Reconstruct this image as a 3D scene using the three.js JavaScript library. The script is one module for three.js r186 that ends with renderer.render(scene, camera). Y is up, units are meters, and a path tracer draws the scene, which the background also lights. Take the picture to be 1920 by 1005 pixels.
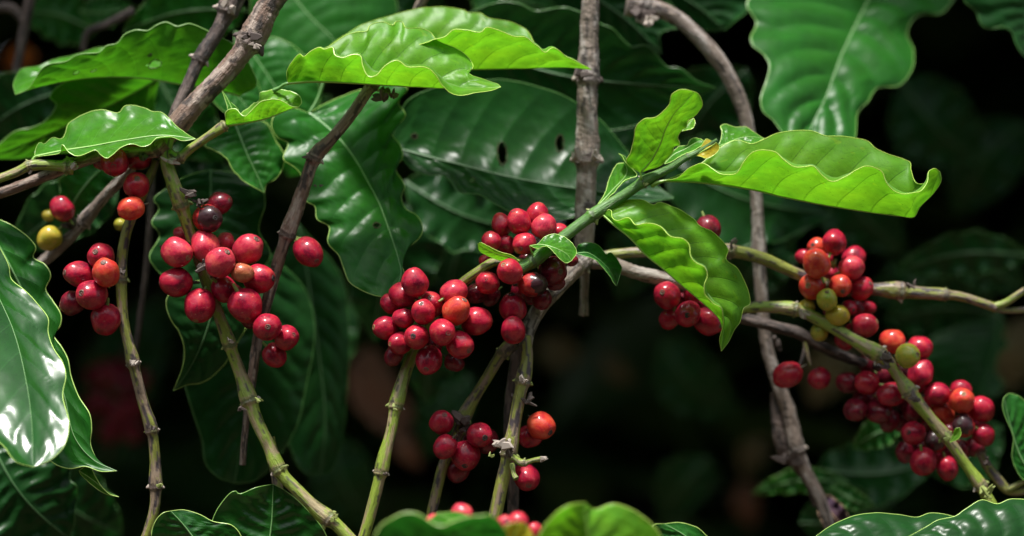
import * as THREE from 'three';
import { ImprovedNoise } from 'three/addons/math/ImprovedNoise.js';
import { mergeGeometries } from 'three/addons/utils/BufferGeometryUtils.js';

// ---------------------------------------------------------------- camera, sky, sun, exposure
const scene = new THREE.Scene();
const EYE = 1.2;                                   // height of the lens above the soil, metres
const camera = new THREE.PerspectiveCamera(2 * Math.atan(0.5 * 1005 * 0.00027 / 1.5) * 180 / Math.PI, 1920 / 1005, 0.05, 400);
camera.position.set(0, EYE, 1.5);
camera.lookAt(0, EYE, 0);
camera.focus = 1.49;
camera.userData.fStop = 2.9;

const SUN = new THREE.Vector3(-0.12, 1, 0.24).normalize();
const skyW = 256, skyH = 128, skyData = new Float32Array(skyW * skyH * 4);
for (let j = 0; j < skyH; j++) for (let i = 0; i < skyW; i++) {
  const el = ((j + 0.5) / skyH - 0.5) * Math.PI, az = ((i + 0.5) / skyW - 0.5) * 2 * Math.PI;
  const d = new THREE.Vector3(Math.cos(el) * Math.cos(az), Math.sin(el), Math.cos(el) * Math.sin(az));
  const h = Math.max(0, Math.sin(el)), haze = Math.pow(1 - h, 2.2);
  const c = Math.max(0, d.dot(SUN)), glow = 1.6 * Math.pow(c, 14) + 0.8 * Math.pow(c, 3.5);
  const k = (j * skyW + i) * 4;
  skyData[k] = 0.21 + 0.15 * haze + glow;
  skyData[k + 1] = 0.27 + 0.12 * haze + glow * 0.98;
  skyData[k + 2] = 0.36 + 0.05 * haze + glow * 0.9;
  skyData[k + 3] = 1;
}
const sky = new THREE.DataTexture(skyData, skyW, skyH, THREE.RGBAFormat, THREE.FloatType);
sky.mapping = THREE.EquirectangularReflectionMapping; sky.magFilter = THREE.LinearFilter; sky.needsUpdate = true;
scene.background = sky; scene.environment = sky;

const sun = new THREE.DirectionalLight(new THREE.Color(1, 0.97, 0.92), 4.4);
sun.position.copy(SUN).multiplyScalar(4).add(new THREE.Vector3(0, EYE, 0));
sun.target.position.set(0, EYE, 0); sun.castShadow = true; sun.shadow.radius = 14;
sun.shadow.mapSize.set(4096, 4096);
Object.assign(sun.shadow.camera, { left: -3, right: 3, top: 3, bottom: -3, near: 0.1, far: 12 });
scene.add(sun, sun.target);

const renderer = new THREE.WebGLRenderer({ antialias: true });
renderer.toneMapping = THREE.LinearToneMapping;
renderer.toneMappingExposure = 1.7;
renderer.shadowMap.enabled = true;

// ---------------------------------------------------------------- helpers
const noise = new ImprovedNoise();
let seed = 12345;
const rnd = () => ((seed = (Math.imul(seed, 1664525) + 1013904223) >>> 0) / 4294967296);
const fbm = (x, y, z, o = 4) => { let a = 0, w = 0.5, f = 1; for (let i = 0; i < o; i++) { a += w * noise.noise(x * f, y * f, z * f); w *= 0.5; f *= 2.03; } return a; };
const clamp = (x, a = 0, b = 1) => Math.min(b, Math.max(a, x));
const sstep = (a, b, x) => { const t = clamp((x - a) / (b - a)); return t * t * (3 - 2 * t); };
const lerp = (a, b, t) => a + (b - a) * t;
const rgb = (r, g, b) => new THREE.Color().setRGB(r, g, b);
const V = p => new THREE.Vector3(p[0] * 0.001, p[1] * 0.001, p[2] * 0.001);   // model data are in millimetres
const taken = {};
const numbered = n => { taken[n] = (taken[n] ?? -1) + 1; return taken[n] ? `${n}_${String(taken[n]).padStart(3, '0')}` : n; };
function shadows(o) { o.castShadow = o.receiveShadow = true; return o; }
function thing(name, label, category, group, kind) {
  const g = new THREE.Group(); g.name = numbered(name); g.userData = { label, category };
  if (group) g.userData.group = group;
  if (kind) g.userData.kind = kind;
  scene.add(g); return g;
}
function part(name, geo, mat, parent) { const m = shadows(new THREE.Mesh(geo, mat)); m.name = name; parent.add(m); return m; }

function texture(w, h, f, srgb) {
  const d = new Uint8Array(w * h * 4);
  for (let j = 0; j < h; j++) for (let i = 0; i < w; i++) {
    const c = f((i + 0.5) / w, (j + 0.5) / h), k = (j * w + i) * 4;
    for (let q = 0; q < 3; q++) {
      let x = clamp(Array.isArray(c) ? c[q] : c);
      if (srgb) x = x <= 0.0031308 ? x * 12.92 : 1.055 * Math.pow(x, 1 / 2.4) - 0.055;
      d[k + q] = Math.round(x * 255);
    }
    d[k + 3] = 255;
  }
  const t = new THREE.DataTexture(d, w, h, THREE.RGBAFormat);
  t.magFilter = THREE.LinearFilter; t.minFilter = THREE.LinearFilter; t.wrapS = t.wrapT = THREE.RepeatWrapping;
  if (srgb) t.colorSpace = THREE.SRGBColorSpace;
  t.needsUpdate = true; return t;
}

// ---------------------------------------------------------------- materials
const NV = 9, SLANT = 0.17;                        // pairs of lateral veins, and how far each runs towards the tip
const warp = (u, side) => 0.42 * noise.noise(u * 3.6, side * 7.3, 2.9);   // veins are never evenly spaced
function veinAt(u, s, side) {                            // 1 on a lateral vein or the looped vein near the margin
  const w0 = u - SLANT * Math.pow(s, 1.35) - 0.02, ph = w0 * NV + warp(w0, side), k = Math.round(ph), d = Math.abs(ph - k);
  const wide = lerp(0.045, 0.014, s);
  let v = (1 - sstep(wide * 0.4, wide, d)) * (1 - sstep(0.82, 0.9, s)) * (k > 0 ? 1 : 0.3);
  const loop = Math.abs(s - (0.84 - 0.09 * Math.cos((ph - 0.5) * 2 * Math.PI)));
  v = Math.max(v, 0.3 * (1 - sstep(0.006, 0.018, loop)));
  return v;
}
function net(u, s, side) {                         // fine veinlets
  const n = noise.noise(u * 46, s * 16 + side * 40, 3.3), m = noise.noise(u * 90, s * 30 + side * 40, 8.1);
  return Math.max(1 - sstep(0.0, 0.06, Math.abs(n)), 0.6 * (1 - sstep(0.0, 0.08, Math.abs(m))));
}
function leafMap(veinTint, netTint) {
  return texture(1024, 512, (u, v) => {
    const s = Math.abs(v - 0.5) * 2, side = v > 0.5 ? 1 : 0;
    const b = 0.80 + 0.34 * fbm(u * 7, v * 5, 1.7) + 0.16 * fbm(u * 40, v * 26, 5.2);
    const y = 0.26 * fbm(u * 5 + 9, v * 4, 7.7);
    let c = [b * (1 + y * 1.6), b, b * (1 - y)];
    const q = 0.5 * net(u, s, side), w = veinAt(u, s, side);
    c = c.map((x, i) => lerp(x, x * netTint[i], q)); c = c.map((x, i) => lerp(x, x * veinTint[i], w));
    const sp = noise.noise(u * 130, v * 90, 2.2);
    if (sp > 0.55) c = c.map(x => x * 0.66);       // tiny blemishes
    const bl = noise.noise(u * 33 + 4, v * 21, 6.6); if (bl > 0.58) c = [c[0] * 2.2, c[1] * 1.12, c[2]];   // yellowed specks
    return c;
  }, true);
}
const mapPale = leafMap([1.6, 1.22, 1.5], [1.06, 1.03, 1.05]);
const mapDeep = leafMap([0.80, 0.82, 0.78], [0.93, 0.95, 0.93]);
const leafBump = texture(1024, 512, (u, v) => {
  const s = Math.abs(v - 0.5) * 2;
  return 0.6 + 0.25 * fbm(u * 26, v * 15, 4.4) - 0.12 * net(u, s, v > 0.5 ? 1 : 0) - 0.42 * veinAt(u, s, v > 0.5 ? 1 : 0);
}, false);
function leafMat(c, through, coat, coatRough, map) {
  return new THREE.MeshPhysicalMaterial({ color: rgb(...c), map, bumpMap: leafBump, bumpScale: 0.00035, roughness: 1, specularIntensity: 0.15,
    transmission: through, thickness: 0, clearcoat: coat, clearcoatRoughness: coatRough, side: THREE.DoubleSide });
}
const LEAF = {
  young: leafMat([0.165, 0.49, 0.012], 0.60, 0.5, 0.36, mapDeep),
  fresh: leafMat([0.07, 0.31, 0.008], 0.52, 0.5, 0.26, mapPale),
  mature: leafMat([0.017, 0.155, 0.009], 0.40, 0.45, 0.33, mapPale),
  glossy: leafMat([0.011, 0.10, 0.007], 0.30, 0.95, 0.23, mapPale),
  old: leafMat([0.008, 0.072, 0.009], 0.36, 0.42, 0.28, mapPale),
  dry: leafMat([0.26, 0.13, 0.08], 0.15, 0.1, 0.6, mapDeep),
  straw: leafMat([0.20, 0.18, 0.09], 0.2, 0.1, 0.6, mapDeep),
  orange: leafMat([0.75, 0.22, 0.02], 0.3, 0.2, 0.5, mapDeep),
  yellow: leafMat([0.62, 0.50, 0.03], 0.45, 0.4, 0.3, mapDeep),
  purple: leafMat([0.06, 0.03, 0.05], 0.1, 0.2, 0.5, mapDeep),
};
const plain = (c, r, coat = 0) => new THREE.MeshPhysicalMaterial({ color: rgb(...c), roughness: r, clearcoat: coat, clearcoatRoughness: 0.25 });
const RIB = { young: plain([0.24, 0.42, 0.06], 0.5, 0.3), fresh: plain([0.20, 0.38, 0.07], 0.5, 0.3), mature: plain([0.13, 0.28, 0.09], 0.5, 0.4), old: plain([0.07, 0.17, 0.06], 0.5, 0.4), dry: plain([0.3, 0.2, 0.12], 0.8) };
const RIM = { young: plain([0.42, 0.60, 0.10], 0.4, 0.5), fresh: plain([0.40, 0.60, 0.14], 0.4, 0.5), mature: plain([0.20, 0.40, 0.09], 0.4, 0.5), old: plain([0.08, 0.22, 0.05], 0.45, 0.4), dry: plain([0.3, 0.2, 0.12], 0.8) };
const family = k => (RIB[k] ? k : k === 'glossy' ? 'mature' : k === 'yellow' ? 'young' : 'dry');

const barkBump = texture(512, 512, (u, v) => 0.5 + 0.5 * fbm(u * 34, v * 7, 2.1) + 0.35 * fbm(u * 80, v * 60, 6.1, 2) - 0.3 * sstep(0.25, 0.5, noise.noise(u * 50, v * 9, 4.7)), false);
const barkMap = texture(512, 512, (u, v) => 0.84 + 0.36 * fbm(u * 30, v * 8, 9.1) + 0.3 * fbm(u * 90, v * 70, 3.1, 2) + (noise.noise(u * 22, v * 22, 7.7) > 0.52 ? 0.22 : 0), true);
const STEM = {
  bark: new THREE.MeshPhysicalMaterial({ vertexColors: true, map: barkMap, bumpMap: barkBump, bumpScale: 0.0013, roughness: 0.75, clearcoat: 0.15, clearcoatRoughness: 0.5 }),
  green: new THREE.MeshPhysicalMaterial({ vertexColors: true, map: barkMap, bumpMap: barkBump, bumpScale: 0.0007, roughness: 0.5, clearcoat: 0.3, clearcoatRoughness: 0.35 }),
};
// three tones of skin each: main, patches, dark cork
const PALETTE = {
  brown: [[0.20, 0.125, 0.09], [0.36, 0.28, 0.23], [0.055, 0.038, 0.032], 0.05, -0.12],
  grey: [[0.24, 0.185, 0.15], [0.40, 0.345, 0.31], [0.06, 0.045, 0.04], 0.02, -0.14],
  dark: [[0.10, 0.07, 0.06], [0.19, 0.14, 0.12], [0.03, 0.022, 0.02], 0.10, -0.08],
  olive: [[0.23, 0.25, 0.035], [0.25, 0.18, 0.12], [0.05, 0.035, 0.04], 0.02, -0.11],
  lime: [[0.24, 0.33, 0.03], [0.33, 0.26, 0.13], [0.06, 0.05, 0.03], 0.05, -0.17],
  green: [[0.06, 0.19, 0.015], [0.11, 0.25, 0.03], [0.05, 0.07, 0.02], 0.15, -0.30],
};
const flakeMat = [plain([0.075, 0.055, 0.048], 0.8), plain([0.32, 0.27, 0.23], 0.85), plain([0.20, 0.24, 0.06], 0.6)];
const scarMat = [plain([0.10, 0.045, 0.03], 0.6, 0.15), plain([0.03, 0.02, 0.018], 0.7), plain([0.22, 0.12, 0.05], 0.6, 0.1)];
const stalkMat = [plain([0.16, 0.22, 0.05], 0.6), plain([0.06, 0.05, 0.03], 0.8)];

// cherry skins: mottled colour, pale lenticels, scuffs and, on some, a rotten patch round the tip
function skin(a, b, c, sd, patch = 0) {
  const lin = (x, y, t) => x.map((q, i) => lerp(q, y[i], t));
  const map = texture(512, 256, (u, v) => {
    const th = v * Math.PI, ph = u * 2 * Math.PI, x = Math.sin(th) * Math.cos(ph), y = -Math.cos(th), z = Math.sin(th) * Math.sin(ph);
    const m = fbm(x * 1.6 + sd, y * 1.6, z * 1.6), n = fbm(x * 5 + sd, y * 5, z * 5 + 3), streak = fbm(x * 7 + sd, y * 1.3, z * 7, 3);
    let col = lin(a, b, sstep(-0.05, 0.4, m + 0.5 * n)); col = lin(col, c, sstep(0.02, 0.42, -m + 0.5 * streak));
    if (noise.noise(x * 26 + sd, y * 26, z * 26) > 0.56) col = lin(col, [0.62, 0.34, 0.22], 0.5);
    if (fbm(x * 3 + sd, y * 11, z * 3 + 8, 3) > 0.36) col = lin(col, [0.45, 0.26, 0.15], 0.45);
    const e = y * 0.9 + 0.5 * fbm(x * 2.2 + sd, y * 2.2, z * 2.2 + 5);
    if (patch) col = lin(col, [0.025, 0.014, 0.018], 0.95 * sstep(patch, patch + 0.06, e));
    return col;
  }, true);
  return { map };
}
const cherryBump = texture(256, 128, (u, v) => 0.5 + 0.4 * fbm(u * 14, v * 8, 1.1) + 0.3 * fbm(u * 50, v * 26, 7.1, 2), false);
const S = [
  skin([0.35, 0.005, 0.030], [0.46, 0.020, 0.036], [0.18, 0.003, 0.022], 1.3),      // 0 crimson
  skin([0.52, 0.026, 0.058], [0.60, 0.075, 0.07], [0.34, 0.007, 0.036], 4.1),         // 1 rosy
  skin([0.56, 0.040, 0.024], [0.62, 0.09, 0.038], [0.42, 0.012, 0.022], 7.7),        // 2 orange red
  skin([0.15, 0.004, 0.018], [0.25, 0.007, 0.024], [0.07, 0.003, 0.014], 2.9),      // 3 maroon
  skin([0.36, 0.34, 0.035], [0.46, 0.37, 0.05], [0.22, 0.30, 0.03], 5.5),           // 4 yellow green
  skin([0.36, 0.012, 0.016], [0.44, 0.05, 0.03], [0.16, 0.004, 0.012], 8.8, 0.25),  // 5 red with a black patch
  skin([0.40, 0.10, 0.045], [0.48, 0.16, 0.07], [0.26, 0.03, 0.02], 6.2),           // 6 tan brown red
  skin([0.42, 0.33, 0.03], [0.50, 0.34, 0.04], [0.30, 0.29, 0.03], 3.4),            // 7 yellow
  skin([0.41, 0.008, 0.033], [0.51, 0.034, 0.040], [0.26, 0.004, 0.026], 9.6),       // 8 bright red
  skin([0.02, 0.016, 0.018], [0.035, 0.03, 0.03], [0.012, 0.01, 0.012], 1.9),       // 9 black, shrivelled
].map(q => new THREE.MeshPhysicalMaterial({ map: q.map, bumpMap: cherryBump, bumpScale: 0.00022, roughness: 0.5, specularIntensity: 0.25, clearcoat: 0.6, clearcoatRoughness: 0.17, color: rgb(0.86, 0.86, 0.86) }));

// ---------------------------------------------------------------- shapes
function along(pts, n) { const c = new THREE.CatmullRomCurve3(pts, false, 'centripetal'); c.arcLengthDivisions = Math.max(200, n * 2); return c.getSpacedPoints(n); }
function tube(P, rad, seg, colour, offset = new THREE.Vector3()) {
  const n = P.length, pos = [], uv = [], col = [], idx = [];
  let N = new THREE.Vector3(0, 0, 1), len = 0;
  for (let i = 0; i < n; i++) {
    const T = P[Math.min(n - 1, i + 1)].clone().sub(P[Math.max(0, i - 1)]).normalize();
    N.addScaledVector(T, -N.dot(T)); if (N.lengthSq() < 1e-6) N.set(1, 0, 0).addScaledVector(T, -T.x); N.normalize();
    const B = T.clone().cross(N);
    if (i) len += P[i].distanceTo(P[i - 1]);
    for (let k = 0; k <= seg; k++) {
      const a = k / seg * 2 * Math.PI, r = rad(i / (n - 1), a, len), ca = Math.cos(a), sa = Math.sin(a);
      pos.push(P[i].x + (N.x * ca + B.x * sa) * r - offset.x, P[i].y + (N.y * ca + B.y * sa) * r - offset.y, P[i].z + (N.z * ca + B.z * sa) * r - offset.z);
      uv.push(k / seg, len / 0.06);
      if (colour) col.push(...colour(i / (n - 1), a, len));
    }
  }
  for (let i = 0; i < n - 1; i++) for (let k = 0; k < seg; k++) { const a = i * (seg + 1) + k, b = a + seg + 1; idx.push(a, a + 1, b, b, a + 1, b + 1); }
  for (const e of [0, n - 1]) {                    // closed ends
    const c = pos.length / 3; pos.push(P[e].x - offset.x, P[e].y - offset.y, P[e].z - offset.z); uv.push(0.5, 0);
    if (colour) col.push(...colour(e ? 1 : 0, 0, e ? len : 0));
    for (let k = 0; k < seg; k++) { const a = e * (seg + 1) + k; e ? idx.push(c, a, a + 1) : idx.push(c, a + 1, a); }
  }
  const g = new THREE.BufferGeometry();
  g.setAttribute('position', new THREE.Float32BufferAttribute(pos, 3)); g.setAttribute('uv', new THREE.Float32BufferAttribute(uv, 2));
  if (colour) g.setAttribute('color', new THREE.Float32BufferAttribute(col, 3));
  g.setIndex(idx); g.computeVertexNormals(); return g;
}

let leafCount = 0;
const biteMat = plain([0.055, 0.05, 0.02], 0.85);
// s: { m, l, r: points of midrib and both margins in mm; k: material; ... }
function leaf(s, parent, top) {
  const id = ++leafCount, m = s.m.map(V), base = m[0].clone(), fam = family(s.k);
  let length = 0; for (let i = 1; i < m.length; i++) length += m[i].distanceTo(m[i - 1]);
  const nt = s.low ? 56 : clamp(Math.round(length / 0.0009), 40, 170), ns = s.low ? 8 : s.holes ? 30 : 16;
  const M = along(m, nt), sides = [];
  for (const e of [s.l, s.r]) {
    const E = along([m[0], ...e.map(V), m[m.length - 1]], nt), Es = E.map(p => p.clone()), w = Math.round(nt * 0.05);
    for (let pass = 0; pass < 4; pass++) {
      const old = Es.map(p => p.clone());
      for (let i = 1; i < nt; i++) {
        const q = Math.min(w, i, nt - i); Es[i].set(0, 0, 0);
        for (let j = -q; j <= q; j++) Es[i].add(old[i + j]); Es[i].multiplyScalar(1 / (2 * q + 1));
      }
    }
    for (let i = 0; i <= nt; i++) {                 // frilled margin: where it dips in outline it also leans out of the blade
      const out = Es[i].clone().sub(M[i]).normalize(), d = E[i].clone().sub(Es[i]).dot(out);
      E[i].z += (s.kz ?? -0.9) * d;
    }
    sides.push({ E, Es });
  }
  const hq = (s.quilt ?? 1.3) * 0.001, camber = s.camber ?? 0.06;
  const pos = [], uv = [], idx = [], roll0 = s.roll || 0, X0 = 0.88;
  let roll = 0;
  const at = (m0, out, dev, N, t, x, W) => {        // a point of the blade; past X0 the margin rolls down over itself
    const xx = roll ? Math.min(x, X0) : x, p = m0.clone().addScaledVector(out, xx).addScaledVector(dev, Math.pow(xx, 2.2));
    if (roll && x > X0) {
      const ends = sstep(0, 0.1, t) * (1 - sstep(0.9, 1, t)), a1 = Math.max(0.05, roll * ends * (1.25 + 0.75 * noise.noise(t * 9, id * 2.3, 4.2))), a = a1 * (x - X0) / (1 - X0);
      const len = (1 - X0) * W * 1.3, dir = out.clone().addScaledVector(dev, (1 - Math.pow(X0, 2.2)) / (1 - X0)).normalize(), R = len / a1;
      p.addScaledVector(dir, R * Math.sin(a)).addScaledVector(N, -R * (1 - Math.cos(a)));
    }
    return p;
  };
  sides.forEach(({ E, Es }, side) => {
    const rim = []; roll = side ? 0 : roll0;           // only the margin turned to the light is rolled
    const start = pos.length / 3, sg = side ? 1 : -1;
    for (let i = 0; i <= nt; i++) {
      const t = i / nt, T = M[Math.min(nt, i + 1)].clone().sub(M[Math.max(0, i - 1)]).normalize();
      const out = Es[i].clone().sub(M[i]), W = out.length(), N = T.clone().cross(out).multiplyScalar(sg);
      if (N.lengthSq() > 1e-12) N.normalize(); else N.set(0, 0, 1);
      const ends = sstep(0, 0.08, t) * (1 - sstep(0.9, 1, t)), grow = Math.min(1, W / 0.014);
      for (let j = 0; j <= ns; j++) {
        const x = j / ns, p = at(M[i], out, E[i].clone().sub(Es[i]), N, t, x, W);
        const w0 = t - SLANT * Math.pow(x, 1.35) - 0.02, ph = w0 * NV + warp(w0, side);
        let q = (Math.pow(Math.abs(Math.sin(Math.PI * ph)), 0.7) - 0.55) * hq * sstep(0, 0.2, x) * (1 - x * x * x * x) * ends * grow;
        q += camber * W * 4 * x * (1 - x) + 0.0009 * fbm(t * 6 + id * 3.1, x * 2.5 * sg, id * 1.7, 3) * grow * ends * Math.sin(Math.PI * Math.min(1, x * 1.0));
        q += (0.0006 * fbm(t * 20 + id * 5.3, x * 7 * sg, id * 2.9, 3) + 0.0009 * x * x * noise.noise(t * 17 + id * 1.3, sg * 3, id)) * grow * ends * (s.crinkle ?? 1);   // crinkle
        p.addScaledVector(N, q);
        pos.push(p.x - base.x, p.y - base.y, p.z - base.z); uv.push(t, 0.5 + sg * 0.5 * x);
        if (j === ns) rim.push(p);
      }
    }
    sides[side].rim = rim;
    for (let i = 0; i < nt; i++) for (let j = 0; j < ns; j++) {
      const a = start + i * (ns + 1) + j, b = a + ns + 1, t = (i + 0.5) / nt, x = (j + 0.5) / ns;
      if ((s.holes || []).some(([ht, hx, hs, rt, rx]) => hs === side && Math.hypot((t - ht) / rt, (x - hx) / rx) < 1 + 0.5 * noise.noise(t * 90, x * 20, 1))) continue;
      side ? idx.push(a, b, a + 1, b, b + 1, a + 1) : idx.push(a, a + 1, b, b, a + 1, b + 1);
    }
  });
  const g = new THREE.BufferGeometry();
  g.setAttribute('position', new THREE.Float32BufferAttribute(pos, 3)); g.setAttribute('uv', new THREE.Float32BufferAttribute(uv, 2));
  g.setIndex(idx); g.computeVertexNormals();
  const mat = LEAF[s.k];
  const bites = (s.holes || []).map(([ht, hx, hs, rt, rx], hn) => {     // dried rim round each eaten hole
    const ring = []; for (let k = 0; k <= 26; k++) {
      const a = k / 26 * 2 * Math.PI, w = 1 + 0.25 * noise.noise(Math.cos(a) * 1.5 + hn * 4, Math.sin(a) * 1.5, id);
      const fi = clamp((ht + rt * 1.02 * w * Math.cos(a)) * nt, 0, nt - 1.001), fj = clamp((hx + rx * 1.02 * w * Math.sin(a)) * ns, 0, ns - 1.001), i = Math.floor(fi), j = Math.floor(fj), u = fi - i, v = fj - j, st = hs * (nt + 1) * (ns + 1);
      const g3 = (ii, jj) => { const o = 3 * (st + ii * (ns + 1) + jj); return new THREE.Vector3(pos[o], pos[o + 1], pos[o + 2]); };
      ring.push(g3(i, j).lerp(g3(i + 1, j), u).lerp(g3(i, j + 1).lerp(g3(i + 1, j + 1), u), v));
    }
    return tube(ring, (t, a) => 0.0002 * (1 + 0.5 * noise.noise(t * 14, Math.cos(a), hn)), 6);
  });
  let root, holder;
  if (top) { root = thing(top.name || 'coffee_leaf', top.label, 'leaf', top.group); root.position.copy(base); part('blade', g, mat, root); holder = root; }
  else { root = part('leaf', g, mat, parent); root.position.copy(base).sub(parent.position); holder = root; if (s.label) root.userData.label = s.label; }
  const thick = (s.rib ?? 0.75) * 0.001, edge = 0.8 * (s.rim ?? 0.3) * 0.001;
  part('midrib', tube(M.filter((_, i) => i % 2 === 0 || i === nt), t => thick * lerp(1, 0.22, Math.pow(t, 0.8)), 8, null, base), RIB[fam], holder);
  for (const { rim: E } of sides) part('margin', tube(E.filter((_, i) => i % (s.low ? 2 : 1) === 0 || i === nt), t => edge * (0.25 + 0.75 * Math.sin(Math.PI * clamp(t, 0.02, 0.98)) ** 0.4), 5, null, base), RIM[s.rimk || fam], holder);
  for (const b of bites) part('bitten_edge', b, biteMat, holder);
  if (s.pet) part('petiole', tube(along([...s.pet.map(V), base], 18), t => thick * lerp(1.5, 1.05, t), 8, null, base), RIB[s.petk || fam], holder);
  return root;
}

const budGeo = [0, 1, 2].map(v => {
  const g = new THREE.LatheGeometry([[0.62, -0.6], [0.72, -0.2], [0.62, 0.15], [0.5, 0.3], [0.55, 0.42], [0.34, 0.72], [0.12, 0.9], [0, 0.93]].map(([a, b]) => new THREE.Vector2(a, b)), 12), p = g.attributes.position;
  for (let i = 0; i < p.count; i++) { const x = p.getX(i), y = p.getY(i), z = p.getZ(i), k = 1 + 0.35 * noise.noise(x * 2.2 + v * 5, y * 2.2, z * 2.2); p.setXYZ(i, x * k + 0.12 * y * y, y * (1 + 0.2 * v), z * k); }
  g.computeVertexNormals(); return g;
});
// s: { p: points, r: radii (mm) at those points, pal, nodes: [fraction, swelling], name }
function stem(s, parent) {
  const P = s.p.map(V), n = clamp(Math.round(P.reduce((a, p, i) => i ? a + p.distanceTo(P[i - 1]) : 0, 0) / 0.00055), 30, 620), C = along(P, n), id = rnd() * 100;
  const cum = [0]; for (let i = 1; i < P.length; i++) cum.push(cum[i - 1] + P[i].distanceTo(P[i - 1]));
  const L = cum[cum.length - 1], R = t => { const d = t * L; let i = 1; while (i < cum.length - 1 && cum[i] < d) i++; return 0.001 * lerp(s.r[i - 1], s.r[i], clamp((d - cum[i - 1]) / (cum[i] - cum[i - 1]))); };
  const nodes = (s.nodes || []).map(([x, y, z, k]) => {                 // given as points; take the nearest place on the stem
    let best = 0, bd = 1e9; C.forEach((c, i) => { const d = c.distanceTo(V([x, y, z])); if (d < bd) { bd = d; best = i; } });
    return [best / n, k ?? 0.35];
  });
  const [a, b, c, ta, tb] = PALETTE[s.pal], mix = (p, q, t) => p.map((x, i) => lerp(x, q[i], t));
  const rough = s.pal === 'green' || s.pal === 'lime' ? 0.03 : s.pal === 'olive' ? 0.05 : 0.09;
  const rad = (t, ang) => {
    let r = R(t), k = 1;
    for (const [nt, h] of nodes) { const d = (t - nt) * L / r; k += 0.8 * h * Math.exp(-(d + 0.5) * (d + 0.5) / (d < -0.5 ? 5 : 1)) * (1 + 0.6 * noise.noise(Math.cos(ang) + id, Math.sin(ang), nt * 50)) + 0.45 * h * Math.exp(-(d - 0.3) * (d - 0.3) / 0.06) * (1 + 0.5 * noise.noise(Math.cos(ang) * 2 + id, Math.sin(ang) * 2, nt * 30)); }
    const x = Math.cos(ang), y = Math.sin(ang);
    k += rough * 1.6 * fbm(x * 1.3 + id, y * 1.3, t * L * 160, 3) + rough * 0.8 * noise.noise(x * 4 + id, y * 4, t * L * 500);
    return 0.9 * r * k;
  };
  const colour = (t, ang, len) => {
    const x = Math.cos(ang), y = Math.sin(ang);
    const p = fbm(x * 1.1 + id, y * 1.1, len * 55, 4), q = fbm(x * 1.7 + id + 7, y * 1.7, len * 80, 4);
    let o = mix(a, b, sstep(ta, ta + 0.05, p)); o = mix(o, c, sstep(-tb, -tb + 0.05, q));
    for (const [nt, h] of nodes) { const d = Math.abs((t - nt) * L / R(t)) + 0.9 * q; if (d < 0.75) o = mix(o, d < 0.3 ? c : b, 0.7 * (1 - sstep(0.5, 0.75, d))); }
    return o;
  };
  const off = parent.position, green = s.pal === 'green' || s.pal === 'lime' || s.pal === 'olive';
  const body = part(s.name || 'stem', tube(C, rad, s.seg || 22, colour, off), s.pal === 'green' || s.pal === 'lime' || s.pal === 'olive' ? STEM.green : STEM.bark, parent);
  for (const [nt, h] of nodes) for (const sgn of [-1, 1]) {              // a pair of dormant buds sits at each node
    const i = clamp(Math.round(nt * n), 1, n - 1), T = C[i + 1 > n ? n : i + 1].clone().sub(C[i - 1]).normalize(), side = T.clone().cross(new THREE.Vector3(0.25 * (rnd() - 0.5), 0.2, 1)).normalize();
    const r = R(nt), b = part('bud', budGeo[Math.floor(rnd() * 3)], green ? (rnd() < 0.6 ? flakeMat[2] : flakeMat[1]) : flakeMat[rnd() < 0.5 ? 0 : 1], body);
    b.position.copy(C[i]).sub(off).addScaledVector(side, sgn * r * (0.95 + 0.5 * h)); b.scale.setScalar(r * (0.2 + 0.34 * rnd()));
    b.quaternion.setFromUnitVectors(new THREE.Vector3(0, 1, 0), side.clone().multiplyScalar(sgn).addScaledVector(T, 0.3 + 0.5 * rnd()).normalize());
  }
  return body;
}

// torn dry bracts left at a node: [x, y, z, size mm, count, tone]
function bracts([x, y, z, size, count, tone], parent) {
  const gs = [];
  for (let i = 0; i < count; i++) {
    const sh = new THREE.Shape(), w = size * (0.35 + 0.4 * rnd()) * 0.001, h = size * (0.7 + 0.7 * rnd()) * 0.001;
    sh.moveTo(-w / 2, 0); sh.lineTo(w / 2, 0); sh.lineTo(w * (0.3 + 0.3 * rnd()), h * 0.6); sh.lineTo(w * (0.1 + 0.2 * rnd()), h); sh.lineTo(-w * 0.2 * rnd(), h * (0.8 + 0.2 * rnd())); sh.lineTo(-w * (0.2 + 0.3 * rnd()), h * (0.4 + 0.3 * rnd())); sh.closePath();
    const g = new THREE.ExtrudeGeometry(sh, { depth: w * 0.35, bevelEnabled: true, bevelSize: w * 0.14, bevelThickness: w * 0.14, bevelSegments: 1, steps: 1 });
    g.rotateX(-0.9 + 1.4 * rnd()); g.rotateZ((rnd() - 0.5) * 4.2); g.rotateY((rnd() - 0.5) * 2);
    g.translate((x + (rnd() - 0.5) * size) * 0.001, (y + (rnd() - 0.5) * size * 0.7) * 0.001, (z + (rnd() - 0.2) * size * 0.8) * 0.001);
    g.translate(-parent.position.x, -parent.position.y, -parent.position.z); gs.push(g);
  }
  part('dry_bract', mergeGeometries(gs), flakeMat[tone || 0], parent);
}

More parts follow.
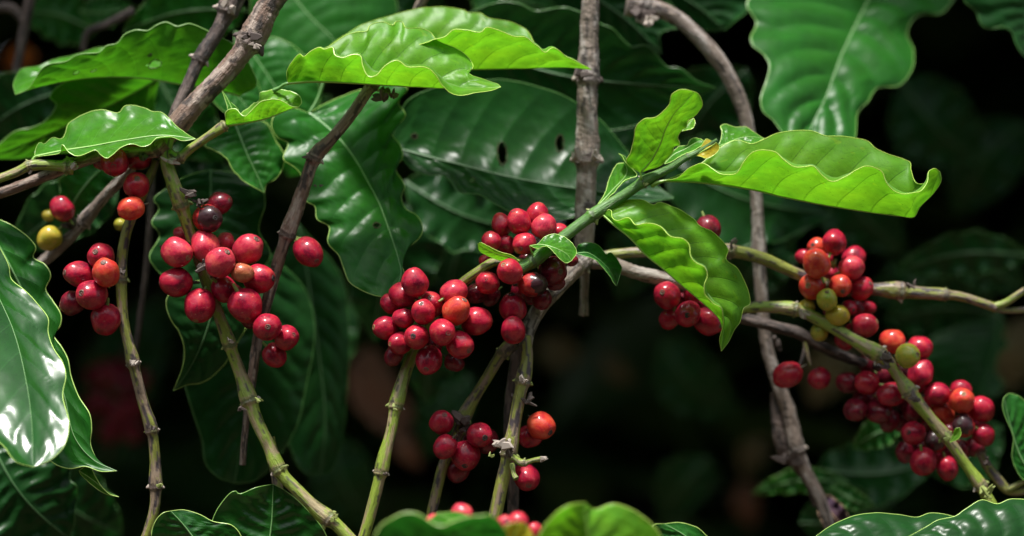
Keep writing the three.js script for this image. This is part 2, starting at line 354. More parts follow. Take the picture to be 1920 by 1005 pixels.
// cherries: a plump berry with a dimpled tip, the ring-shaped scar of the flower and a short stalk
const berries = [];
for (let v = 0; v < 5; v++) {
  const pts = [], N = 30;
  for (let i = 0; i <= N; i++) { const a = Math.PI * i / N; let r = Math.sin(a), y = -Math.cos(a); const tip = Math.exp(-((Math.PI - a) ** 2) / 0.05), foot = Math.exp(-(a ** 2) / 0.04); pts.push(new THREE.Vector2(Math.max(0, r * (1 + 0.03 * Math.sin(2 * a))), y * 1.13 - 0.045 * tip + 0.05 * foot)); }
  const g = new THREE.LatheGeometry(pts, 40), p = g.attributes.position;
  for (let i = 0; i < p.count; i++) { const x = p.getX(i), y = p.getY(i), z = p.getZ(i), k = 1 + 0.075 * noise.noise(x * 1.2 + v * 9, y * 1.2, z * 1.2) + 0.012 * noise.noise(x * 4 + v, y * 4, z * 4); p.setXYZ(i, x * k * (1 + 0.03 * Math.sin(v * 2)), y * k, z * k * (1 - 0.04 * Math.cos(v * 3))); }
  g.computeVertexNormals();
  // close the seam of the lathe
  const nrm = g.attributes.normal, row = pts.length; for (let i = 0; i < row; i++) { const a = i, b = 40 * row + i; const q = new THREE.Vector3().fromBufferAttribute(nrm, a).add(new THREE.Vector3().fromBufferAttribute(nrm, b)).normalize(); nrm.setXYZ(a, q.x, q.y, q.z); nrm.setXYZ(b, q.x, q.y, q.z); }
  berries.push(g);
}
const scarGeo = [0, 1].map(v => {
  const q = v ? [[0, 0.015], [0.045, 0.03], [0.07, 0.0], [0.10, 0.0], [0.135, 0.035], [0.17, 0.02], [0.20, -0.02]] : [[0, 0.05], [0.03, 0.045], [0.05, 0.0], [0.09, -0.005], [0.115, 0.025], [0.15, 0.015], [0.18, -0.02]];
  const g = new THREE.LatheGeometry(q.map(([a, b]) => new THREE.Vector2(a, b)), 20), p = g.attributes.position;
  for (let i = 0; i < p.count; i++) { const x = p.getX(i), z = p.getZ(i), k = 1 + 0.25 * noise.noise(x * 9 + v, z * 9, v * 5); p.setXYZ(i, x * k, p.getY(i), z * k); }
  g.computeVertexNormals(); return g;
});
const stalkGeo = (() => { const g = new THREE.CylinderGeometry(0.13, 0.09, 0.6, 9, 4), p = g.attributes.position; for (let i = 0; i < p.count; i++) { const y = p.getY(i); p.setX(i, p.getX(i) + 0.08 * y * y); } g.translate(0, -1.28, 0); g.computeVertexNormals(); return g; })();
function cherry([x, y, z, r, kind, ax, ay, az], parent) {
  const mesh = part('cherry', berries[Math.floor(rnd() * 5)], S[kind], parent);
  mesh.position.copy(V([x, y, z])).sub(parent.position); mesh.scale.setScalar(r * 0.00096).multiply(new THREE.Vector3(0.96 + 0.08 * rnd(), 0.95 + 0.12 * rnd(), 0.96 + 0.08 * rnd()));
  const q = new THREE.Quaternion().setFromUnitVectors(new THREE.Vector3(0, 1, 0), new THREE.Vector3(ax, ay, az).normalize());
  mesh.quaternion.copy(q.multiply(new THREE.Quaternion().setFromAxisAngle(new THREE.Vector3(0, 1, 0), rnd() * 6.28)));
  const sc = part('crown_scar', scarGeo[rnd() < 0.5 ? 0 : 1], scarMat[kind === 5 ? 1 : rnd() < 0.3 ? 1 : rnd() < 0.75 ? 0 : 2], mesh);
  sc.position.y = 1.086; sc.scale.setScalar(1.2);
  part('stalk', stalkGeo, stalkMat[rnd() < 0.6 ? 0 : 1], mesh);
  return mesh;
}
// ---------------------------------------------------------------- the branches in view (millimetres: x, height, z)
const BRANCHES = [
{name:"coffee_branch",label:"thick brown branch from the top edge, its hanging shoot bearing the large rosy cherry cluster",category:"branch",stems:[
  {"p":[[-113.1,1347.84,-14.0],[-123.89,1334.1,-12.65],[-133.28,1316.28,-11.1],[-146.74,1298.51,-9.69],[-160.25,1284.88,-8.95],[-169.69,1273.44,-8.37],[-174.81,1265.28,-8.0]],"r":[6.75,6.21,5.94,5.94,5.67,5.4,3.51],"pal":"brown","nodes":[[-132.84,1314.62,-11.1,0.35],[-172.26,1269.26,-8.0,0.25]],"name":"stem"},
  {"p":[[-171.68,1270.97,-2.0],[-174.6,1264.19,-1.57],[-175.08,1254.71,-1.01],[-171.48,1242.53,-0.26],[-167.49,1231.74,-0.83],[-162.83,1216.91,-2.68],[-155.8,1195.26,-5.36],[-149.26,1176.25,-7.73],[-143.86,1161.32,-8.0],[-137.89,1145.03,-8.0],[-133.4,1132.89,-6.29],[-129.43,1122.15,-4.26],[-122.99,1109.31,-1.72],[-117.68,1097.57,0.56],[-107.77,1086.97,3.13],[-96.86,1076.9,5.18],[-88.18,1070.29,6.47],[-79.23,1061.02,8.0]],"r":[3.51,3.51,3.68,3.78,3.7,3.51,3.51,3.3,3.24,3.46,3.78,3.76,3.54,3.51,3.51,3.51,3.56,3.78],"pal":"lime","nodes":[[-167.4,1231.72,-0.83,0.3],[-143.1,1160.71,-8.0,0.3],[-132.84,1132.63,-6.29,0.5],[-117.72,1097.54,0.56,0.4],[-92.34,1073.23,6.47,0.45]],"name":"shoot"},
  {"p":[[-174.96,1263.32,0.0],[-180.97,1259.29,-0.59],[-194.62,1258.25,-1.7],[-208.29,1256.94,-2.81],[-221.99,1252.65,-3.98],[-238.57,1246.22,-6.11],[-252.42,1240.85,-7.9],[-269.08,1235.47,-10.0]],"r":[3.51,3.51,3.47,3.32,3.24,3.24,3.12,2.97],"pal":"brown","nodes":[[-179.55,1259.54,-0.59,0.3]],"name":"shoot"},
  {"p":[[-221.94,1251.43,0.0],[-227.99,1251.67,1.05],[-235.87,1252.16,2.43],[-243.73,1251.57,3.81],[-250.34,1248.32,4.54],[-266.23,1242.35,6.0]],"r":[3.51,3.08,2.81,2.7,2.65,2.43],"pal":"lime","nodes":[[-225.18,1251.43,1.05,0.45],[-244.08,1251.7,3.81,0.25]],"name":"twig"},
  {"p":[[-173.34,1258.72,0.0],[-169.56,1255.48,0.0],[-162.0,1260.88,0.0],[-152.55,1267.37,0.0],[-144.45,1272.77,0.0]],"r":[2.16,2.57,2.57,2.43,2.43],"pal":"lime","nodes":[[-168.48,1256.3,0.0,0.4],[-145.8,1271.95,0.0,0.3]],"name":"twig"}],leaves:[
  {"m":[[-241.07,1256.32,2.0],[-226.61,1259.24,4.11],[-212.66,1261.26,6.13],[-194.18,1264.53,8.28],[-175.91,1266.76,9.17],[-159.03,1264.91,10.0]],"l":[[-242.31,1258.19,-4.0],[-241.75,1261.72,-5.12],[-239.89,1263.96,-6.05],[-238.16,1262.88,-6.72],[-234.02,1266.17,-8.43],[-229.65,1265.77,-9.87],[-227.8,1269.05,-11.06],[-226.53,1273.25,-12.43],[-220.11,1277.93,-13.81],[-209.87,1280.75,-13.16],[-200.58,1279.25,-12.57],[-197.79,1282.46,-12.31],[-193.14,1282.9,-12.02],[-187.29,1281.56,-9.34],[-182.39,1279.4,-6.83],[-178.5,1279.31,-4.99],[-173.58,1275.49,-2.05],[-168.64,1270.77,1.2],[-163.77,1267.45,4.0]],"r":[[-233.6,1256.89,6.0],[-227.27,1258.15,8.76],[-226.07,1262.16,10.67],[-222.56,1258.26,12.93],[-218.65,1256.11,14.84],[-212.86,1257.36,17.41],[-208.26,1258.96,18.0],[-205.55,1256.44,18.0],[-202.85,1254.99,18.0],[-200.14,1256.44,18.0],[-194.72,1260.77,18.0],[-189.31,1262.12,18.0],[-184.93,1260.54,16.97],[-181.42,1261.93,16.08],[-177.94,1265.14,14.98],[-171.78,1265.93,13.53],[-165.61,1263.91,12.0]],"k":"fresh","kz":-0.5,"quilt":0.6,"pet":[[-243.16,1252.03,2.0],[-242.62,1253.85,2.0]]},
  {"m":[[-144.79,1272.04,0.0],[-134.9,1273.35,2.06],[-123.52,1275.72,3.76],[-111.0,1280.71,2.34],[-107.87,1281.43,2.0]],"l":[[-144.49,1275.61,6.0],[-144.41,1278.36,6.81],[-142.09,1280.07,7.62],[-138.86,1280.02,8.53],[-136.32,1277.17,9.6],[-134.16,1276.23,10.26],[-130.55,1279.51,11.65],[-126.37,1283.35,11.57],[-120.83,1284.77,11.02],[-115.98,1284.1,10.54],[-111.14,1281.34,10.0]],"r":[[-139.15,1277.27,-6.0],[-133.7,1281.98,-8.13],[-128.9,1285.61,-9.91],[-128.16,1289.13,-9.52],[-123.14,1290.64,-8.76],[-118.14,1290.81,-8.03],[-112.3,1289.6,-5.57],[-107.91,1287.36,-3.49],[-106.61,1284.11,-2.0]],"k":"young","rimk":"fresh","kz":-0.4},
  {"m":[[-141.6,1279.53,-2.0],[-143.13,1283.12,-3.26],[-145.02,1286.72,-4.56],[-147.48,1290.47,-6.0]],"l":[[-138.97,1280.34,-4.0],[-140.78,1282.49,-4.53],[-143.31,1284.64,-5.16],[-145.86,1288.21,-6.0]],"r":[[-143.52,1279.42,0.0],[-144.54,1282.69,-1.78],[-146.02,1286.69,-4.0]],"k":"fresh","rim":0.2,"rib":0.4}],cherries:[
  [-169.23,1207.77,4.07,8.02,1,0.75,-0.28,0.6],
  [-169.08,1217.1,-15.0,4.15,1,-0.68,0.56,-0.19],
  [-154.99,1210.8,0.79,7.67,1,-0.33,1.03,-0.39],
  [-146.48,1213.41,-15.0,4.8,1,0.2,0.84,-0.62],
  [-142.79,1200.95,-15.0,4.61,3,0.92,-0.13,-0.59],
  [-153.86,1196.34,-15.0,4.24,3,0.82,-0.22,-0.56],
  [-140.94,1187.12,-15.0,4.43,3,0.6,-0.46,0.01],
  [-134.19,1209.66,-6.5,7.71,1,0.6,0.6,0.54],
  [-146.46,1203.02,11.36,7.61,1,0.48,0.68,0.56],
  [-135.44,1197.58,9.98,5.26,6,1.06,-0.1,0.03],
  [-127.87,1194.55,0.85,7.49,8,0.91,0.06,0.4],
  [-170.04,1192.73,0.89,7.85,0,-0.97,-0.0,0.24],
  [-145.61,1189.06,-1.37,7.13,0,0.38,-0.39,-0.45],
  [-157.81,1180.87,1.74,8.39,0,-0.22,-0.85,0.48],
  [-134.38,1180.94,6.68,8.91,0,0.48,-0.95,-0.43],
  [-133.74,1173.74,-15.0,4.8,3,0.94,-0.98,-0.24],
  [-122.97,1170.28,10.5,7.07,0,0.1,0.04,0.99],
  [-113.82,1164.91,2.0,6.57,0,0.56,0.21,0.8],
  [-120.7,1155.54,-6.5,6.42,0,0.75,-0.87,-0.27],
  [-153.96,1224.97,0.13,7.31,5,0.56,0.03,0.83],
  [-148.98,1232.92,-8.63,6.25,3,0.87,0.24,0.44]],bracts:[
  [-132.3,1317.86,0,4.5,5,0],
  [-129.25,1312.69,4,3,3,1],
  [-161.57,1236.76,4,4,6,0],
  [-158.34,1232.99,4,3,5,0],
  [-172.88,1254.53,4,3,4,1],
  [-155.17,1200.67,6,3.5,6,0],
  [-127.2,1132.9,6,2.4,3,2],
  [-136.52,1128.51,4,2.6,3,0],
  [-89.31,1073.28,10,2.4,3,2],
  [-116.36,1098.55,7,2,3,2],
  [-221.59,1250.69,6,3,4,1],
  [-142.72,1162.97,4,2,3,1]]},
{name:"coffee_branch",label:"dark brown twig with a pale broken knob, behind the thick brown branch",category:"branch",stems:[
  {"p":[[-139.15,1347.61,-40.0],[-145.12,1339.16,-38.58],[-149.41,1329.35,-37.11],[-155.32,1318.15,-35.37],[-161.76,1307.8,-33.59],[-167.54,1294.38,-30.9],[-172.77,1281.85,-28.4],[-176.34,1269.36,-26.0]],"r":[5.13,4.82,4.47,4.01,3.7,3.55,3.51,3.51],"pal":"dark","nodes":[[-143.1,1331.89,-37.11,0.5],[-158.22,1305.97,-33.59,0.35]],"name":"stem"}],bracts:[
  [-146.32,1333.26,-28,5,3,1]]},
{name:"coffee_branch",label:"long hanging green-grey shoot at the left with six cherries on its upper half",category:"branch",stems:[
  {"p":[[-181.08,1254.89,-6.0],[-185.42,1242.7,-6.0],[-191.11,1230.5,-6.0],[-195.18,1221.01,-6.0],[-197.62,1210.17,-6.0],[-198.56,1197.97,-4.93],[-198.1,1185.79,-3.5],[-196.81,1172.29,-1.9],[-193.06,1157.47,-0.1],[-189.81,1143.97,0.0],[-186.3,1130.47,0.0],[-182.79,1119.67,0.0],[-180.89,1106.18,0.09],[-180.22,1092.76,1.15],[-180.63,1079.35,2.22],[-183.22,1068.65,3.09],[-187.15,1057.95,4.0]],"r":[2.43,2.68,2.94,2.97,2.97,2.97,3.14,3.09,2.97,3.09,3.14,2.97,3.04,3.19,2.97,2.95,2.7],"pal":"olive","nodes":[[-197.91,1193.92,-4.93,0.3],[-192.24,1151.54,-0.1,0.4],[-182.52,1117.52,0.0,0.4],[-180.09,1089.43,1.15,0.35]],"name":"stem"}],cherries:[
  [-208.03,1205.96,1.48,6.93,0,-0.3,0.33,0.89],
  [-219.38,1196.84,0.6,7.12,0,-0.86,0.13,0.5],
  [-203.62,1197.77,14.36,7.06,2,-0.06,0.71,0.71],
  [-211.68,1186.59,8.56,7.9,0,-0.45,0.09,0.89],
  [-223.63,1182.14,-6.5,6.7,3,-1.23,-0.83,-0.51],
  [-205.49,1174.03,2.0,7.66,0,-0.18,-1.0,-0.43],
  [-190.06,1242.05,0.0,6.58,8,0.18,0.42,0.89],
  [-191.89,1230.0,8.5,6.72,2,-0.88,-0.27,0.39],
  [-200.81,1253.55,2.87,8.02,0,0.06,-0.31,0.95],
  [-190.61,1257.37,-6.57,7.71,0,-0.88,-0.35,-0.44],
  [-208.17,1255.23,-10.79,5.7,3,-0.74,-0.04,-0.48]],bracts:[
  [-196.44,1197.44,5,2,4,0],
  [-191.06,1151.16,5,2.6,5,1],
  [-181.79,1118.38,6,2,3,0],
  [-179.1,1089.88,6,2,3,2],
  [-186.05,1254.6,2,3,4,0]]},
{name:"coffee_branch",label:"weathered grey twig at the left, carrying one red and one yellow cherry",category:"branch",stems:[
  {"p":[[-191.48,1256.92,-24.0],[-201.83,1246.18,-31.83],[-213.45,1235.34,-40.06],[-225.93,1221.62,-49.61],[-237.81,1210.49,-54.33],[-249.69,1200.7,-58.6],[-264.63,1188.04,-64.0]],"r":[3.24,3.24,3.24,3.24,3.42,3.33,2.97],"pal":"grey","nodes":[[-218.7,1220.92,-49.61,0.45]],"name":"stem"}],cherries:[
  [-234.67,1230.91,-46.0,6.4,0,-0.57,0.8,-0.04],
  [-241.26,1215.57,-46.0,6.59,7,-0.69,-0.66,0.04],
  [-244.58,1227.63,-63.0,3.24,7,-1.26,0.24,-0.12],
  [-204.79,1222.69,-50.0,3.4,4,-0.28,-0.01,-0.62]],bracts:[
  [-231.27,1222.99,-48,4,6,0],
  [-236.31,1228.6,-50,3,4,0],
  [-208.74,1238.02,-36,3,2,1]]},
{name:"coffee_branch",label:"bare brown twig slanting down left of centre, one cherry beside its knot",category:"branch",stems:[
  {"p":[[-69.4,1295.94,-12.0],[-73.48,1290.49,-12.0],[-83.01,1276.89,-12.0],[-92.53,1265.45,-12.0],[-100.15,1257.29,-12.0],[-105.63,1242.88,-12.44],[-110.85,1227.92,-13.04],[-114.96,1217.03,-13.48],[-119.36,1203.41,-14.0],[-124.0,1187.06,-14.0],[-128.08,1172.07,-14.0],[-130.81,1158.44,-14.0],[-132.46,1146.17,-14.23],[-135.25,1127.06,-14.95],[-136.95,1110.66,-15.57],[-137.8,1099.17,-16.0]],"r":[2.97,3.24,3.24,3.24,3.51,3.78,4.05,3.51,3.51,3.24,3.24,2.97,2.7,2.16,1.89,1.89],"pal":"brown","nodes":[[-99.9,1256.03,-12.0,0.35],[-113.94,1216.88,-13.48,0.45],[-70.2,1292.47,-12.0,0.3]],"name":"stem"}],cherries:[
  [-103.56,1208.3,-8.0,7.62,0,0.54,-0.6,0.59]],bracts:[
  [-66.77,1287.0,-8,4.2,7,0],
  [-61.07,1288.08,-8,3,4,0],
  [-102.06,1256.05,-8,3,4,0],
  [-109.66,1214.79,-8,2.4,3,2],
  [-99.07,1242.05,-12,2,2,0]]},
{name:"coffee_branch",label:"upright grey-brown stem with a swollen ring, ending in a thin stub behind the green shoot",category:"branch",stems:[
  {"p":[[41.35,1351.55,-52.0],[40.77,1331.95,-51.47],[39.92,1306.77,-50.79],[39.34,1284.41,-50.19],[39.33,1259.27,-49.51],[38.48,1239.73,-48.98],[37.91,1220.21,-48.45],[37.9,1203.48,-48.0]],"r":[5.13,5.4,5.4,5.94,5.67,5.94,5.94,5.4],"pal":"grey","nodes":[[38.61,1299.22,-50.79,0.3],[38.07,1256.84,-49.51,0.38]],"name":"stem"},
  {"p":[[37.94,1209.07,-50.0],[37.94,1195.12,-50.0],[37.67,1183.96,-50.0],[37.39,1175.03,-50.0]],"r":[3.51,2.7,2.43,2.97],"pal":"grey","nodes":[],"name":"stub"}],bracts:[
  [37.39,1175.59,-50,2,4,1],
  [33.86,1256.76,-42,4,4,1],
  [44.41,1257.32,-42,4,4,1],
  [36.04,1299.93,-40,5,4,0]]},
{name:"coffee_branch",label:"arching grey-brown stem at the upper right that sinks to a forked, ragged foot",category:"branch",stems:[
  {"p":[[61.3,1341.85,-84.0],[72.72,1339.87,-84.21],[86.13,1334.76,-84.47],[98.41,1324.8,-84.76],[109.85,1311.98,-85.07],[118.43,1297.74,-85.37],[124.44,1282.06,-85.67],[128.47,1260.67,-86.06],[130.79,1240.69,-86.43],[131.67,1220.71,-86.79],[132.56,1200.71,-87.15],[134.31,1177.85,-87.56],[136.63,1157.84,-87.93],[141.49,1140.69,-88.0],[148.07,1123.54,-88.0],[152.07,1106.39,-88.0],[157.21,1092.1,-88.0],[164.36,1077.8,-88.0],[170.36,1060.65,-88.0],[172.93,1049.22,-88.0]],"r":[6.48,5.46,4.68,4.59,4.8,4.46,4.14,3.88,3.62,3.65,3.78,3.67,3.61,4.04,4.38,3.72,3.55,3.72,3.23,2.97],"pal":"grey","nodes":[[68.85,1330.28,-84.21,0.4],[124.74,1206.08,-87.15,0.3],[147.96,1100.78,-88.0,0.4]],"name":"stem"},
  {"p":[[142.71,1133.37,-92.0],[143.9,1117.59,-92.48],[146.23,1103.23,-92.92],[152.0,1094.03,-93.24],[158.34,1084.54,-93.59],[162.97,1071.6,-94.0]],"r":[4.32,5.13,4.86,2.7,1.35,1.35],"pal":"dark","nodes":[],"name":"stub"}],bracts:[
  [66.66,1335.46,-76,6,6,0],
  [72.34,1331.2,-76,5,5,1],
  [140.78,1158.05,-80,4,3,0],
  [147.51,1098.2,-82,6,5,0]]},
{name:"coffee_branch",label:"green shoot with upturned bright leaves and the dense central cherry cluster",category:"branch",stems:[
  {"p":[[103.81,1264.85,2.0],[94.37,1258.92,2.0],[87.36,1255.41,2.0],[81.44,1251.37,1.87],[74.19,1247.62,1.2],[66.94,1243.86,0.53],[56.68,1236.84,0.48],[47.21,1230.89,1.39],[39.09,1225.47,2.37],[29.62,1218.44,4.29],[18.82,1210.08,6.0],[10.22,1203.36,6.0],[1.34,1197.98,6.0]],"r":[1.08,1.33,1.8,2.09,2.52,2.86,2.97,3.08,3.24,3.31,3.51,3.53,3.78],"pal":"green","nodes":[[89.1,1256.84,2.0,0.25],[66.42,1243.34,0.53,0.2],[40.5,1227.13,2.37,0.25],[10.8,1203.91,6.0,0.25]],"name":"stem"},
  {"p":[[6.73,1202.02,4.0],[-1.35,1203.37,3.37],[-9.43,1202.83,2.74],[-17.53,1197.98,2.02],[-25.67,1192.03,-1.02],[-33.85,1184.43,-4.42],[-42.05,1173.55,-7.29],[-47.54,1162.65,-9.14],[-52.41,1151.8,-8.55],[-55.58,1142.39,-6.25],[-59.0,1129.77,-3.48],[-61.35,1116.89,-1.45],[-64.25,1106.18,0.14],[-66.65,1095.44,0.99],[-69.57,1083.38,1.95],[-72.76,1071.33,2.92],[-76.74,1057.95,4.0]],"r":[2.97,2.97,2.73,2.7,2.9,2.97,2.97,2.97,3.38,3.54,3.14,3.14,3.44,3.24,3.24,3.24,3.24],"pal":"lime","nodes":[[-59.13,1129.39,-3.48,0.5],[-66.69,1096.45,0.99,0.35]],"name":"shoot"}],leaves:[
  {"m":[[77.07,1244.22,2.0],[95.28,1243.41,0.14],[119.89,1240.17,-2.39],[139.0,1235.88,-4.39],[154.96,1232.76,-5.96],[178.39,1228.75,-3.5],[197.02,1226.27,-1.09],[203.53,1225.77,0.29],[206.13,1230.63,1.44],[213.29,1238.2,3.64],[216.61,1244.29,5.1],[215.7,1248.57,6.0]],"l":[[83.14,1245.44,6.0],[89.16,1250.78,10.24],[95.2,1253.24,13.7],[100.45,1250.56,16.79],[105.68,1248.12,19.83],[111.71,1248.43,22.39],[115.49,1253.81,23.67],[120.79,1259.02,25.13],[126.88,1260.06,26.35],[131.44,1259.4,27.26],[135.24,1255.59,28.0],[139.88,1252.5,28.0],[145.29,1252.26,28.0],[149.92,1252.5,28.0],[154.56,1248.24,28.0],[159.2,1245.54,28.0],[165.44,1247.1,27.45],[172.52,1250.62,26.45],[177.23,1252.03,25.82],[184.32,1249.12,24.85],[186.74,1243.72,24.09],[190.84,1239.51,22.36],[196.5,1238.31,20.57],[202.99,1239.22,18.55],[207.01,1244.34,16.54],[208.63,1249.06,14.97],[211.58,1250.26,14.0]],"r":[[93.84,1251.59,-2.0],[105.09,1260.79,-5.09],[114.74,1265.07,-7.32],[121.98,1263.07,-8.76],[128.42,1265.58,-9.98],[136.49,1268.98,-11.52],[152.48,1270.07,-12.73],[160.39,1267.44,-12.43],[169.88,1267.02,-12.09],[181.61,1264.58,-10.61],[184.86,1261.38,-9.95],[190.92,1258.17,-8.96],[199.39,1255.33,-7.11],[202.61,1253.46,-5.73],[202.64,1249.3,-4.25],[204.37,1242.92,-1.86],[208.72,1242.87,-0.22],[213.13,1246.74,2.0]],"k":"young","roll":0.8,"kz":-1.2,"rib":0.8,"rim":0.3,"pet":[[70.88,1241.68,0.0],[73.14,1242.96,2.0]]},
  {"m":[[43.77,1228.76,2.0],[51.29,1221.86,6.17],[59.31,1215.26,10.44],[67.38,1206.36,12.68],[75.49,1199.84,13.53],[84.55,1191.87,13.48],[95.49,1182.8,12.33],[104.16,1174.17,11.33],[105.74,1168.27,10.83],[105.17,1158.09,10.0]],"l":[[46.81,1229.0,4.0],[50.18,1229.58,6.82],[50.7,1225.43,10.13],[53.07,1223.94,12.42],[59.03,1225.75,17.61],[62.46,1221.99,21.78],[68.55,1222.91,26.43],[74.71,1221.52,28.8],[78.89,1217.02,31.1],[85.19,1215.2,33.57],[88.65,1211.61,35.45],[89.08,1207.15,35.78],[92.22,1203.59,35.43],[96.53,1200.91,35.05],[97.62,1197.34,34.77],[95.85,1192.87,34.42],[96.32,1188.41,34.08],[99.65,1183.91,31.12],[104.18,1181.18,27.75],[105.98,1177.56,25.13],[106.06,1172.1,21.55],[104.29,1163.86,16.0]],"r":[[49.68,1232.0,0.0],[57.9,1234.28,0.0],[65.21,1234.56,0.0],[71.61,1232.0,0.0],[74.35,1233.37,0.0],[80.74,1231.08,0.11],[87.11,1228.33,0.55],[92.56,1224.21,1.0],[94.37,1221.47,1.21],[101.64,1218.27,1.73],[106.18,1213.7,2.14],[109.34,1209.14,2.5],[107.95,1204.58,2.81],[113.39,1200.02,3.27],[117.9,1192.73,3.83],[120.14,1185.44,4.32],[120.12,1181.62,4.57],[117.1,1179.98,4.79],[115.06,1172.7,5.28],[112.3,1169.07,5.58],[109.54,1163.16,6.0]],"k":"young","roll":0.8,"kz":-1.2,"rimk":"young","pet":[[39.63,1227.43,0.0],[41.43,1228.78,1.0]]},
  {"m":[[64.96,1248.12,2.0],[69.77,1253.56,6.54],[74.19,1261.56,12.33],[76.79,1269.47,18.68],[81.09,1277.29,25.43],[86.57,1282.79,30.97],[90.09,1287.18,35.0]],"l":[[62.22,1249.53,4.0],[57.5,1253.42,7.13],[59.63,1258.14,9.87],[61.24,1265.02,13.62],[61.69,1269.57,16.68],[63.35,1272.38,18.98],[66.72,1274.57,21.82],[71.23,1274.99,24.99],[75.71,1278.3,28.34],[78.21,1281.66,30.38],[78.97,1285.6,32.33],[81.77,1287.81,34.08],[85.7,1288.16,36.0]],"r":[[68.8,1249.59,2.0],[74.55,1251.26,5.12],[77.95,1254.7,7.65],[80.76,1258.14,9.98],[81.55,1261.0,11.66],[84.09,1261.81,13.39],[83.08,1265.51,15.82],[84.98,1268.9,18.35],[87.21,1270.57,20.18],[87.67,1273.67,22.22],[91.01,1275.58,24.75],[93.19,1278.36,27.09],[94.53,1280.59,28.81],[93.81,1283.94,31.03],[91.95,1286.43,33.0]],"k":"young","kz":0.4,"quilt":0.4,"rib":0.5,"rim":0.3,"pet":[[65.55,1244.28,2.0],[65.05,1245.99,4.0]]},
  {"m":[[86.49,1269.53,-8.0],[88.96,1271.98,-9.48],[91.44,1275.04,-11.16],[92.68,1276.57,-12.0]],"l":[[87.91,1272.1,-12.0],[89.77,1274.54,-13.12],[91.61,1276.08,-14.0]],"r":[[88.75,1270.15,-6.0],[91.78,1270.97,-7.02],[93.15,1273.69,-8.0]],"k":"young","rim":0.25,"rib":0.3},
  {"m":[[41.48,1229.49,-2.0],[50.83,1239.29,-6.46],[58.73,1249.11,-9.73],[55.87,1255.99,-11.37],[54.43,1258.45,-12.0]],"l":[[47.54,1238.41,-10.0],[49.65,1245.37,-14.91],[54.1,1253.24,-16.46],[58.44,1253.97,-14.92],[58.11,1256.57,-14.0]],"r":[[50.61,1237.19,0.0],[57.49,1244.53,-2.78],[63.57,1247.0,-4.6],[61.48,1249.95,-5.6],[57.65,1253.89,-7.14],[56.23,1256.64,-8.0]],"k":"fresh","rib":0.5},
  {"m":[[100.68,1260.59,-10.0],[108.04,1263.1,-13.13],[116.22,1266.41,-16.23],[121.05,1267.24,-16.9],[129.11,1266.49,-18.0]],"l":[[105.85,1263.22,-16.0],[107.68,1269.73,-19.28],[107.15,1273.0,-20.9],[110.3,1273.72,-22.44],[115.21,1272.35,-24.0],[120.01,1272.51,-24.0],[124.82,1269.55,-24.0],[128.02,1267.55,-24.0]],"r":[[107.67,1261.3,-8.0],[115.71,1262.16,-9.63],[123.77,1263.42,-11.27],[127.01,1265.03,-12.0]],"k":"fresh","rib":0.4},
  {"m":[[77.48,1252.82,-6.0],[82.28,1257.61,-7.09],[88.28,1260.62,-8.0],[96.0,1264.78,-8.0],[98.38,1264.19,-8.0]],"l":[[80.76,1257.8,-12.0],[85.57,1262.0,-12.72],[89.17,1262.61,-13.13],[91.58,1265.91,-13.59],[95.19,1266.35,-14.0]],"r":[[80.82,1253.87,-2.0],[86.79,1257.45,-2.79],[92.75,1259.85,-3.51],[96.34,1262.24,-4.0]],"k":"fresh","rib":0.4},
  {"m":[[93.0,1256.68,2.0],[95.3,1258.41,2.95],[99.36,1260.73,4.0],[103.2,1263.38,4.0]],"l":[[94.77,1259.63,2.0],[96.59,1263.2,1.25],[98.4,1265.29,0.73],[100.2,1264.72,0.38],[101.99,1263.84,0.0]],"r":[[95.11,1256.23,6.0],[98.08,1255.25,5.52],[101.66,1256.86,4.93],[104.35,1259.53,4.36],[104.55,1261.91,4.0]],"k":"yellow","rib":0.5,"rim":0.2,"quilt":0.2,"label":"tiny yellow unfolding leaf at the tip of the shoot"},
  {"m":[[9.08,1211.09,12.0],[14.5,1211.8,13.86],[21.71,1209.97,16.2],[27.11,1207.25,17.23],[29.8,1203.64,18.0]],"l":[[12.72,1212.01,10.0],[16.36,1215.46,9.21],[20.91,1217.11,8.44],[26.35,1215.47,8.91],[30.41,1212.28,10.55],[32.46,1208.19,12.0]],"r":[[12.67,1209.79,16.0],[17.15,1210.85,19.15],[20.27,1208.58,21.79],[23.44,1204.98,20.99],[27.06,1202.55,20.0]],"k":"fresh","rib":0.35,"rim":0.22,"pet":[[11.85,1204.58,6.0],[10.0,1207.74,10.0]]},
  {"m":[[32.11,1207.18,6.0],[37.95,1207.68,3.59],[43.82,1204.31,0.81],[49.73,1198.51,-2.58],[53.24,1190.93,-6.0]],"l":[[34.22,1212.06,-2.0],[40.06,1212.85,-3.14],[44.93,1210.63,-4.18],[47.68,1206.75,-5.09],[49.83,1208.02,-5.58],[55.72,1200.45,-7.43],[55.26,1197.53,-8.0]],"r":[[35.91,1206.21,8.0],[41.72,1204.29,6.87],[45.6,1200.44,5.86],[49.49,1195.62,4.72],[51.44,1192.24,4.0]],"k":"mature","rib":0.4,"rim":0.22,"pet":[[27.29,1204.29,6.0],[30.18,1206.22,6.0]]},
  {"m":[[3.65,1203.66,10.0],[-1.79,1205.47,11.01],[-8.13,1207.28,11.83],[-14.49,1210.46,10.58],[-17.22,1212.28,10.0]],"l":[[0.02,1206.37,12.0],[-6.32,1208.18,12.79],[-11.75,1210.89,13.52],[-15.36,1212.7,14.0]],"r":[[1.84,1202.76,6.0],[-5.44,1203.67,6.0],[-11.8,1205.95,6.0],[-16.35,1208.67,6.0]],"k":"young","rib":0.5,"rim":0.2}],cherries:[
  [12.9,1226.89,-10.66,6.35,8,0.36,1.19,-0.25],
  [3.5,1223.35,-1.39,6.86,8,-0.37,0.8,0.47],
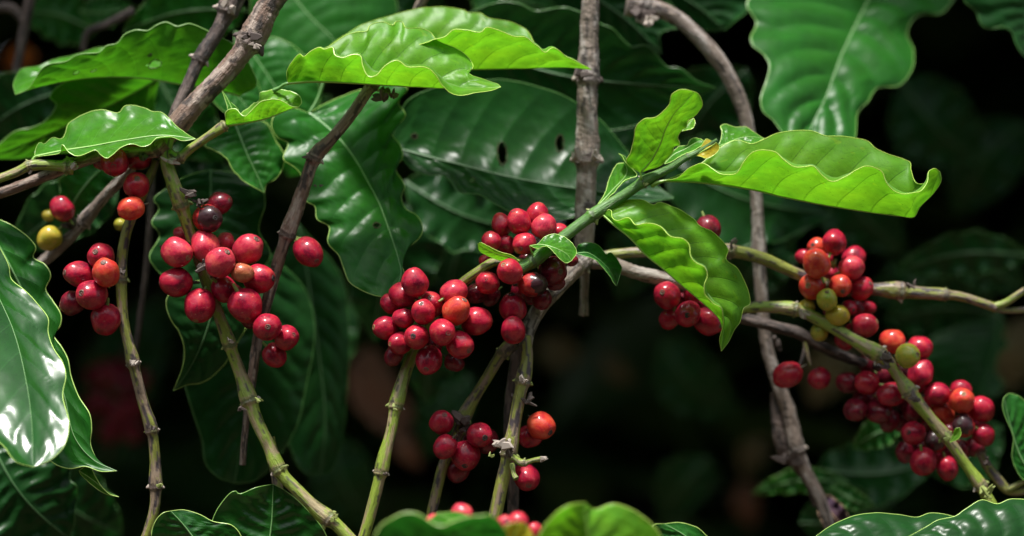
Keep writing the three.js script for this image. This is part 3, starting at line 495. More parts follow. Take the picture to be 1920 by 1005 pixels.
  [-5.31,1222.09,-9.36,5.51,8,-0.19,0.72,-0.16],
  [16.29,1221.05,-0.55,6.21,1,0.5,0.97,-0.33],
  [23.45,1217.95,-9.05,5.24,8,0.7,0.23,0.67],
  [-10.5,1213.57,-2,5.3,8,-0.53,0.95,-0.32],
  [-2.73,1211.98,-9,4.96,0,-0.51,0.41,-0.16],
  [6.12,1212.14,5,6.01,8,-0.33,-0.42,0.84],
  [-13.64,1203.72,-16,3.69,8,0.33,0.25,0.91],
  [-1.16,1198.4,12,6.61,8,-0.44,0.45,0.78],
  [-12.27,1192.57,5,6.55,8,-0.14,0.24,0.96],
  [10.49,1191.66,5,6.74,5,0.91,0.03,0.42],
  [20.69,1198.66,-2,7.32,3,0.49,-0.06,0.87],
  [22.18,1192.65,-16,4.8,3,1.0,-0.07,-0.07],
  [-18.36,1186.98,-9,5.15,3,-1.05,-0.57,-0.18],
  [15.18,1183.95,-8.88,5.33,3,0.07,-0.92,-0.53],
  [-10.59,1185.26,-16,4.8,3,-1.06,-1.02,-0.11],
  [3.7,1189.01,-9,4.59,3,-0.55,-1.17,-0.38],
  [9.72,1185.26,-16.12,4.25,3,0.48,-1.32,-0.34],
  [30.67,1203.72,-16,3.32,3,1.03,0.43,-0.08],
  [7.41,1203.72,-16,4.62,3,0.48,0.8,-0.36],
  [-48.93,1192.78,11.23,6.89,0,-0.42,1.26,0.02],
  [-55.01,1186.52,1.26,6.57,0,-0.96,0.48,-0.49],
  [-61.48,1182.13,-7.48,5.32,0,-1.12,0.42,-0.24],
  [-41.49,1181.6,1.55,6.93,8,0.07,0.45,0.89],
  [-44.51,1178.13,13.45,6.34,8,-0.19,0.66,0.73],
  [-29.34,1187.81,2.54,6.75,1,0.51,0.32,-0.36],
  [-27.78,1178.66,12.62,7.43,2,0.51,0.68,0.52],
  [-17.74,1173.25,3.84,7.2,8,0.9,0.03,0.02],
  [-54.85,1174.55,5.61,5.28,0,-0.85,0.08,-0.22],
  [-63.93,1169.7,-0.34,6.21,0,-0.85,0.03,0.52],
  [-47.96,1165.45,13.18,6.52,8,-0.21,0.06,0.98],
  [-34.7,1167.84,19.04,7.21,8,0.38,-0.01,0.93],
  [-56.6,1161.98,4.98,6.01,0,-0.73,-0.03,0.69],
  [-26.11,1161.2,9.96,7.35,8,0.65,-0.33,0.68],
  [-59.94,1155.63,-3.43,5.13,3,-0.54,-1.09,-0.02],
  [-41.88,1153.57,4,7.47,0,-0.18,-0.59,0.79],
  [-29.4,1152.04,-10,5.15,3,0.77,-0.54,-0.09],
  [-33.08,1176.13,-10,4.6,3,0.88,0.16,-0.58],
  [-39.52,1161.41,-10,4.6,3,0.42,-1.3,-0.6]],bracts:[
  [-58.93,1129.63,5,2,2,2],
  [-64.0,1095.79,6,2,2,0],
  [-24.87,1190.4,-2,2,2,1],
  [66.69,1242.35,6,2,2,2]]},
{name:"coffee_branch",label:"grey-brown forked branch below the central cherries, with torn dry bracts and loose dark red cherries",category:"branch",stems:[
  {"p":[[41.58,1206.79,-40.0],[33.15,1199.31,-34.82],[23.39,1189.68,-28.47],[13.69,1178.77,-21.64],[8.19,1167.94,-15.9],[6.8,1159.86,-12.0]],"r":[4.59,4.59,4.59,4.48,4.21,3.78],"pal":"grey","nodes":[[36.45,1202.84,-34.82,0.25]],"name":"stem"},
  {"p":[[6.79,1165.39,-8.0],[7.59,1154.59,-6.18],[6.5,1146.5,-4.81],[3.79,1134.41,-2.72],[1.08,1119.63,-0.79],[-1.62,1106.22,0.75],[-4.04,1095.51,1.99],[-6.74,1083.43,2.69],[-9.43,1070.03,3.46],[-11.31,1060.65,4.0]],"r":[3.24,3.45,3.51,3.51,3.51,3.51,3.69,3.78,3.84,4.05],"pal":"olive","nodes":[[4.86,1142.36,-4.81,0.35],[-2.16,1106.17,0.75,0.4]],"name":"shoot"},
  {"p":[[1.36,1162.58,-12.0],[-5.45,1155.76,-12.52],[-12.26,1144.84,-13.2],[-19.08,1133.92,-13.89],[-25.08,1122.98,-14.56],[-29.46,1110.68,-15.25],[-34.93,1099.72,-15.91],[-38.19,1087.48,-15.42],[-40.9,1075.26,-14.74],[-43.6,1061.7,-14.0]],"r":[3.51,3.09,3.12,3.24,3.27,3.48,3.15,2.97,3.03,3.24],"pal":"olive","nodes":[[-4.86,1156.39,-12.52,0.3],[-25.38,1122.91,-14.56,0.4]],"name":"shoot"},
  {"p":[[3.84,1162.33,-22.0],[1.64,1148.6,-23.09],[-0.55,1134.84,-24.18],[-1.65,1118.31,-25.47],[-1.1,1104.55,-26.0],[0.55,1090.81,-26.0],[0.55,1074.33,-26.0],[0.55,1060.6,-26.0]],"r":[3.78,3.59,3.39,3.2,3.01,3.12,3.32,3.51],"pal":"dark","nodes":[],"name":"shoot"},
  {"p":[[0.0,1104.94,6.0],[5.38,1101.76,6.8],[10.75,1103.15,7.51],[14.5,1103.72,8.0]],"r":[1.62,1.62,1.35,1.62],"pal":"lime","nodes":[[6.48,1101.59,6.8,0.4]],"name":"twig"},
  {"p":[[0.0,1101.17,6.0],[0.81,1096.5,8.48],[2.15,1093.93,10.0]],"r":[1.62,1.35,1.62],"pal":"lime","nodes":[],"name":"twig"}],cherries:[
  [0.48,1179.91,-2.0,7.68,0,-0.1,0.86,0.51],
  [0.66,1168.75,6.5,6.73,0,-0.09,0.84,0.54],
  [-35.74,1121.56,-6.0,6.51,0,0.21,0.63,0.74],
  [-33.99,1109.26,-1.59,6.22,0,-0.92,-1.0,-0.41],
  [-23.68,1104.43,-8.54,7.53,0,-0.02,-0.63,0.77],
  [-16.45,1115.33,-2.68,6.95,0,0.39,-0.13,0.91],
  [-12.9,1111.39,-15.25,6.27,3,0.48,-0.94,-0.54],
  [-27.73,1096.38,-18.93,6.29,3,-0.46,-1.1,-0.63],
  [-21.31,1110.94,-23.0,5.19,3,0.71,-0.82,-0.55],
  [14.87,1119.79,-4.76,7.51,2,0.59,-0.43,0.69],
  [9.44,1114.13,-15.74,6.28,0,0.74,0.22,-0.4],
  [7.36,1093.59,-6.0,7.06,0,0.13,-0.45,0.88]],bracts:[
  [-4.03,1109.78,6,5,7,1],
  [-1.08,1107.63,6,4,4,0],
  [15.04,1103.72,8,2.6,4,1],
  [-23.92,1121.86,-10,5,7,0],
  [-25.55,1117.51,-10,3.4,4,0],
  [4.03,1143.12,6,3.6,4,1],
  [8.64,1132.63,0,3.4,5,0],
  [2.17,1135.16,-4,3,4,0],
  [-10.23,1104.27,4,2.6,2,2]]},
{name:"coffee_branch",label:"slanting olive twig at the right with a stacked cluster of red, orange and yellow-green cherries",category:"branch",stems:[
  {"p":[[34.74,1204.03,-44.0],[47.23,1206.25,-43.31],[61.09,1207.91,-42.56],[77.7,1208.46,-41.66],[94.29,1209.01,-40.76],[110.9,1209.01,-40.28],[122.09,1207.35,-41.5],[133.29,1203.75,-42.76],[144.53,1198.75,-44.08],[155.77,1194.02,-45.38],[167.04,1190.95,-46.63],[178.31,1190.11,-47.83],[189.54,1188.99,-48.52],[200.77,1188.15,-49.12],[209.75,1187.31,-49.6],[221.84,1186.47,-50.25],[234.5,1185.06,-50.93],[244.36,1182.27,-51.47],[253.66,1178.91,-52.0]],"r":[3.24,2.99,2.97,3.19,3.24,3.44,3.69,3.62,3.36,3.24,3.24,3.24,3.33,3.66,3.81,2.92,2.7,2.7,2.7],"pal":"olive","nodes":[[113.4,1208.23,-40.28,0.3],[203.04,1187.44,-49.12,0.5],[226.8,1185.29,-50.25,0.35]],"name":"stem"},
  {"p":[[41.53,1202.91,-38.0],[52.56,1201.8,-36.82],[63.57,1197.93,-35.57],[77.32,1194.62,-34.05],[88.36,1191.85,-34.0],[102.16,1186.33,-34.0],[113.21,1182.47,-34.0]],"r":[3.78,3.96,4.05,4.05,3.87,3.51,2.97],"pal":"grey","nodes":[],"name":"shoot"},
  {"p":[[251.98,1179.47,-52.0],[258.31,1181.71,-51.42],[263.8,1185.34,-50.86],[272.03,1190.93,-50.0]],"r":[2.43,2.25,2.07,1.89],"pal":"lime","nodes":[],"name":"twig"},
  {"p":[[251.98,1178.91,-52.0],[260.05,1177.77,-53.44],[274.48,1178.29,-56.0]],"r":[2.16,1.89,1.89],"pal":"olive","nodes":[],"name":"twig"}],cherries:[
  [79.82,1185.89,-26.0,7.25,0,-0.35,0.22,0.91],
  [90.01,1176.45,-17.5,6.93,0,-0.07,-0.07,1.0],
  [93.63,1186.74,-34.5,5.23,0,-0.02,-0.68,0.05],
  [81.39,1173.38,-34.5,5.23,0,-0.44,-0.93,-0.59],
  [86.82,1182.16,-43.0,4.89,3,-0.67,-1.06,-0.46],
  [97.16,1179.34,-43.0,4.89,3,0.59,-1.22,-0.63],
  [101.2,1172.6,-26.0,7.44,0,0.75,-0.31,0.58],
  [102.0,1220.44,-38.0,6.75,3,0.33,-0.91,0.24],
  [167.6,1213.35,-40.42,6.49,0,0.43,1.02,-0.55],
  [159.68,1210.7,-47.58,5.59,2,-0.53,0.21,0.82],
  [152.94,1205.9,-52.5,4.21,0,-0.77,0.21,-0.28],
  [157.55,1202.52,-32.87,7.07,2,-0.35,0.97,-0.16],
  [179.28,1205.44,-53.24,6.23,0,0.55,0.56,-0.53],
  [176.66,1200.21,-41.96,6.65,1,1.11,0.47,-0.1],
  [155.92,1190.56,-39.56,7.34,2,-0.37,0.03,0.93],
  [170.42,1190.81,-36.63,6.01,2,0.1,-0.45,0.89],
  [182.09,1189.36,-45.38,6.2,8,0.69,0.44,0.58],
  [162.75,1183.7,-31.17,5.68,4,-0.07,0.7,0.71],
  [168.98,1175.46,-36.83,6.17,7,0.36,0.12,0.92],
  [153.66,1179.3,-44.0,4.8,7,0.0,0.24,0.97],
  [160.08,1166.52,-44.0,5.03,4,-0.15,0.23,0.96],
  [175.54,1179.14,-44.35,4.49,0,0.43,-0.22,0.87],
  [183.33,1170.09,-39.55,6.33,8,0.85,0.3,0.42],
  [177.58,1166.31,-46.65,4.5,8,0.21,-1.16,-0.08],
  [174.56,1162.24,-54.3,5.46,0,0.59,-0.7,-0.09],
  [167.18,1197.48,-58.16,4.69,0,-0.16,1.1,-0.49],
  [174.06,1195.9,-63.77,4.31,3,1.0,0.04,-0.63],
  [167.49,1178.68,-61.0,4.31,3,-0.44,-1.17,-0.47],
  [181.31,1178.71,-58.65,4.3,3,0.77,-0.42,-0.34],
  [188.13,1178.65,-63.35,3.92,0,1.11,-0.26,0.02],
  [165.14,1205.31,-61.06,3.92,0,-0.43,0.72,-0.49]],bracts:[
  [209.0,1190.69,-44,3,3,0],
  [167.31,1200.69,-44,3,4,2],
  [114.74,1213.13,-36,3,3,0]]},
{name:"coffee_branch",label:"mottled green-grey twig slanting down at the lower right across a big heap of cherries",category:"branch",stems:[
  {"p":[[105.61,1172.9,-44.0],[122.15,1179.04,-42.29],[135.91,1179.61,-40.96],[149.65,1177.69,-39.61],[160.61,1172.45,-38.42],[171.55,1166.1,-37.19],[183.02,1159.22,-35.94],[194.0,1152.33,-35.31],[201.11,1142.68,-34.73],[208.49,1132.21,-34.11],[216.68,1122.02,-33.47],[225.69,1111.02,-32.78],[234.4,1098.66,-32.04],[241.21,1089.05,-31.47],[247.45,1078.07,-30.85],[256.12,1062.99,-30.0]],"r":[3.24,3.24,3.24,3.24,3.51,3.51,3.78,3.78,2.97,4.05,3.24,3.24,2.97,2.97,3.51,2.97],"pal":"lime","nodes":[[146.88,1177.72,-39.61,0.4],[189.54,1153.69,-35.31,0.45],[204.12,1134.26,-34.11,0.4],[221.94,1111.58,-32.78,0.3],[239.76,1085.92,-31.47,0.4]],"name":"stem"}],leaves:[
  {"m":[[225.19,1110.23,-24.0],[227.3,1112.48,-23.34],[229.4,1115.28,-22.6],[230.08,1118.08,-22.0]],"l":[[226.85,1114.65,-24.0],[227.87,1117.53,-22.0]],"r":[[229.01,1112.45,-20.0],[230.44,1114.88,-20.0]],"k":"young","rib":0.25,"rim":0.15}],cherries:[
  [198.77,1161.61,-48.5,6.6,2,-1.15,0.19,-0.21],
  [213.14,1158.27,-48.5,6.53,8,1.32,0.31,-0.31],
  [204.73,1154.73,-31.5,6.61,4,0.63,0.06,0.78],
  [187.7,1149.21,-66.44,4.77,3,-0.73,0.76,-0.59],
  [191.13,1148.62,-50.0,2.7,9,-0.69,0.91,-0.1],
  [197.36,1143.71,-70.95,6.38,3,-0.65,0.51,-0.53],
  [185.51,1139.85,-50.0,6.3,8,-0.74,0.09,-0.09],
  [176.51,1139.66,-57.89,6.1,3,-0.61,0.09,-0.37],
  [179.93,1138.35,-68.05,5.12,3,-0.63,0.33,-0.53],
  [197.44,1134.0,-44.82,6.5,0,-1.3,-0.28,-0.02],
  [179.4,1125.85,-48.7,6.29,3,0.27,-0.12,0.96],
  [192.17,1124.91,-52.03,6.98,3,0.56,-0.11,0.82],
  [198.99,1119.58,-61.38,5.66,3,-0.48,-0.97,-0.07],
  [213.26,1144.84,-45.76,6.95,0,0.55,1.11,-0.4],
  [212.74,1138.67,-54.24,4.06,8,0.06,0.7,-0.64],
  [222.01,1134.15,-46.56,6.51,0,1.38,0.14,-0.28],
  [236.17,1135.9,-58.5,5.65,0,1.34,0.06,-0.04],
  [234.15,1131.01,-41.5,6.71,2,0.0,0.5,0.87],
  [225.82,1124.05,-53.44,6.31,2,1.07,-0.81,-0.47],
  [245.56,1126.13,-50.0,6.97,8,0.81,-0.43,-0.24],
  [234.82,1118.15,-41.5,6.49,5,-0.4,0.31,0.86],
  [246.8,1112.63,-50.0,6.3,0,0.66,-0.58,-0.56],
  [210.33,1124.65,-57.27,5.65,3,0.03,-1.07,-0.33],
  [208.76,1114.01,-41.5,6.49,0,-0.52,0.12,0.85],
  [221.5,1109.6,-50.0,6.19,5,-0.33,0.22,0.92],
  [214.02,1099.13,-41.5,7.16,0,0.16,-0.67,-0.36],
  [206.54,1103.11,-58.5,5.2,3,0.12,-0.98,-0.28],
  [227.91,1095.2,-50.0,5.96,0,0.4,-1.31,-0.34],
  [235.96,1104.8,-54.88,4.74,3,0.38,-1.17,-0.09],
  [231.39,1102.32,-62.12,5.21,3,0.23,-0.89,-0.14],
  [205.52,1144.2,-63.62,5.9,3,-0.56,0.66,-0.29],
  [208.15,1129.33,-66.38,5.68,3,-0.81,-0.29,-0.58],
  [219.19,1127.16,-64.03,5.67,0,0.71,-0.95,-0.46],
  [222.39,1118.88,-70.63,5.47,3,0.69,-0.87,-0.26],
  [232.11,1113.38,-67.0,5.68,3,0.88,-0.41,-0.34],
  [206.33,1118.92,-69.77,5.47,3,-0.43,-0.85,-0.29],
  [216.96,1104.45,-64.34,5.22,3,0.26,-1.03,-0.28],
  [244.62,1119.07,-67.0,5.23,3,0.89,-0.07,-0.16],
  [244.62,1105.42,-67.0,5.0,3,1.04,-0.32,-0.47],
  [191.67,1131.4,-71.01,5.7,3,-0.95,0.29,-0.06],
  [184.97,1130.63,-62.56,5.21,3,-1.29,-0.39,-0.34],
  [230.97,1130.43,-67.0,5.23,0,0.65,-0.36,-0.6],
  [224.53,1099.57,-69.66,5.01,3,0.42,-0.73,-0.02]],bracts:[
  [149.82,1175.9,-30,3,4,1],
  [192.83,1153.44,-26,4,5,0],
  [208.21,1132.57,-26,3.4,4,0],
  [243.05,1084.1,-24,4,6,2],
  [192.53,1148.43,-28,3,3,0],
  [226.34,1111.14,-26,3,3,2]]},
{name:"coffee_branch",label:"blurred brown twig beneath the mottled one, two loose red cherries hanging from it",category:"branch",stems:[
  {"p":[[113.87,1175.4,-62.0],[125.12,1172.59,-62.0],[137.77,1169.21,-62.0],[151.83,1165.28,-62.02],[163.14,1158.51,-62.69],[174.47,1153.43,-63.32],[187.21,1149.47,-64.0]],"r":[3.51,3.33,3.33,3.51,3.33,3.15,2.97],"pal":"dark","nodes":[],"name":"stem"},
  {"p":[[154.08,1164.71,-62.0],[154.56,1158.55,-61.23],[153.08,1152.39,-60.45],[151.63,1149.03,-60.0]],"r":[1.89,1.53,1.17,0.81],"pal":"dark","nodes":[],"name":"twig"},
  {"p":[[153.98,1161.37,-61.0],[155.76,1153.55,-59.18],[157.05,1148.54,-58.0]],"r":[1.35,1.08,0.81],"pal":"olive","nodes":[],"name":"twig"}],cherries:[
  [144.5,1143.98,-54.0,7.22,8,-0.99,-0.53,-0.19],
  [161.07,1142.06,-54.0,6.2,0,-0.04,-0.36,0.93]]},
{name:"coffee_branch",label:"short green-brown twig at the lower right corner, ending in two buds",category:"branch",stems:[
  {"p":[[245.91,1103.23,-56.0],[249.15,1096.56,-55.23],[254.59,1089.35,-54.28],[260.49,1083.31,-52.77],[273.42,1084.08,-50.0]],"r":[2.43,2.83,2.97,2.77,2.16],"pal":"olive","nodes":[[240.3,1101.32,-56.0,0.4]],"name":"stem"},
  {"p":[[259.47,1084.08,-50.0],[264.8,1086.97,-48.55],[274.11,1092.17,-46.0]],"r":[1.89,1.62,1.35],"pal":"lime","nodes":[],"name":"twig"}],leaves:[
  {"m":[[274.11,1089.38,-46.0],[265.66,1100.55,-45.41],[259.97,1117.28,-44.67],[256.24,1132.6,-44.0]],"l":[[266.8,1089.53,-44.0],[260.59,1100.68,-43.39],[261.05,1111.83,-42.85],[256.51,1122.96,-42.27],[255.36,1128.53,-42.0]],"r":[[279.0,1100.26,-50.0],[274.82,1117.0,-50.0],[267.84,1130.95,-50.0],[260.87,1134.3,-50.0]],"k":"mature"}],bracts:[
  [248.31,1098.03,-50,3,4,0]]},
{name:"coffee_branch",label:"slender dim twig behind the hanging shoot at the left",category:"branch",stems:[
  {"p":[[-193.19,1257.96,-90.0],[-194.2,1229.36,-91.24],[-196.35,1200.72,-92.49],[-200.24,1172.03,-93.75],[-203.84,1143.3,-95.0]],"r":[2.16,2.16,2.03,1.82,1.62],"pal":"dark","nodes":[],"name":"stem"}]},
{name:"coffee_branch",label:"short olive twig behind the lower end of the hanging shoot",category:"branch",stems:[
  {"p":[[-124.16,1113.36,-16.0],[-121.35,1099.78,-14.99],[-119.33,1083.53,-13.58],[-119.59,1059.34,-10.0]],"r":[2.97,3.24,2.97,2.7],"pal":"olive","nodes":[],"name":"stem"}]},
{name:"coffee_branch",label:"blurred olive twig rising at the far upper left",category:"branch",stems:[
  {"p":[[-266.71,1358.15,-150.0],[-271.26,1337.56,-152.41],[-275.53,1316.91,-154.81],[-280.4,1296.2,-157.22],[-286.85,1272.46,-160.0]],"r":[3.51,3.31,2.83,2.36,2.16],"pal":"dark","nodes":[],"name":"stem"},
  {"p":[[-294.03,1343.3,-150.0],[-279.38,1344.89,-151.17],[-272.08,1337.53,-152.0]],"r":[3.24,3.24,2.43],"pal":"dark","nodes":[],"name":"twig"}]},
{name:"coffee_branch",label:"blurred brown twig crossing the top edge at the left",category:"branch",stems:[
  {"p":[[-209.59,1342.43,-140.0],[-224.65,1335.23,-142.14],[-235.2,1330.91,-143.6],[-238.36,1320.66,-145.0]],"r":[2.7,2.52,2.25,1.89],"pal":"dark","nodes":[],"name":"stem"}]},
{name:"coffee_branch",label:"short pale twig just above the top of the central leaves",category:"branch",stems:[
  {"p":[[-43.86,1347.85,-72.0],[-48.17,1340.96,-74.05],[-51.63,1334.04,-76.0]],"r":[3.24,2.97,2.7],"pal":"brown","nodes":[],"name":"stem"}]},
{name:"coffee_branch",label:"dim dark cherry cluster on a hidden twig, deep in the shade at the left",category:"branch",stems:[
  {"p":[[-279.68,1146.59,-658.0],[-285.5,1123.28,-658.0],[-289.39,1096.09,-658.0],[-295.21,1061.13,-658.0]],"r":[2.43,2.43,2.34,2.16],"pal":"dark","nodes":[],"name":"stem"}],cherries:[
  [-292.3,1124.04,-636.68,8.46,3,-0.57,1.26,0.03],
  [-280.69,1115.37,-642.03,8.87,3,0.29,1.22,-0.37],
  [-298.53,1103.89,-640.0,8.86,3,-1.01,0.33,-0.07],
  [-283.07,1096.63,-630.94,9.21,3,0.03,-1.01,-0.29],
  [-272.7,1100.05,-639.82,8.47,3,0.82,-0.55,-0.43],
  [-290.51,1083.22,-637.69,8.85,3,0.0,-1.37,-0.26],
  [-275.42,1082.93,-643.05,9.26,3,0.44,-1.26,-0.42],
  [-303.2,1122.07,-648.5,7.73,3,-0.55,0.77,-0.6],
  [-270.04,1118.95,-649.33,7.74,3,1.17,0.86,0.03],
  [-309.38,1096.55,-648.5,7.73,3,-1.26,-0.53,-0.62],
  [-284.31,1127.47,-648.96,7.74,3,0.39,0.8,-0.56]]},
{name:"coffee_branch",label:"blurred sprig across the bottom edge close to the lens, with pink cherries between green leaves",category:"branch",stems:[
  {"p":[[-63.65,1048.84,140.0],[-27.04,1060.5,134.41],[0.0,1065.03,130.45],[34.41,1062.97,134.51],[70.99,1053.73,140.0]],"r":[3.24,3.24,3.24,3.11,2.97],"pal":"green","nodes":[],"name":"stem"}],leaves:[
  {"m":[[-48.6,1057.24,150.0],[-38.85,1069.5,151.19],[-26.68,1078.1,152.32],[-6.06,1085.52,154.0]],"l":[[-62.62,1065.73,162.0],[-61.38,1080.26,162.84],[-52.93,1088.01,163.5],[-43.28,1089.5,164.07],[-33.65,1084.03,164.71],[-21.62,1087.22,165.43],[-12.01,1089.18,166.0]],"r":[[-26.89,1061.28,142.0],[-7.33,1068.61,142.0],[-2.44,1075.95,142.0]],"k":"mature","rimk":"fresh","kz":0.4},
  {"m":[[-4.97,1054.07,120.0],[-14.91,1068.89,119.2],[-22.38,1078.79,118.64],[-34.83,1085.69,118.0]],"l":[[-24.73,1057.17,126.0],[-37.1,1072.01,126.0],[-39.57,1080.67,126.0]],"r":[[7.48,1060.91,114.0],[-2.5,1075.81,113.13],[-13.74,1079.5,112.56],[-23.73,1085.2,112.0]],"k":"fresh","kz":0.4},
  {"m":[[39.17,1051.28,140.0],[36.57,1066.54,145.73],[34.05,1081.44,148.86],[32.81,1093.2,150.0]],"l":[[16.98,1057.45,152.0],[10.9,1074.69,154.71],[16.93,1085.74,156.58],[24.16,1091.9,158.0]],"r":[[66.58,1055.12,130.0],[68.98,1074.98,131.43],[59.08,1086.15,132.49],[46.74,1091.15,133.44],[39.34,1088.74,134.0]],"k":"young","kz":0.4,"rimk":"young"},
  {"m":[[0.0,1058.63,140.0],[-1.22,1068.49,140.76],[0.49,1075.89,141.35],[3.67,1083.77,142.0]],"l":[[-8.56,1063.72,142.0],[-7.33,1074.83,143.11],[-2.44,1082.23,144.0]],"r":[[9.81,1063.32,138.0],[9.81,1075.58,138.0],[6.86,1081.71,138.0]],"k":"yellow","rim":0.2}],cherries:[
  [-23.6,1083.29,100.0,5.48,1,-0.49,0.85,-0.37],
  [-36.55,1079.52,100.0,4.35,1,-1.11,-0.01,-0.2],
  [-3.45,1078.88,108.98,5.26,1,0.18,0.54,0.83],
  [2.67,1079.0,99.52,5.86,8,0.23,0.86,-0.2],
  [10.29,1074.98,91.5,3.99,8,0.63,1.09,-0.14]]},
];
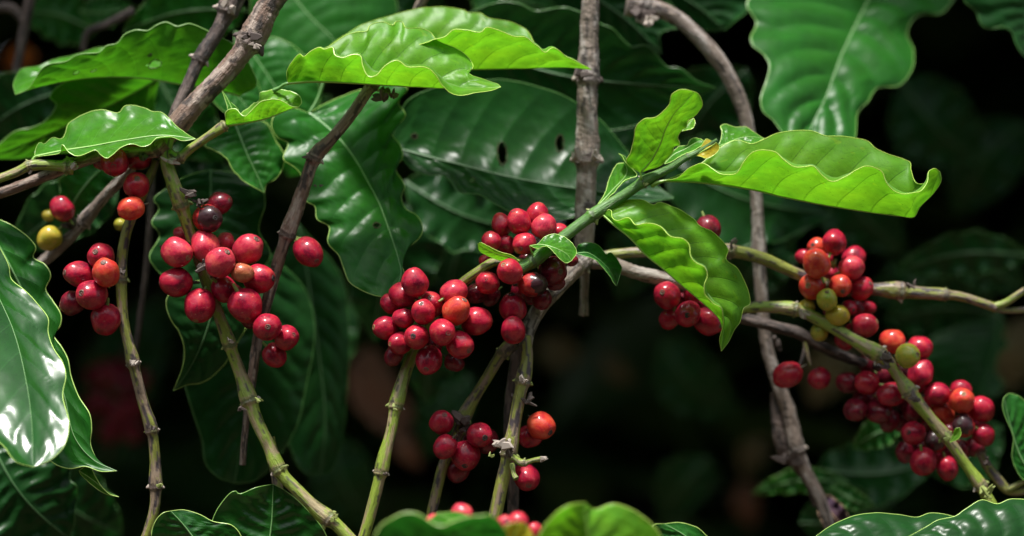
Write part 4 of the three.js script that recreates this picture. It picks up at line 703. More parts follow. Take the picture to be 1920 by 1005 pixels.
// ---------------------------------------------------------------- leaves whose own twigs are out of view
const LEAVES = [
  {"label":"bright yellow-green frilled leaf folded like a boat at the top centre, the nearer of two","name":"coffee_leaf","spec":{"m":[[-113.12,1293.23,4.0],[-100.28,1294.23,2.55],[-73.95,1293.19,0.2],[-51.08,1291.74,1.47],[-34.61,1290.82,3.15],[-20.91,1290.41,5.44],[-5.61,1291.16,8.0]],"l":[[-113.51,1295.83,6.0],[-113.56,1299.53,7.79],[-110.62,1304.78,10.65],[-106.82,1308.41,13.13],[-104.36,1306.5,14.53],[-100.21,1310.2,17.15],[-96.47,1311.95,19.08],[-93.67,1310.58,20.49],[-89.51,1311.62,22.24],[-87.92,1307.31,23.31],[-84.45,1306.08,24.17],[-79.9,1307.79,25.31],[-75.17,1307.62,26.42],[-73.95,1302.69,27.61],[-70.74,1297.04,29.13],[-67.11,1297.52,29.99],[-62.65,1302.55,29.6],[-57.3,1304.64,29.26],[-51.93,1301.71,28.9],[-45.68,1301.82,28.52],[-40.31,1300.86,28.2],[-37.19,1297.15,27.34],[-35.0,1292.98,25.32],[-31.46,1289.07,23.07],[-26.1,1287.68,20.74],[-18.03,1288.69,17.37],[-9.93,1289.53,14.0]],"r":[[-110.5,1299.14,0.0],[-102.47,1307.56,-2.84],[-93.48,1312.33,-5.34],[-84.46,1318.49,-8.0],[-78.99,1320.11,-8.7],[-73.69,1320.71,-9.35],[-72.6,1323.68,-9.73],[-66.2,1325.31,-10.54],[-60.71,1323.81,-11.24],[-59.44,1325.86,-11.53],[-56.14,1325.71,-11.93],[-54.29,1322.47,-11.71],[-46.9,1322.41,-11.04],[-41.37,1320.07,-10.5],[-38.6,1316.36,-10.08],[-30.31,1312.62,-9.25],[-23.84,1308.81,-7.46],[-20.15,1304.09,-5.49],[-19.95,1301.09,-4.5],[-22.68,1299.83,-3.5],[-20.1,1297.46,-2.34],[-12.76,1295.01,0.23],[-7.73,1293.35,2.0]],"k":"young","petk":"mature","roll":0.8,"kz":-1.2,"rim":0.3,"pet":[[-121.03,1290.37,-6.0],[-118.04,1291.28,-2.93],[-115.52,1292.75,0.0]]}},
  {"label":"bright folded leaf whose pale tip lies against the upright grey stem","name":"coffee_leaf","spec":{"m":[[-96.06,1307.78,-32.0],[-70.98,1304.02,-34.22],[-43.0,1302.92,-36.0],[-20.55,1303.01,-36.0],[3.76,1303.41,-34.89],[28.93,1303.65,-31.59],[41.02,1302.43,-30.0]],"l":[[-84.21,1309.72,-20.0],[-70.07,1312.1,-14.63],[-55.11,1313.52,-8.97],[-44.02,1315.65,-6.89],[-38.5,1317.7,-6.14],[-33.9,1318.76,-5.54],[-29.3,1322.36,-4.79],[-23.79,1322.86,-4.08],[-15.55,1321.38,-4.0],[-13.26,1323.22,-4.0],[-5.47,1321.38,-4.0],[1.85,1319.55,-4.0],[7.35,1319.01,-4.13],[12.86,1314.7,-6.4],[16.55,1311.6,-7.95],[20.24,1313.54,-9.26],[23.94,1311.98,-10.54],[27.64,1309.14,-12.04],[33.21,1306.52,-14.0]],"r":[[-95.04,1315.23,-38.0],[-86.28,1321.51,-40.45],[-78.87,1326.37,-42.45],[-67.72,1330.35,-45.14],[-56.48,1333.76,-46.45],[-48.02,1335.68,-46.94],[-37.67,1336.39,-47.52],[-25.42,1334.77,-47.34],[-22.58,1333.13,-46.79],[-16.92,1333.23,-45.83],[-12.21,1330.33,-44.9],[-2.8,1328.78,-43.29],[3.78,1326.34,-42.11],[8.0,1323.41,-40.74],[13.13,1314.76,-37.94],[22.46,1309.86,-34.97],[31.74,1304.99,-32.0]],"k":"young","roll":0.8,"kz":-1.2,"rim":0.3,"pet":[[-104.6,1307.92,-34.0],[-99.93,1308.39,-34.0]]}},
  {"label":"large smooth green leaf hanging point down left of centre, pale midrib and wavy edge","name":"coffee_leaf","spec":{"m":[[-106.84,1281.68,-62.0],[-97.57,1274.44,-57.66],[-88.9,1265.84,-53.12],[-81.1,1255.32,-48.22],[-75.31,1245.16,-43.82],[-68.97,1233.38,-38.75],[-63.46,1219.18,-32.78],[-58.8,1205.63,-26.48],[-57.0,1196.57,-22.38],[-60.66,1187.57,-18.0]],"l":[[-114.83,1283.88,-56.0],[-123.02,1281.22,-53.25],[-125.65,1275.25,-51.21],[-122.67,1268.45,-48.93],[-117.23,1265.3,-47.0],[-118.97,1256.85,-44.3],[-114.11,1253.17,-42.42],[-109.8,1248.38,-40.43],[-107.38,1239.44,-37.53],[-106.16,1234.14,-35.83],[-102.19,1231.9,-34.41],[-100.67,1225.24,-32.26],[-94.46,1221.34,-29.97],[-94.85,1213.06,-27.43],[-89.22,1206.45,-25.08],[-86.64,1200.14,-23.22],[-83.23,1192.74,-21.0],[-75.72,1188.11,-18.59],[-66.58,1185.4,-16.0]],"r":[[-96.33,1288.54,-74.0],[-76.24,1295.3,-68.68],[-60.55,1297.03,-64.71],[-54.87,1294.11,-63.11],[-59.85,1287.24,-60.96],[-56.12,1280.39,-58.87],[-63.27,1270.69,-55.37],[-58.71,1264.72,-53.21],[-57.24,1258.22,-51.28],[-60.78,1251.44,-49.05],[-57.37,1245.81,-47.14],[-55.94,1242.44,-46.08],[-57.82,1236.83,-44.35],[-55.5,1230.94,-41.76],[-49.58,1227.28,-38.73],[-46.16,1220.59,-35.44],[-47.74,1215.87,-33.23],[-54.5,1209.5,-29.06],[-57.15,1204.26,-26.43],[-55.09,1196.3,-22.77],[-56.36,1190.29,-20.0]],"k":"mature","kz":0.8,"rib":0.7,"rim":0.3,"rimk":"fresh","holes":[[0.66,0.18,0,0.012,0.06]],"pet":[[-99.1,1299.24,-64.0],[-102.47,1289.38,-64.0]]}},
  {"label":"broad dark green leaf with small eaten holes, left of the upright grey stem","name":"coffee_leaf","spec":{"m":[[-63.67,1264.09,-72.0],[-56.56,1262.36,-71.14],[-44.07,1258.91,-69.62],[-24.83,1254.02,-67.27],[-5.64,1249.18,-65.64],[11.27,1245.78,-64.96],[28.16,1242.94,-64.29],[53.54,1239.59,-65.45],[85.8,1237.11,-68.0]],"l":[[-60.99,1278.72,-76.0],[-55.38,1288.75,-77.7],[-45.49,1294.53,-79.41],[-25.64,1298.98,-82.44],[-2.85,1300.48,-83.54],[11.4,1297.31,-83.0],[26.49,1292.43,-82.41],[37.01,1286.13,-81.83],[46.64,1279.21,-80.07],[53.98,1271.17,-78.46],[62.43,1260.3,-76.41],[72.25,1247.46,-74.0]],"r":[[-57.22,1256.8,-66.0],[-53.52,1252.81,-64.85],[-45.58,1249.09,-63.0],[-36.25,1248.75,-61.02],[-32.29,1245.35,-59.91],[-28.05,1239.97,-58.45],[-17.09,1238.51,-56.09],[-9.52,1234.03,-56.0],[-3.92,1230.95,-56.0],[8.4,1226.47,-56.0],[22.69,1225.07,-56.0],[39.26,1228.19,-58.12],[56.2,1232.17,-61.09],[73.2,1234.77,-64.0]],"k":"old","kz":0.7,"quilt":1.5,"rib":0.6,"holes":[[0.4,0.25,0,0.016,0.13],[0.585,0.5,0,0.014,0.09],[0.11,0.45,0,0.013,0.05],[0.31,0.42,1,0.008,0.08]]}},
  {"label":"large leaf hanging from the top edge at the right, quilted between its pale veins","name":"coffee_leaf","spec":{"m":[[214.59,1380.05,-190.0],[205.81,1361.85,-172.2],[199.67,1350.19,-160.44],[189.49,1332.54,-142.36],[179.71,1314.44,-124.21],[169.69,1291.92,-104.34],[161.47,1277.28,-92.7],[156.34,1266.05,-84.0]],"l":[[182.85,1379.62,-186.0],[151.38,1368.4,-156.49],[134.43,1354.44,-136.87],[129.0,1344.15,-128.8],[133.89,1333.95,-120.69],[130.06,1325.56,-114.36],[130.72,1320.57,-110.79],[136.52,1316.08,-105.22],[139.21,1309.62,-100.1],[136.5,1299.21,-95.73],[133.48,1291.23,-92.3],[134.4,1284.09,-89.34],[139.56,1279.14,-86.31],[143.9,1272.8,-83.06],[148.25,1267.04,-80.0]],"r":[[238.24,1378.63,-200.0],[250.22,1362.34,-185.76],[251.15,1355.33,-181.01],[248.12,1350.06,-177.15],[241.55,1343.42,-171.25],[230.81,1342.83,-164.35],[223.53,1337.88,-158.47],[220.75,1330.16,-152.8],[222.78,1320.78,-145.76],[220.75,1309.81,-137.83],[212.42,1300.33,-129.1],[199.38,1298.19,-119.91],[194.03,1290.88,-113.51],[187.6,1284.24,-106.98],[185.79,1276.11,-100.85],[183.97,1269.65,-95.89],[173.77,1265.44,-88.0]],"k":"mature","kz":0.8,"quilt":3.0,"rib":0.9,"rim":0.35}},
  {"label":"long leaf at the upper left seen from beneath, with small ragged holes","name":"coffee_leaf","spec":{"m":[[-142.68,1290.41,-54.0],[-156.82,1294.16,-53.51],[-173.78,1296.3,-52.94],[-186.97,1298.64,-52.49],[-202.03,1300.02,-51.98],[-220.84,1299.6,-51.35],[-239.63,1296.64,-50.71],[-252.78,1293.3,-50.25],[-259.82,1290.74,-50.0]],"l":[[-133.47,1295.59,-46.0],[-137.02,1306.72,-43.59],[-145.23,1316.39,-40.95],[-156.23,1322.28,-38.35],[-161.71,1324.99,-37.07],[-167.21,1326.77,-36.0],[-173.76,1325.37,-36.0],[-179.37,1327.52,-36.0],[-184.05,1326.21,-36.0],[-188.72,1323.03,-36.0],[-195.27,1323.5,-36.0],[-200.88,1321.16,-36.0],[-204.63,1316.48,-36.0],[-210.24,1315.08,-36.0],[-214.07,1311.86,-36.68],[-226.53,1310.88,-38.67],[-231.36,1307.38,-39.63],[-240.01,1306.35,-41.01],[-244.85,1303.32,-41.93],[-248.77,1298.22,-42.96],[-252.7,1293.12,-44.0]],"r":[[-146.08,1298.36,-60.0],[-165.79,1305.46,-66.79],[-190.55,1310.76,-74.27],[-210.95,1316.66,-76.27],[-218.73,1317.48,-77.01],[-226.52,1315.62,-77.76],[-233.97,1313.0,-76.14],[-243.06,1310.66,-72.86],[-252.08,1306.59,-69.41],[-260.19,1304.87,-66.48],[-263.12,1298.13,-64.0]],"k":"fresh","rimk":"mature","kz":-0.5,"holes":[[0.415,0.3,0,0.024,0.08],[0.665,0.32,0,0.012,0.05],[0.735,0.35,0,0.012,0.05],[0.45,0.47,0,0.007,0.02],[0.92,0.3,0,0.008,0.1]]}},
  {"label":"soft green leaf glowing behind the frilled small leaf at the left","name":"coffee_leaf","spec":{"m":[[-188.58,1302.67,-90.0],[-211.4,1289.42,-86.85],[-235.13,1277.68,-84.0],[-259.25,1267.07,-84.0],[-279.5,1259.36,-84.0]],"l":[[-196.06,1301.73,-80.0],[-214.98,1301.87,-77.7],[-233.86,1300.28,-75.39],[-242.12,1295.42,-74.22],[-245.39,1290.63,-74.31],[-242.19,1287.77,-74.66],[-247.1,1279.18,-75.45],[-254.89,1274.9,-76.16],[-262.87,1273.49,-76.8],[-268.72,1269.67,-77.35],[-274.6,1263.94,-78.0]],"r":[[-192.01,1291.88,-96.0],[-193.1,1284.07,-95.36],[-207.49,1274.29,-93.94],[-226.65,1263.54,-92.13],[-245.79,1261.54,-90.55],[-264.89,1258.58,-88.95],[-276.34,1258.54,-88.0]],"k":"fresh","kz":0.5,"rimk":"mature"}},
  {"label":"small green leaf with a pale frilled edge, left of the smooth hanging leaf","name":"coffee_leaf","spec":{"m":[[-145.64,1275.76,-56.0],[-142.03,1267.24,-53.24],[-137.25,1256.49,-49.81],[-132.32,1246.66,-47.59],[-129.4,1239.38,-46.0]],"l":[[-151.86,1271.75,-48.0],[-159.92,1264.11,-45.08],[-153.9,1260.7,-43.33],[-148.2,1256.76,-41.85],[-145.38,1251.19,-41.31],[-139.49,1245.34,-40.6],[-133.61,1241.72,-40.0]],"r":[[-136.36,1278.87,-62.0],[-129.22,1275.99,-60.67],[-124.31,1266.92,-58.89],[-119.62,1259.25,-56.35],[-120.74,1251.01,-52.73],[-124.16,1246.18,-50.09],[-128.17,1243.89,-48.0]],"k":"mature","kz":0.7,"rimk":"fresh"}},
  {"label":"very glossy dark leaf at the left edge with bright white reflections","name":"coffee_leaf","spec":{"m":[[-278.1,1227.67,0.0],[-262.66,1195.31,11.02],[-248.34,1168.79,24.39],[-238.86,1142.91,41.77],[-233.96,1122.66,55.82],[-231.47,1103.73,68.0]],"l":[[-265.31,1219.63,-4.0],[-259.33,1210.13,-0.72],[-254.2,1200.67,2.44],[-253.06,1194.48,4.36],[-246.13,1189.12,7.22],[-239.18,1182.7,10.32],[-232.39,1174.73,14.3],[-232.02,1167.6,18.42],[-228.31,1159.47,23.43],[-223.09,1152.97,28.04],[-220.79,1146.52,32.74],[-221.6,1137.04,39.63],[-216.72,1123.89,49.43],[-217.68,1113.89,56.89],[-223.59,1107.08,64.0]],"r":[[-291.6,1208.78,0.0],[-291.28,1173.95,15.4],[-276.43,1142.74,37.41],[-262.96,1125.15,53.55],[-246.76,1114.09,64.51],[-238.87,1106.44,70.0]],"k":"glossy","kz":0.8,"rim":0.4,"rimk":"fresh","rib":0.4,"quilt":0.6,"crinkle":0.35}},
  {"label":"second leaf at the left edge, behind the glossy one, ending in a thin curled tip","name":"coffee_leaf","spec":{"m":[[-272.52,1229.3,-14.0],[-252.43,1195.25,-7.92],[-236.32,1162.86,-0.47],[-225.97,1136.11,5.51],[-219.9,1114.86,10.16],[-210.08,1103.79,13.25],[-197.94,1098.36,16.0]],"l":[[-262.31,1224.73,-18.0],[-254.72,1221.16,-16.73],[-247.12,1215.68,-15.3],[-243.13,1210.22,-14.26],[-244.91,1205.58,-13.48],[-238.19,1201.77,-12.3],[-235.01,1196.33,-11.11],[-237.74,1189.0,-9.46],[-234.0,1183.58,-8.11],[-229.11,1176.28,-6.31],[-229.47,1170.61,-5.11],[-232.8,1166.03,-3.87],[-228.45,1160.12,-1.99],[-224.94,1154.23,-0.22],[-222.97,1145.4,2.16],[-218.77,1135.28,5.02],[-212.5,1126.26,7.51],[-211.45,1118.29,9.22],[-212.04,1111.14,10.76],[-207.74,1102.69,12.76],[-202.48,1099.83,14.0]],"r":[[-277.97,1206.13,-14.0],[-260.12,1162.74,-5.33],[-245.13,1130.64,3.49],[-231.79,1103.67,11.32],[-222.14,1099.5,13.12],[-213.91,1100.4,14.53],[-205.68,1098.09,16.0]],"k":"mature","kz":0.8,"rim":0.45,"rimk":"fresh"}},
  {"label":"small pointed leaf tip just beneath the curled tip at the left","name":"coffee_leaf","spec":{"m":[[-217.72,1098.18,10.0],[-211.0,1093.89,11.3],[-204.9,1089.24,12.56],[-197.13,1085.2,14.0]],"l":[[-212.33,1101.05,12.0],[-209.64,1096.35,12.6],[-205.98,1090.48,13.37],[-201.75,1086.62,14.0]],"r":[[-217.41,1096.38,8.0],[-211.84,1091.39,9.59],[-206.3,1087.58,11.02],[-202.02,1085.88,12.0]],"k":"fresh","rim":0.3,"rib":0.3,"rimk":"young"}},
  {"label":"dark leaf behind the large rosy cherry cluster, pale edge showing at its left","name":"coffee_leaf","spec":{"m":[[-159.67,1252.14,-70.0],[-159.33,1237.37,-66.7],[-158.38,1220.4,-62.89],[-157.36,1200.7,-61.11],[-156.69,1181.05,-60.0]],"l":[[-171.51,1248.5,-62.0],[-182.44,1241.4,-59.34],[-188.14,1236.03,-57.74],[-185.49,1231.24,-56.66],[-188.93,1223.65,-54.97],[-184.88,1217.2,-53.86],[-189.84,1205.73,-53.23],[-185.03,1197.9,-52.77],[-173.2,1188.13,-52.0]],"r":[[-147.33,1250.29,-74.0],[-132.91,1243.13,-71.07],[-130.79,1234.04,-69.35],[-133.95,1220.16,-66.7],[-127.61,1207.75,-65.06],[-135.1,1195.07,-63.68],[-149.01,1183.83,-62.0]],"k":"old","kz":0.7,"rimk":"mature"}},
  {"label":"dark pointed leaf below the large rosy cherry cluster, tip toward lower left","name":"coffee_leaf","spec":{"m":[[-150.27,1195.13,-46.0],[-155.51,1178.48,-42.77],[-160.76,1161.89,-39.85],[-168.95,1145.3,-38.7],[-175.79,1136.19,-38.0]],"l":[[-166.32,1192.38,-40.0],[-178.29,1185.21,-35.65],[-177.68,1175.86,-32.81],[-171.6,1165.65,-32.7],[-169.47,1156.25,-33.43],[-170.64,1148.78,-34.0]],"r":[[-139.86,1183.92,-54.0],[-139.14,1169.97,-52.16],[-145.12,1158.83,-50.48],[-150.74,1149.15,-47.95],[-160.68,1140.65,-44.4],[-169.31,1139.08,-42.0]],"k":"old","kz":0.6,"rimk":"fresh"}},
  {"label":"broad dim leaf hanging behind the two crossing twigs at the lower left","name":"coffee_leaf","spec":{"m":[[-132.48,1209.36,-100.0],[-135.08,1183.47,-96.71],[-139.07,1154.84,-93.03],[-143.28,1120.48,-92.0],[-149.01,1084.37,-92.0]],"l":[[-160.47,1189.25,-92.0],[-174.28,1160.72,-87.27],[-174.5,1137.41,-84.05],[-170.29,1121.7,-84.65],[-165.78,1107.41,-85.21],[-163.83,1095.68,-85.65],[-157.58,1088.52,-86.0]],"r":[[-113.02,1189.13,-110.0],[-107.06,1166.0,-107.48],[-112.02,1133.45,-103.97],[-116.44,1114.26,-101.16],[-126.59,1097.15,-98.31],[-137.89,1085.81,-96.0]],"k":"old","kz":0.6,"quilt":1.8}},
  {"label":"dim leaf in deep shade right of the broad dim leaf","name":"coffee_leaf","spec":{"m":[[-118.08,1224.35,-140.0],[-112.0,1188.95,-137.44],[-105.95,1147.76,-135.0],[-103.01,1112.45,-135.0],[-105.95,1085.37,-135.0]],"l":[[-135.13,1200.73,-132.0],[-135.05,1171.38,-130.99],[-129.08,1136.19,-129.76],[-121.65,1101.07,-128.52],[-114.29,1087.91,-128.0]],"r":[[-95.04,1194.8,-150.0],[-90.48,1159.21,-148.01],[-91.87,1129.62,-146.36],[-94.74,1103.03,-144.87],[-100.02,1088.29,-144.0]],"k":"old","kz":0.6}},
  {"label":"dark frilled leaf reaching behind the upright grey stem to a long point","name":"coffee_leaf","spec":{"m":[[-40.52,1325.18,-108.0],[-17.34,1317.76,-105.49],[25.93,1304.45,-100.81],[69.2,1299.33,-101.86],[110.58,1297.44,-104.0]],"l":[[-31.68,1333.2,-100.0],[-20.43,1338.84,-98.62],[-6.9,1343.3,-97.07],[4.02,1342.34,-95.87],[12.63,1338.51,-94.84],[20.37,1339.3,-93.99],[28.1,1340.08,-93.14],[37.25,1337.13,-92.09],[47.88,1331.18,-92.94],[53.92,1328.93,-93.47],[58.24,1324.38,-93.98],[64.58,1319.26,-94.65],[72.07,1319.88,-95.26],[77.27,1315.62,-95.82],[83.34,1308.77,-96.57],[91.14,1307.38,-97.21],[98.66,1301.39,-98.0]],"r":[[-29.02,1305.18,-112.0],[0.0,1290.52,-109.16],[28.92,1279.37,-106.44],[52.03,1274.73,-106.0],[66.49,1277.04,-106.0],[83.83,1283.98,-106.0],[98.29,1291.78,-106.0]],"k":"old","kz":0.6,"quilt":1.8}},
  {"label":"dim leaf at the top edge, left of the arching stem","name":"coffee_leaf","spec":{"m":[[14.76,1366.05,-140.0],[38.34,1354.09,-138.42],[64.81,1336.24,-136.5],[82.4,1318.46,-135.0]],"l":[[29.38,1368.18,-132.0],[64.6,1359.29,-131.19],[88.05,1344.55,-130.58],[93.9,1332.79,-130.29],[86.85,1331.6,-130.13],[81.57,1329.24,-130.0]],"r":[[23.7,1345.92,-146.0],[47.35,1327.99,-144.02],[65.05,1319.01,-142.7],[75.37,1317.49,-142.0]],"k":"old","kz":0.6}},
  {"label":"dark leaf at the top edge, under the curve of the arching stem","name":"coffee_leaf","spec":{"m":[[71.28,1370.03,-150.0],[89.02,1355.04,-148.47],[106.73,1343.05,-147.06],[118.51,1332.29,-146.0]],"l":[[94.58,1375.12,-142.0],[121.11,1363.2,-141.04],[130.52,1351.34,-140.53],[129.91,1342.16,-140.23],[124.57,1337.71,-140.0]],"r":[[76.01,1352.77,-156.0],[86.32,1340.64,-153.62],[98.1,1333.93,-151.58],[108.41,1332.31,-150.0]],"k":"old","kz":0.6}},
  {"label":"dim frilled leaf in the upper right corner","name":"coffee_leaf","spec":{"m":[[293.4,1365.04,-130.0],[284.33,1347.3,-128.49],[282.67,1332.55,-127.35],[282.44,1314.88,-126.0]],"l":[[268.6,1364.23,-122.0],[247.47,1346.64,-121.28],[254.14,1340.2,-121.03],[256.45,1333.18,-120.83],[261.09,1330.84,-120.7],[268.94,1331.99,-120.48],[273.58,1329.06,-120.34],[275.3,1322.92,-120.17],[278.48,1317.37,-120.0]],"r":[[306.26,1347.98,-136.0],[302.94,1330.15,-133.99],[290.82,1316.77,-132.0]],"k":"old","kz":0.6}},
  {"label":"green leaf at the top edge right of the thick brown branch, pale midrib","name":"coffee_leaf","spec":{"m":[[-129.89,1366.05,-140.0],[-119.24,1347.94,-135.64],[-108.71,1335.89,-132.3],[-98.28,1325.42,-129.9],[-87.8,1303.17,-126.0]],"l":[[-141.18,1359.56,-134.0],[-143.95,1341.75,-132.09],[-140.85,1323.97,-130.17],[-128.97,1312.12,-128.4],[-108.29,1303.17,-126.0]],"r":[[-100.86,1369.83,-148.0],[-71.06,1360.63,-144.95],[-63.6,1345.68,-143.32],[-65.02,1330.77,-141.85],[-70.85,1312.91,-140.0]],"k":"mature","kz":0.6,"low":true}},
  {"label":"pale sheened leaf just right of the thick brown branch","name":"coffee_leaf","spec":{"m":[[-150.88,1328.4,-112.0],[-138.97,1313.64,-108.46],[-127.15,1296.09,-105.49],[-115.49,1275.79,-104.0]],"l":[[-150.13,1313.32,-104.0],[-144.23,1295.91,-102.53],[-135.46,1281.42,-101.17],[-123.84,1272.72,-100.0]],"r":[[-136.71,1326.97,-116.0],[-122.03,1322.76,-114.15],[-107.33,1308.06,-111.63],[-104.29,1290.53,-109.47],[-107.09,1278.87,-108.0]],"k":"mature","kz":0.6,"quilt":1.6,"low":true}},
  {"label":"dark green leaf framed between the thick branch and the small folded leaf","name":"coffee_leaf","spec":{"m":[[-161.91,1312.47,-92.0],[-154.61,1300.93,-90.68],[-145.91,1290.83,-89.4],[-137.2,1279.32,-88.0]],"l":[[-165.79,1300.76,-88.0],[-159.88,1289.22,-86.11],[-148.26,1280.55,-84.0]],"r":[[-149.57,1312.9,-98.0],[-139.37,1304.17,-96.45],[-134.94,1292.59,-95.01],[-134.28,1283.92,-94.0]],"k":"mature","low":true}},
  {"label":"green leaf at the top edge above the leaf with ragged holes","name":"coffee_leaf","spec":{"m":[[-148.5,1343.3,-150.0],[-153.34,1343.44,-147.33],[-158.17,1343.52,-144.79],[-162.99,1343.51,-142.52],[-167.8,1343.36,-140.62],[-172.61,1343.04,-139.19],[-177.44,1342.52,-138.3],[-182.27,1341.79,-138.0],[-187.12,1340.84,-138.3],[-192.0,1339.67,-139.19],[-196.91,1338.3,-140.62],[-201.85,1336.75,-142.52],[-206.81,1335.06,-144.79],[-211.8,1333.27,-147.33],[-216.81,1331.42,-150.0]],"l":[[-152.3,1336.57,-149.34],[-156.2,1332.25,-144.73],[-161.21,1329.52,-150.27],[-165.41,1328.27,-143.3],[-169.94,1326.11,-142.16],[-175.41,1326.2,-147.06],[-179.43,1324.53,-139.69],[-184.52,1323.28,-142.86],[-190.24,1325.24,-146.53],[-194.53,1324.74,-140.39],[-200.47,1325.89,-147.25],[-205.93,1327.47,-148.77],[-210.67,1328.51,-144.72]],"r":[[-154.11,1350.26,-141.99],[-159.87,1354.56,-142.1],[-165.19,1356.64,-141.53],[-169.61,1357.94,-132.25],[-175.44,1360.68,-136.54],[-179.77,1357.82,-134.82],[-184.45,1359.06,-129.4],[-189.75,1356.66,-137.08],[-193.83,1352.84,-134.6],[-198.52,1351.54,-134.07],[-203.83,1347.57,-143.47],[-207.57,1342.22,-140.49],[-212.31,1337.99,-144.66]],"k":"mature","low":true}},
  {"label":"small blurred bright leaf at the top edge near the left twig","name":"coffee_leaf","spec":{"m":[[-247.86,1347.64,-200.0],[-245.18,1347.06,-196.97],[-242.53,1346.51,-194.08],[-239.94,1346.04,-191.45],[-237.41,1345.67,-189.19],[-234.96,1345.45,-187.4],[-232.6,1345.38,-186.16],[-230.33,1345.48,-185.5],[-228.17,1345.75,-185.44],[-226.09,1346.19,-185.97],[-224.09,1346.79,-187.05],[-222.16,1347.53,-188.59],[-220.29,1348.37,-190.51],[-218.45,1349.3,-192.69],[-216.62,1350.26,-195.0]],"l":[[-246.19,1350.93,-201.55],[-242.77,1351.71,-191.99],[-241.1,1353.79,-194.32],[-238.86,1354.12,-193.84],[-235.61,1354.16,-185.77],[-234.22,1355.14,-191.12],[-231.6,1353.97,-188.74],[-228.89,1354.62,-184.15],[-227.63,1354.46,-191.7],[-224.89,1353.63,-187.94],[-222.65,1353.52,-187.64],[-221.37,1352.97,-195.62],[-218.43,1351.41,-190.8]],"r":[[-244.76,1343.62,-196.41],[-241.24,1340.22,-189.16],[-239.49,1339.12,-193.3],[-236.14,1337.71,-185.65],[-233.43,1336.03,-182.92],[-231.97,1337.14,-187.7],[-228.79,1336.75,-180.26],[-226.89,1336.46,-182.72],[-225.52,1338.87,-187.25],[-222.69,1339.73,-181.43],[-221.56,1341.67,-188.42],[-220.01,1344.41,-191.51],[-217.6,1346.41,-188.07]],"k":"mature","low":true,"quilt":0.5}},
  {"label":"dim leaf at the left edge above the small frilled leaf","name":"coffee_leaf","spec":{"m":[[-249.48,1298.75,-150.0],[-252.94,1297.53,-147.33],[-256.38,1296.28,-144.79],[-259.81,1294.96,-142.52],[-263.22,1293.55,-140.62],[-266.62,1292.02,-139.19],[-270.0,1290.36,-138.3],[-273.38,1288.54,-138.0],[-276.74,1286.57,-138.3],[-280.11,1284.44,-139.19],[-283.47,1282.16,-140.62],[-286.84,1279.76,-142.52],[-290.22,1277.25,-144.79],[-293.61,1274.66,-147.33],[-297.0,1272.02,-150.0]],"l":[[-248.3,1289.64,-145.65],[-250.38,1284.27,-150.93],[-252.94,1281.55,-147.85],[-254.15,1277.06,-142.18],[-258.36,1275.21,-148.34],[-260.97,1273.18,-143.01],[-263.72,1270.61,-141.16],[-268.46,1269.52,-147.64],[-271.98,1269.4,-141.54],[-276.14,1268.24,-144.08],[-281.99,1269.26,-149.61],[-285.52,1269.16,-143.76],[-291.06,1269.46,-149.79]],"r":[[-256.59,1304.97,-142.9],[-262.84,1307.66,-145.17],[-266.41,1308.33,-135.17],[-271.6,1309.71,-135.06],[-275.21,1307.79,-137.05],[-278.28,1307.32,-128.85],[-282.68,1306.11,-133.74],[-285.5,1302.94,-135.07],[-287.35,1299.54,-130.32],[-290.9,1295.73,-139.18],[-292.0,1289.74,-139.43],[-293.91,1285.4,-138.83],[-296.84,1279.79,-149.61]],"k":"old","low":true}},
  {"label":"dim leaf low at the left edge under the glossy one","name":"coffee_leaf","spec":{"m":[[-275.18,1110.85,-60.0],[-272.78,1106.4,-58.04],[-270.36,1102.0,-56.22],[-267.9,1097.66,-54.66],[-265.37,1093.42,-53.48],[-262.76,1089.27,-52.76],[-260.05,1085.24,-52.59],[-257.23,1081.34,-53.0],[-254.3,1077.55,-54.02],[-251.24,1073.87,-55.62],[-248.08,1070.29,-57.76],[-244.81,1066.79,-60.38],[-241.45,1063.36,-63.36],[-238.03,1059.96,-66.62],[-234.56,1056.58,-70.0]],"l":[[-263.7,1113.65,-58.98],[-255.23,1114.32,-61.25],[-252.0,1110.96,-65.21],[-244.65,1110.07,-57.83],[-240.19,1107.71,-62.59],[-240.1,1101.65,-63.76],[-234.89,1099.24,-57.81],[-233.31,1094.68,-65.12],[-233.26,1088.45,-63.93],[-229.5,1085.09,-61.02],[-230.49,1078.46,-69.61],[-231.15,1071.59,-66.28],[-231.31,1065.27,-66.71]],"r":[[-282.08,1098.47,-50.46],[-285.3,1090.01,-53.57],[-284.51,1084.07,-47.79],[-286.24,1076.19,-42.15],[-285.22,1071.24,-47.94],[-280.65,1068.37,-42.14],[-280.31,1062.53,-42.28],[-274.47,1061.4,-49.56],[-269.27,1059.14,-44.93],[-266.27,1055.63,-50.82],[-258.94,1055.55,-58.11],[-251.77,1054.94,-55.44],[-244.53,1054.8,-65.8]],"k":"old","quilt":1.8}},
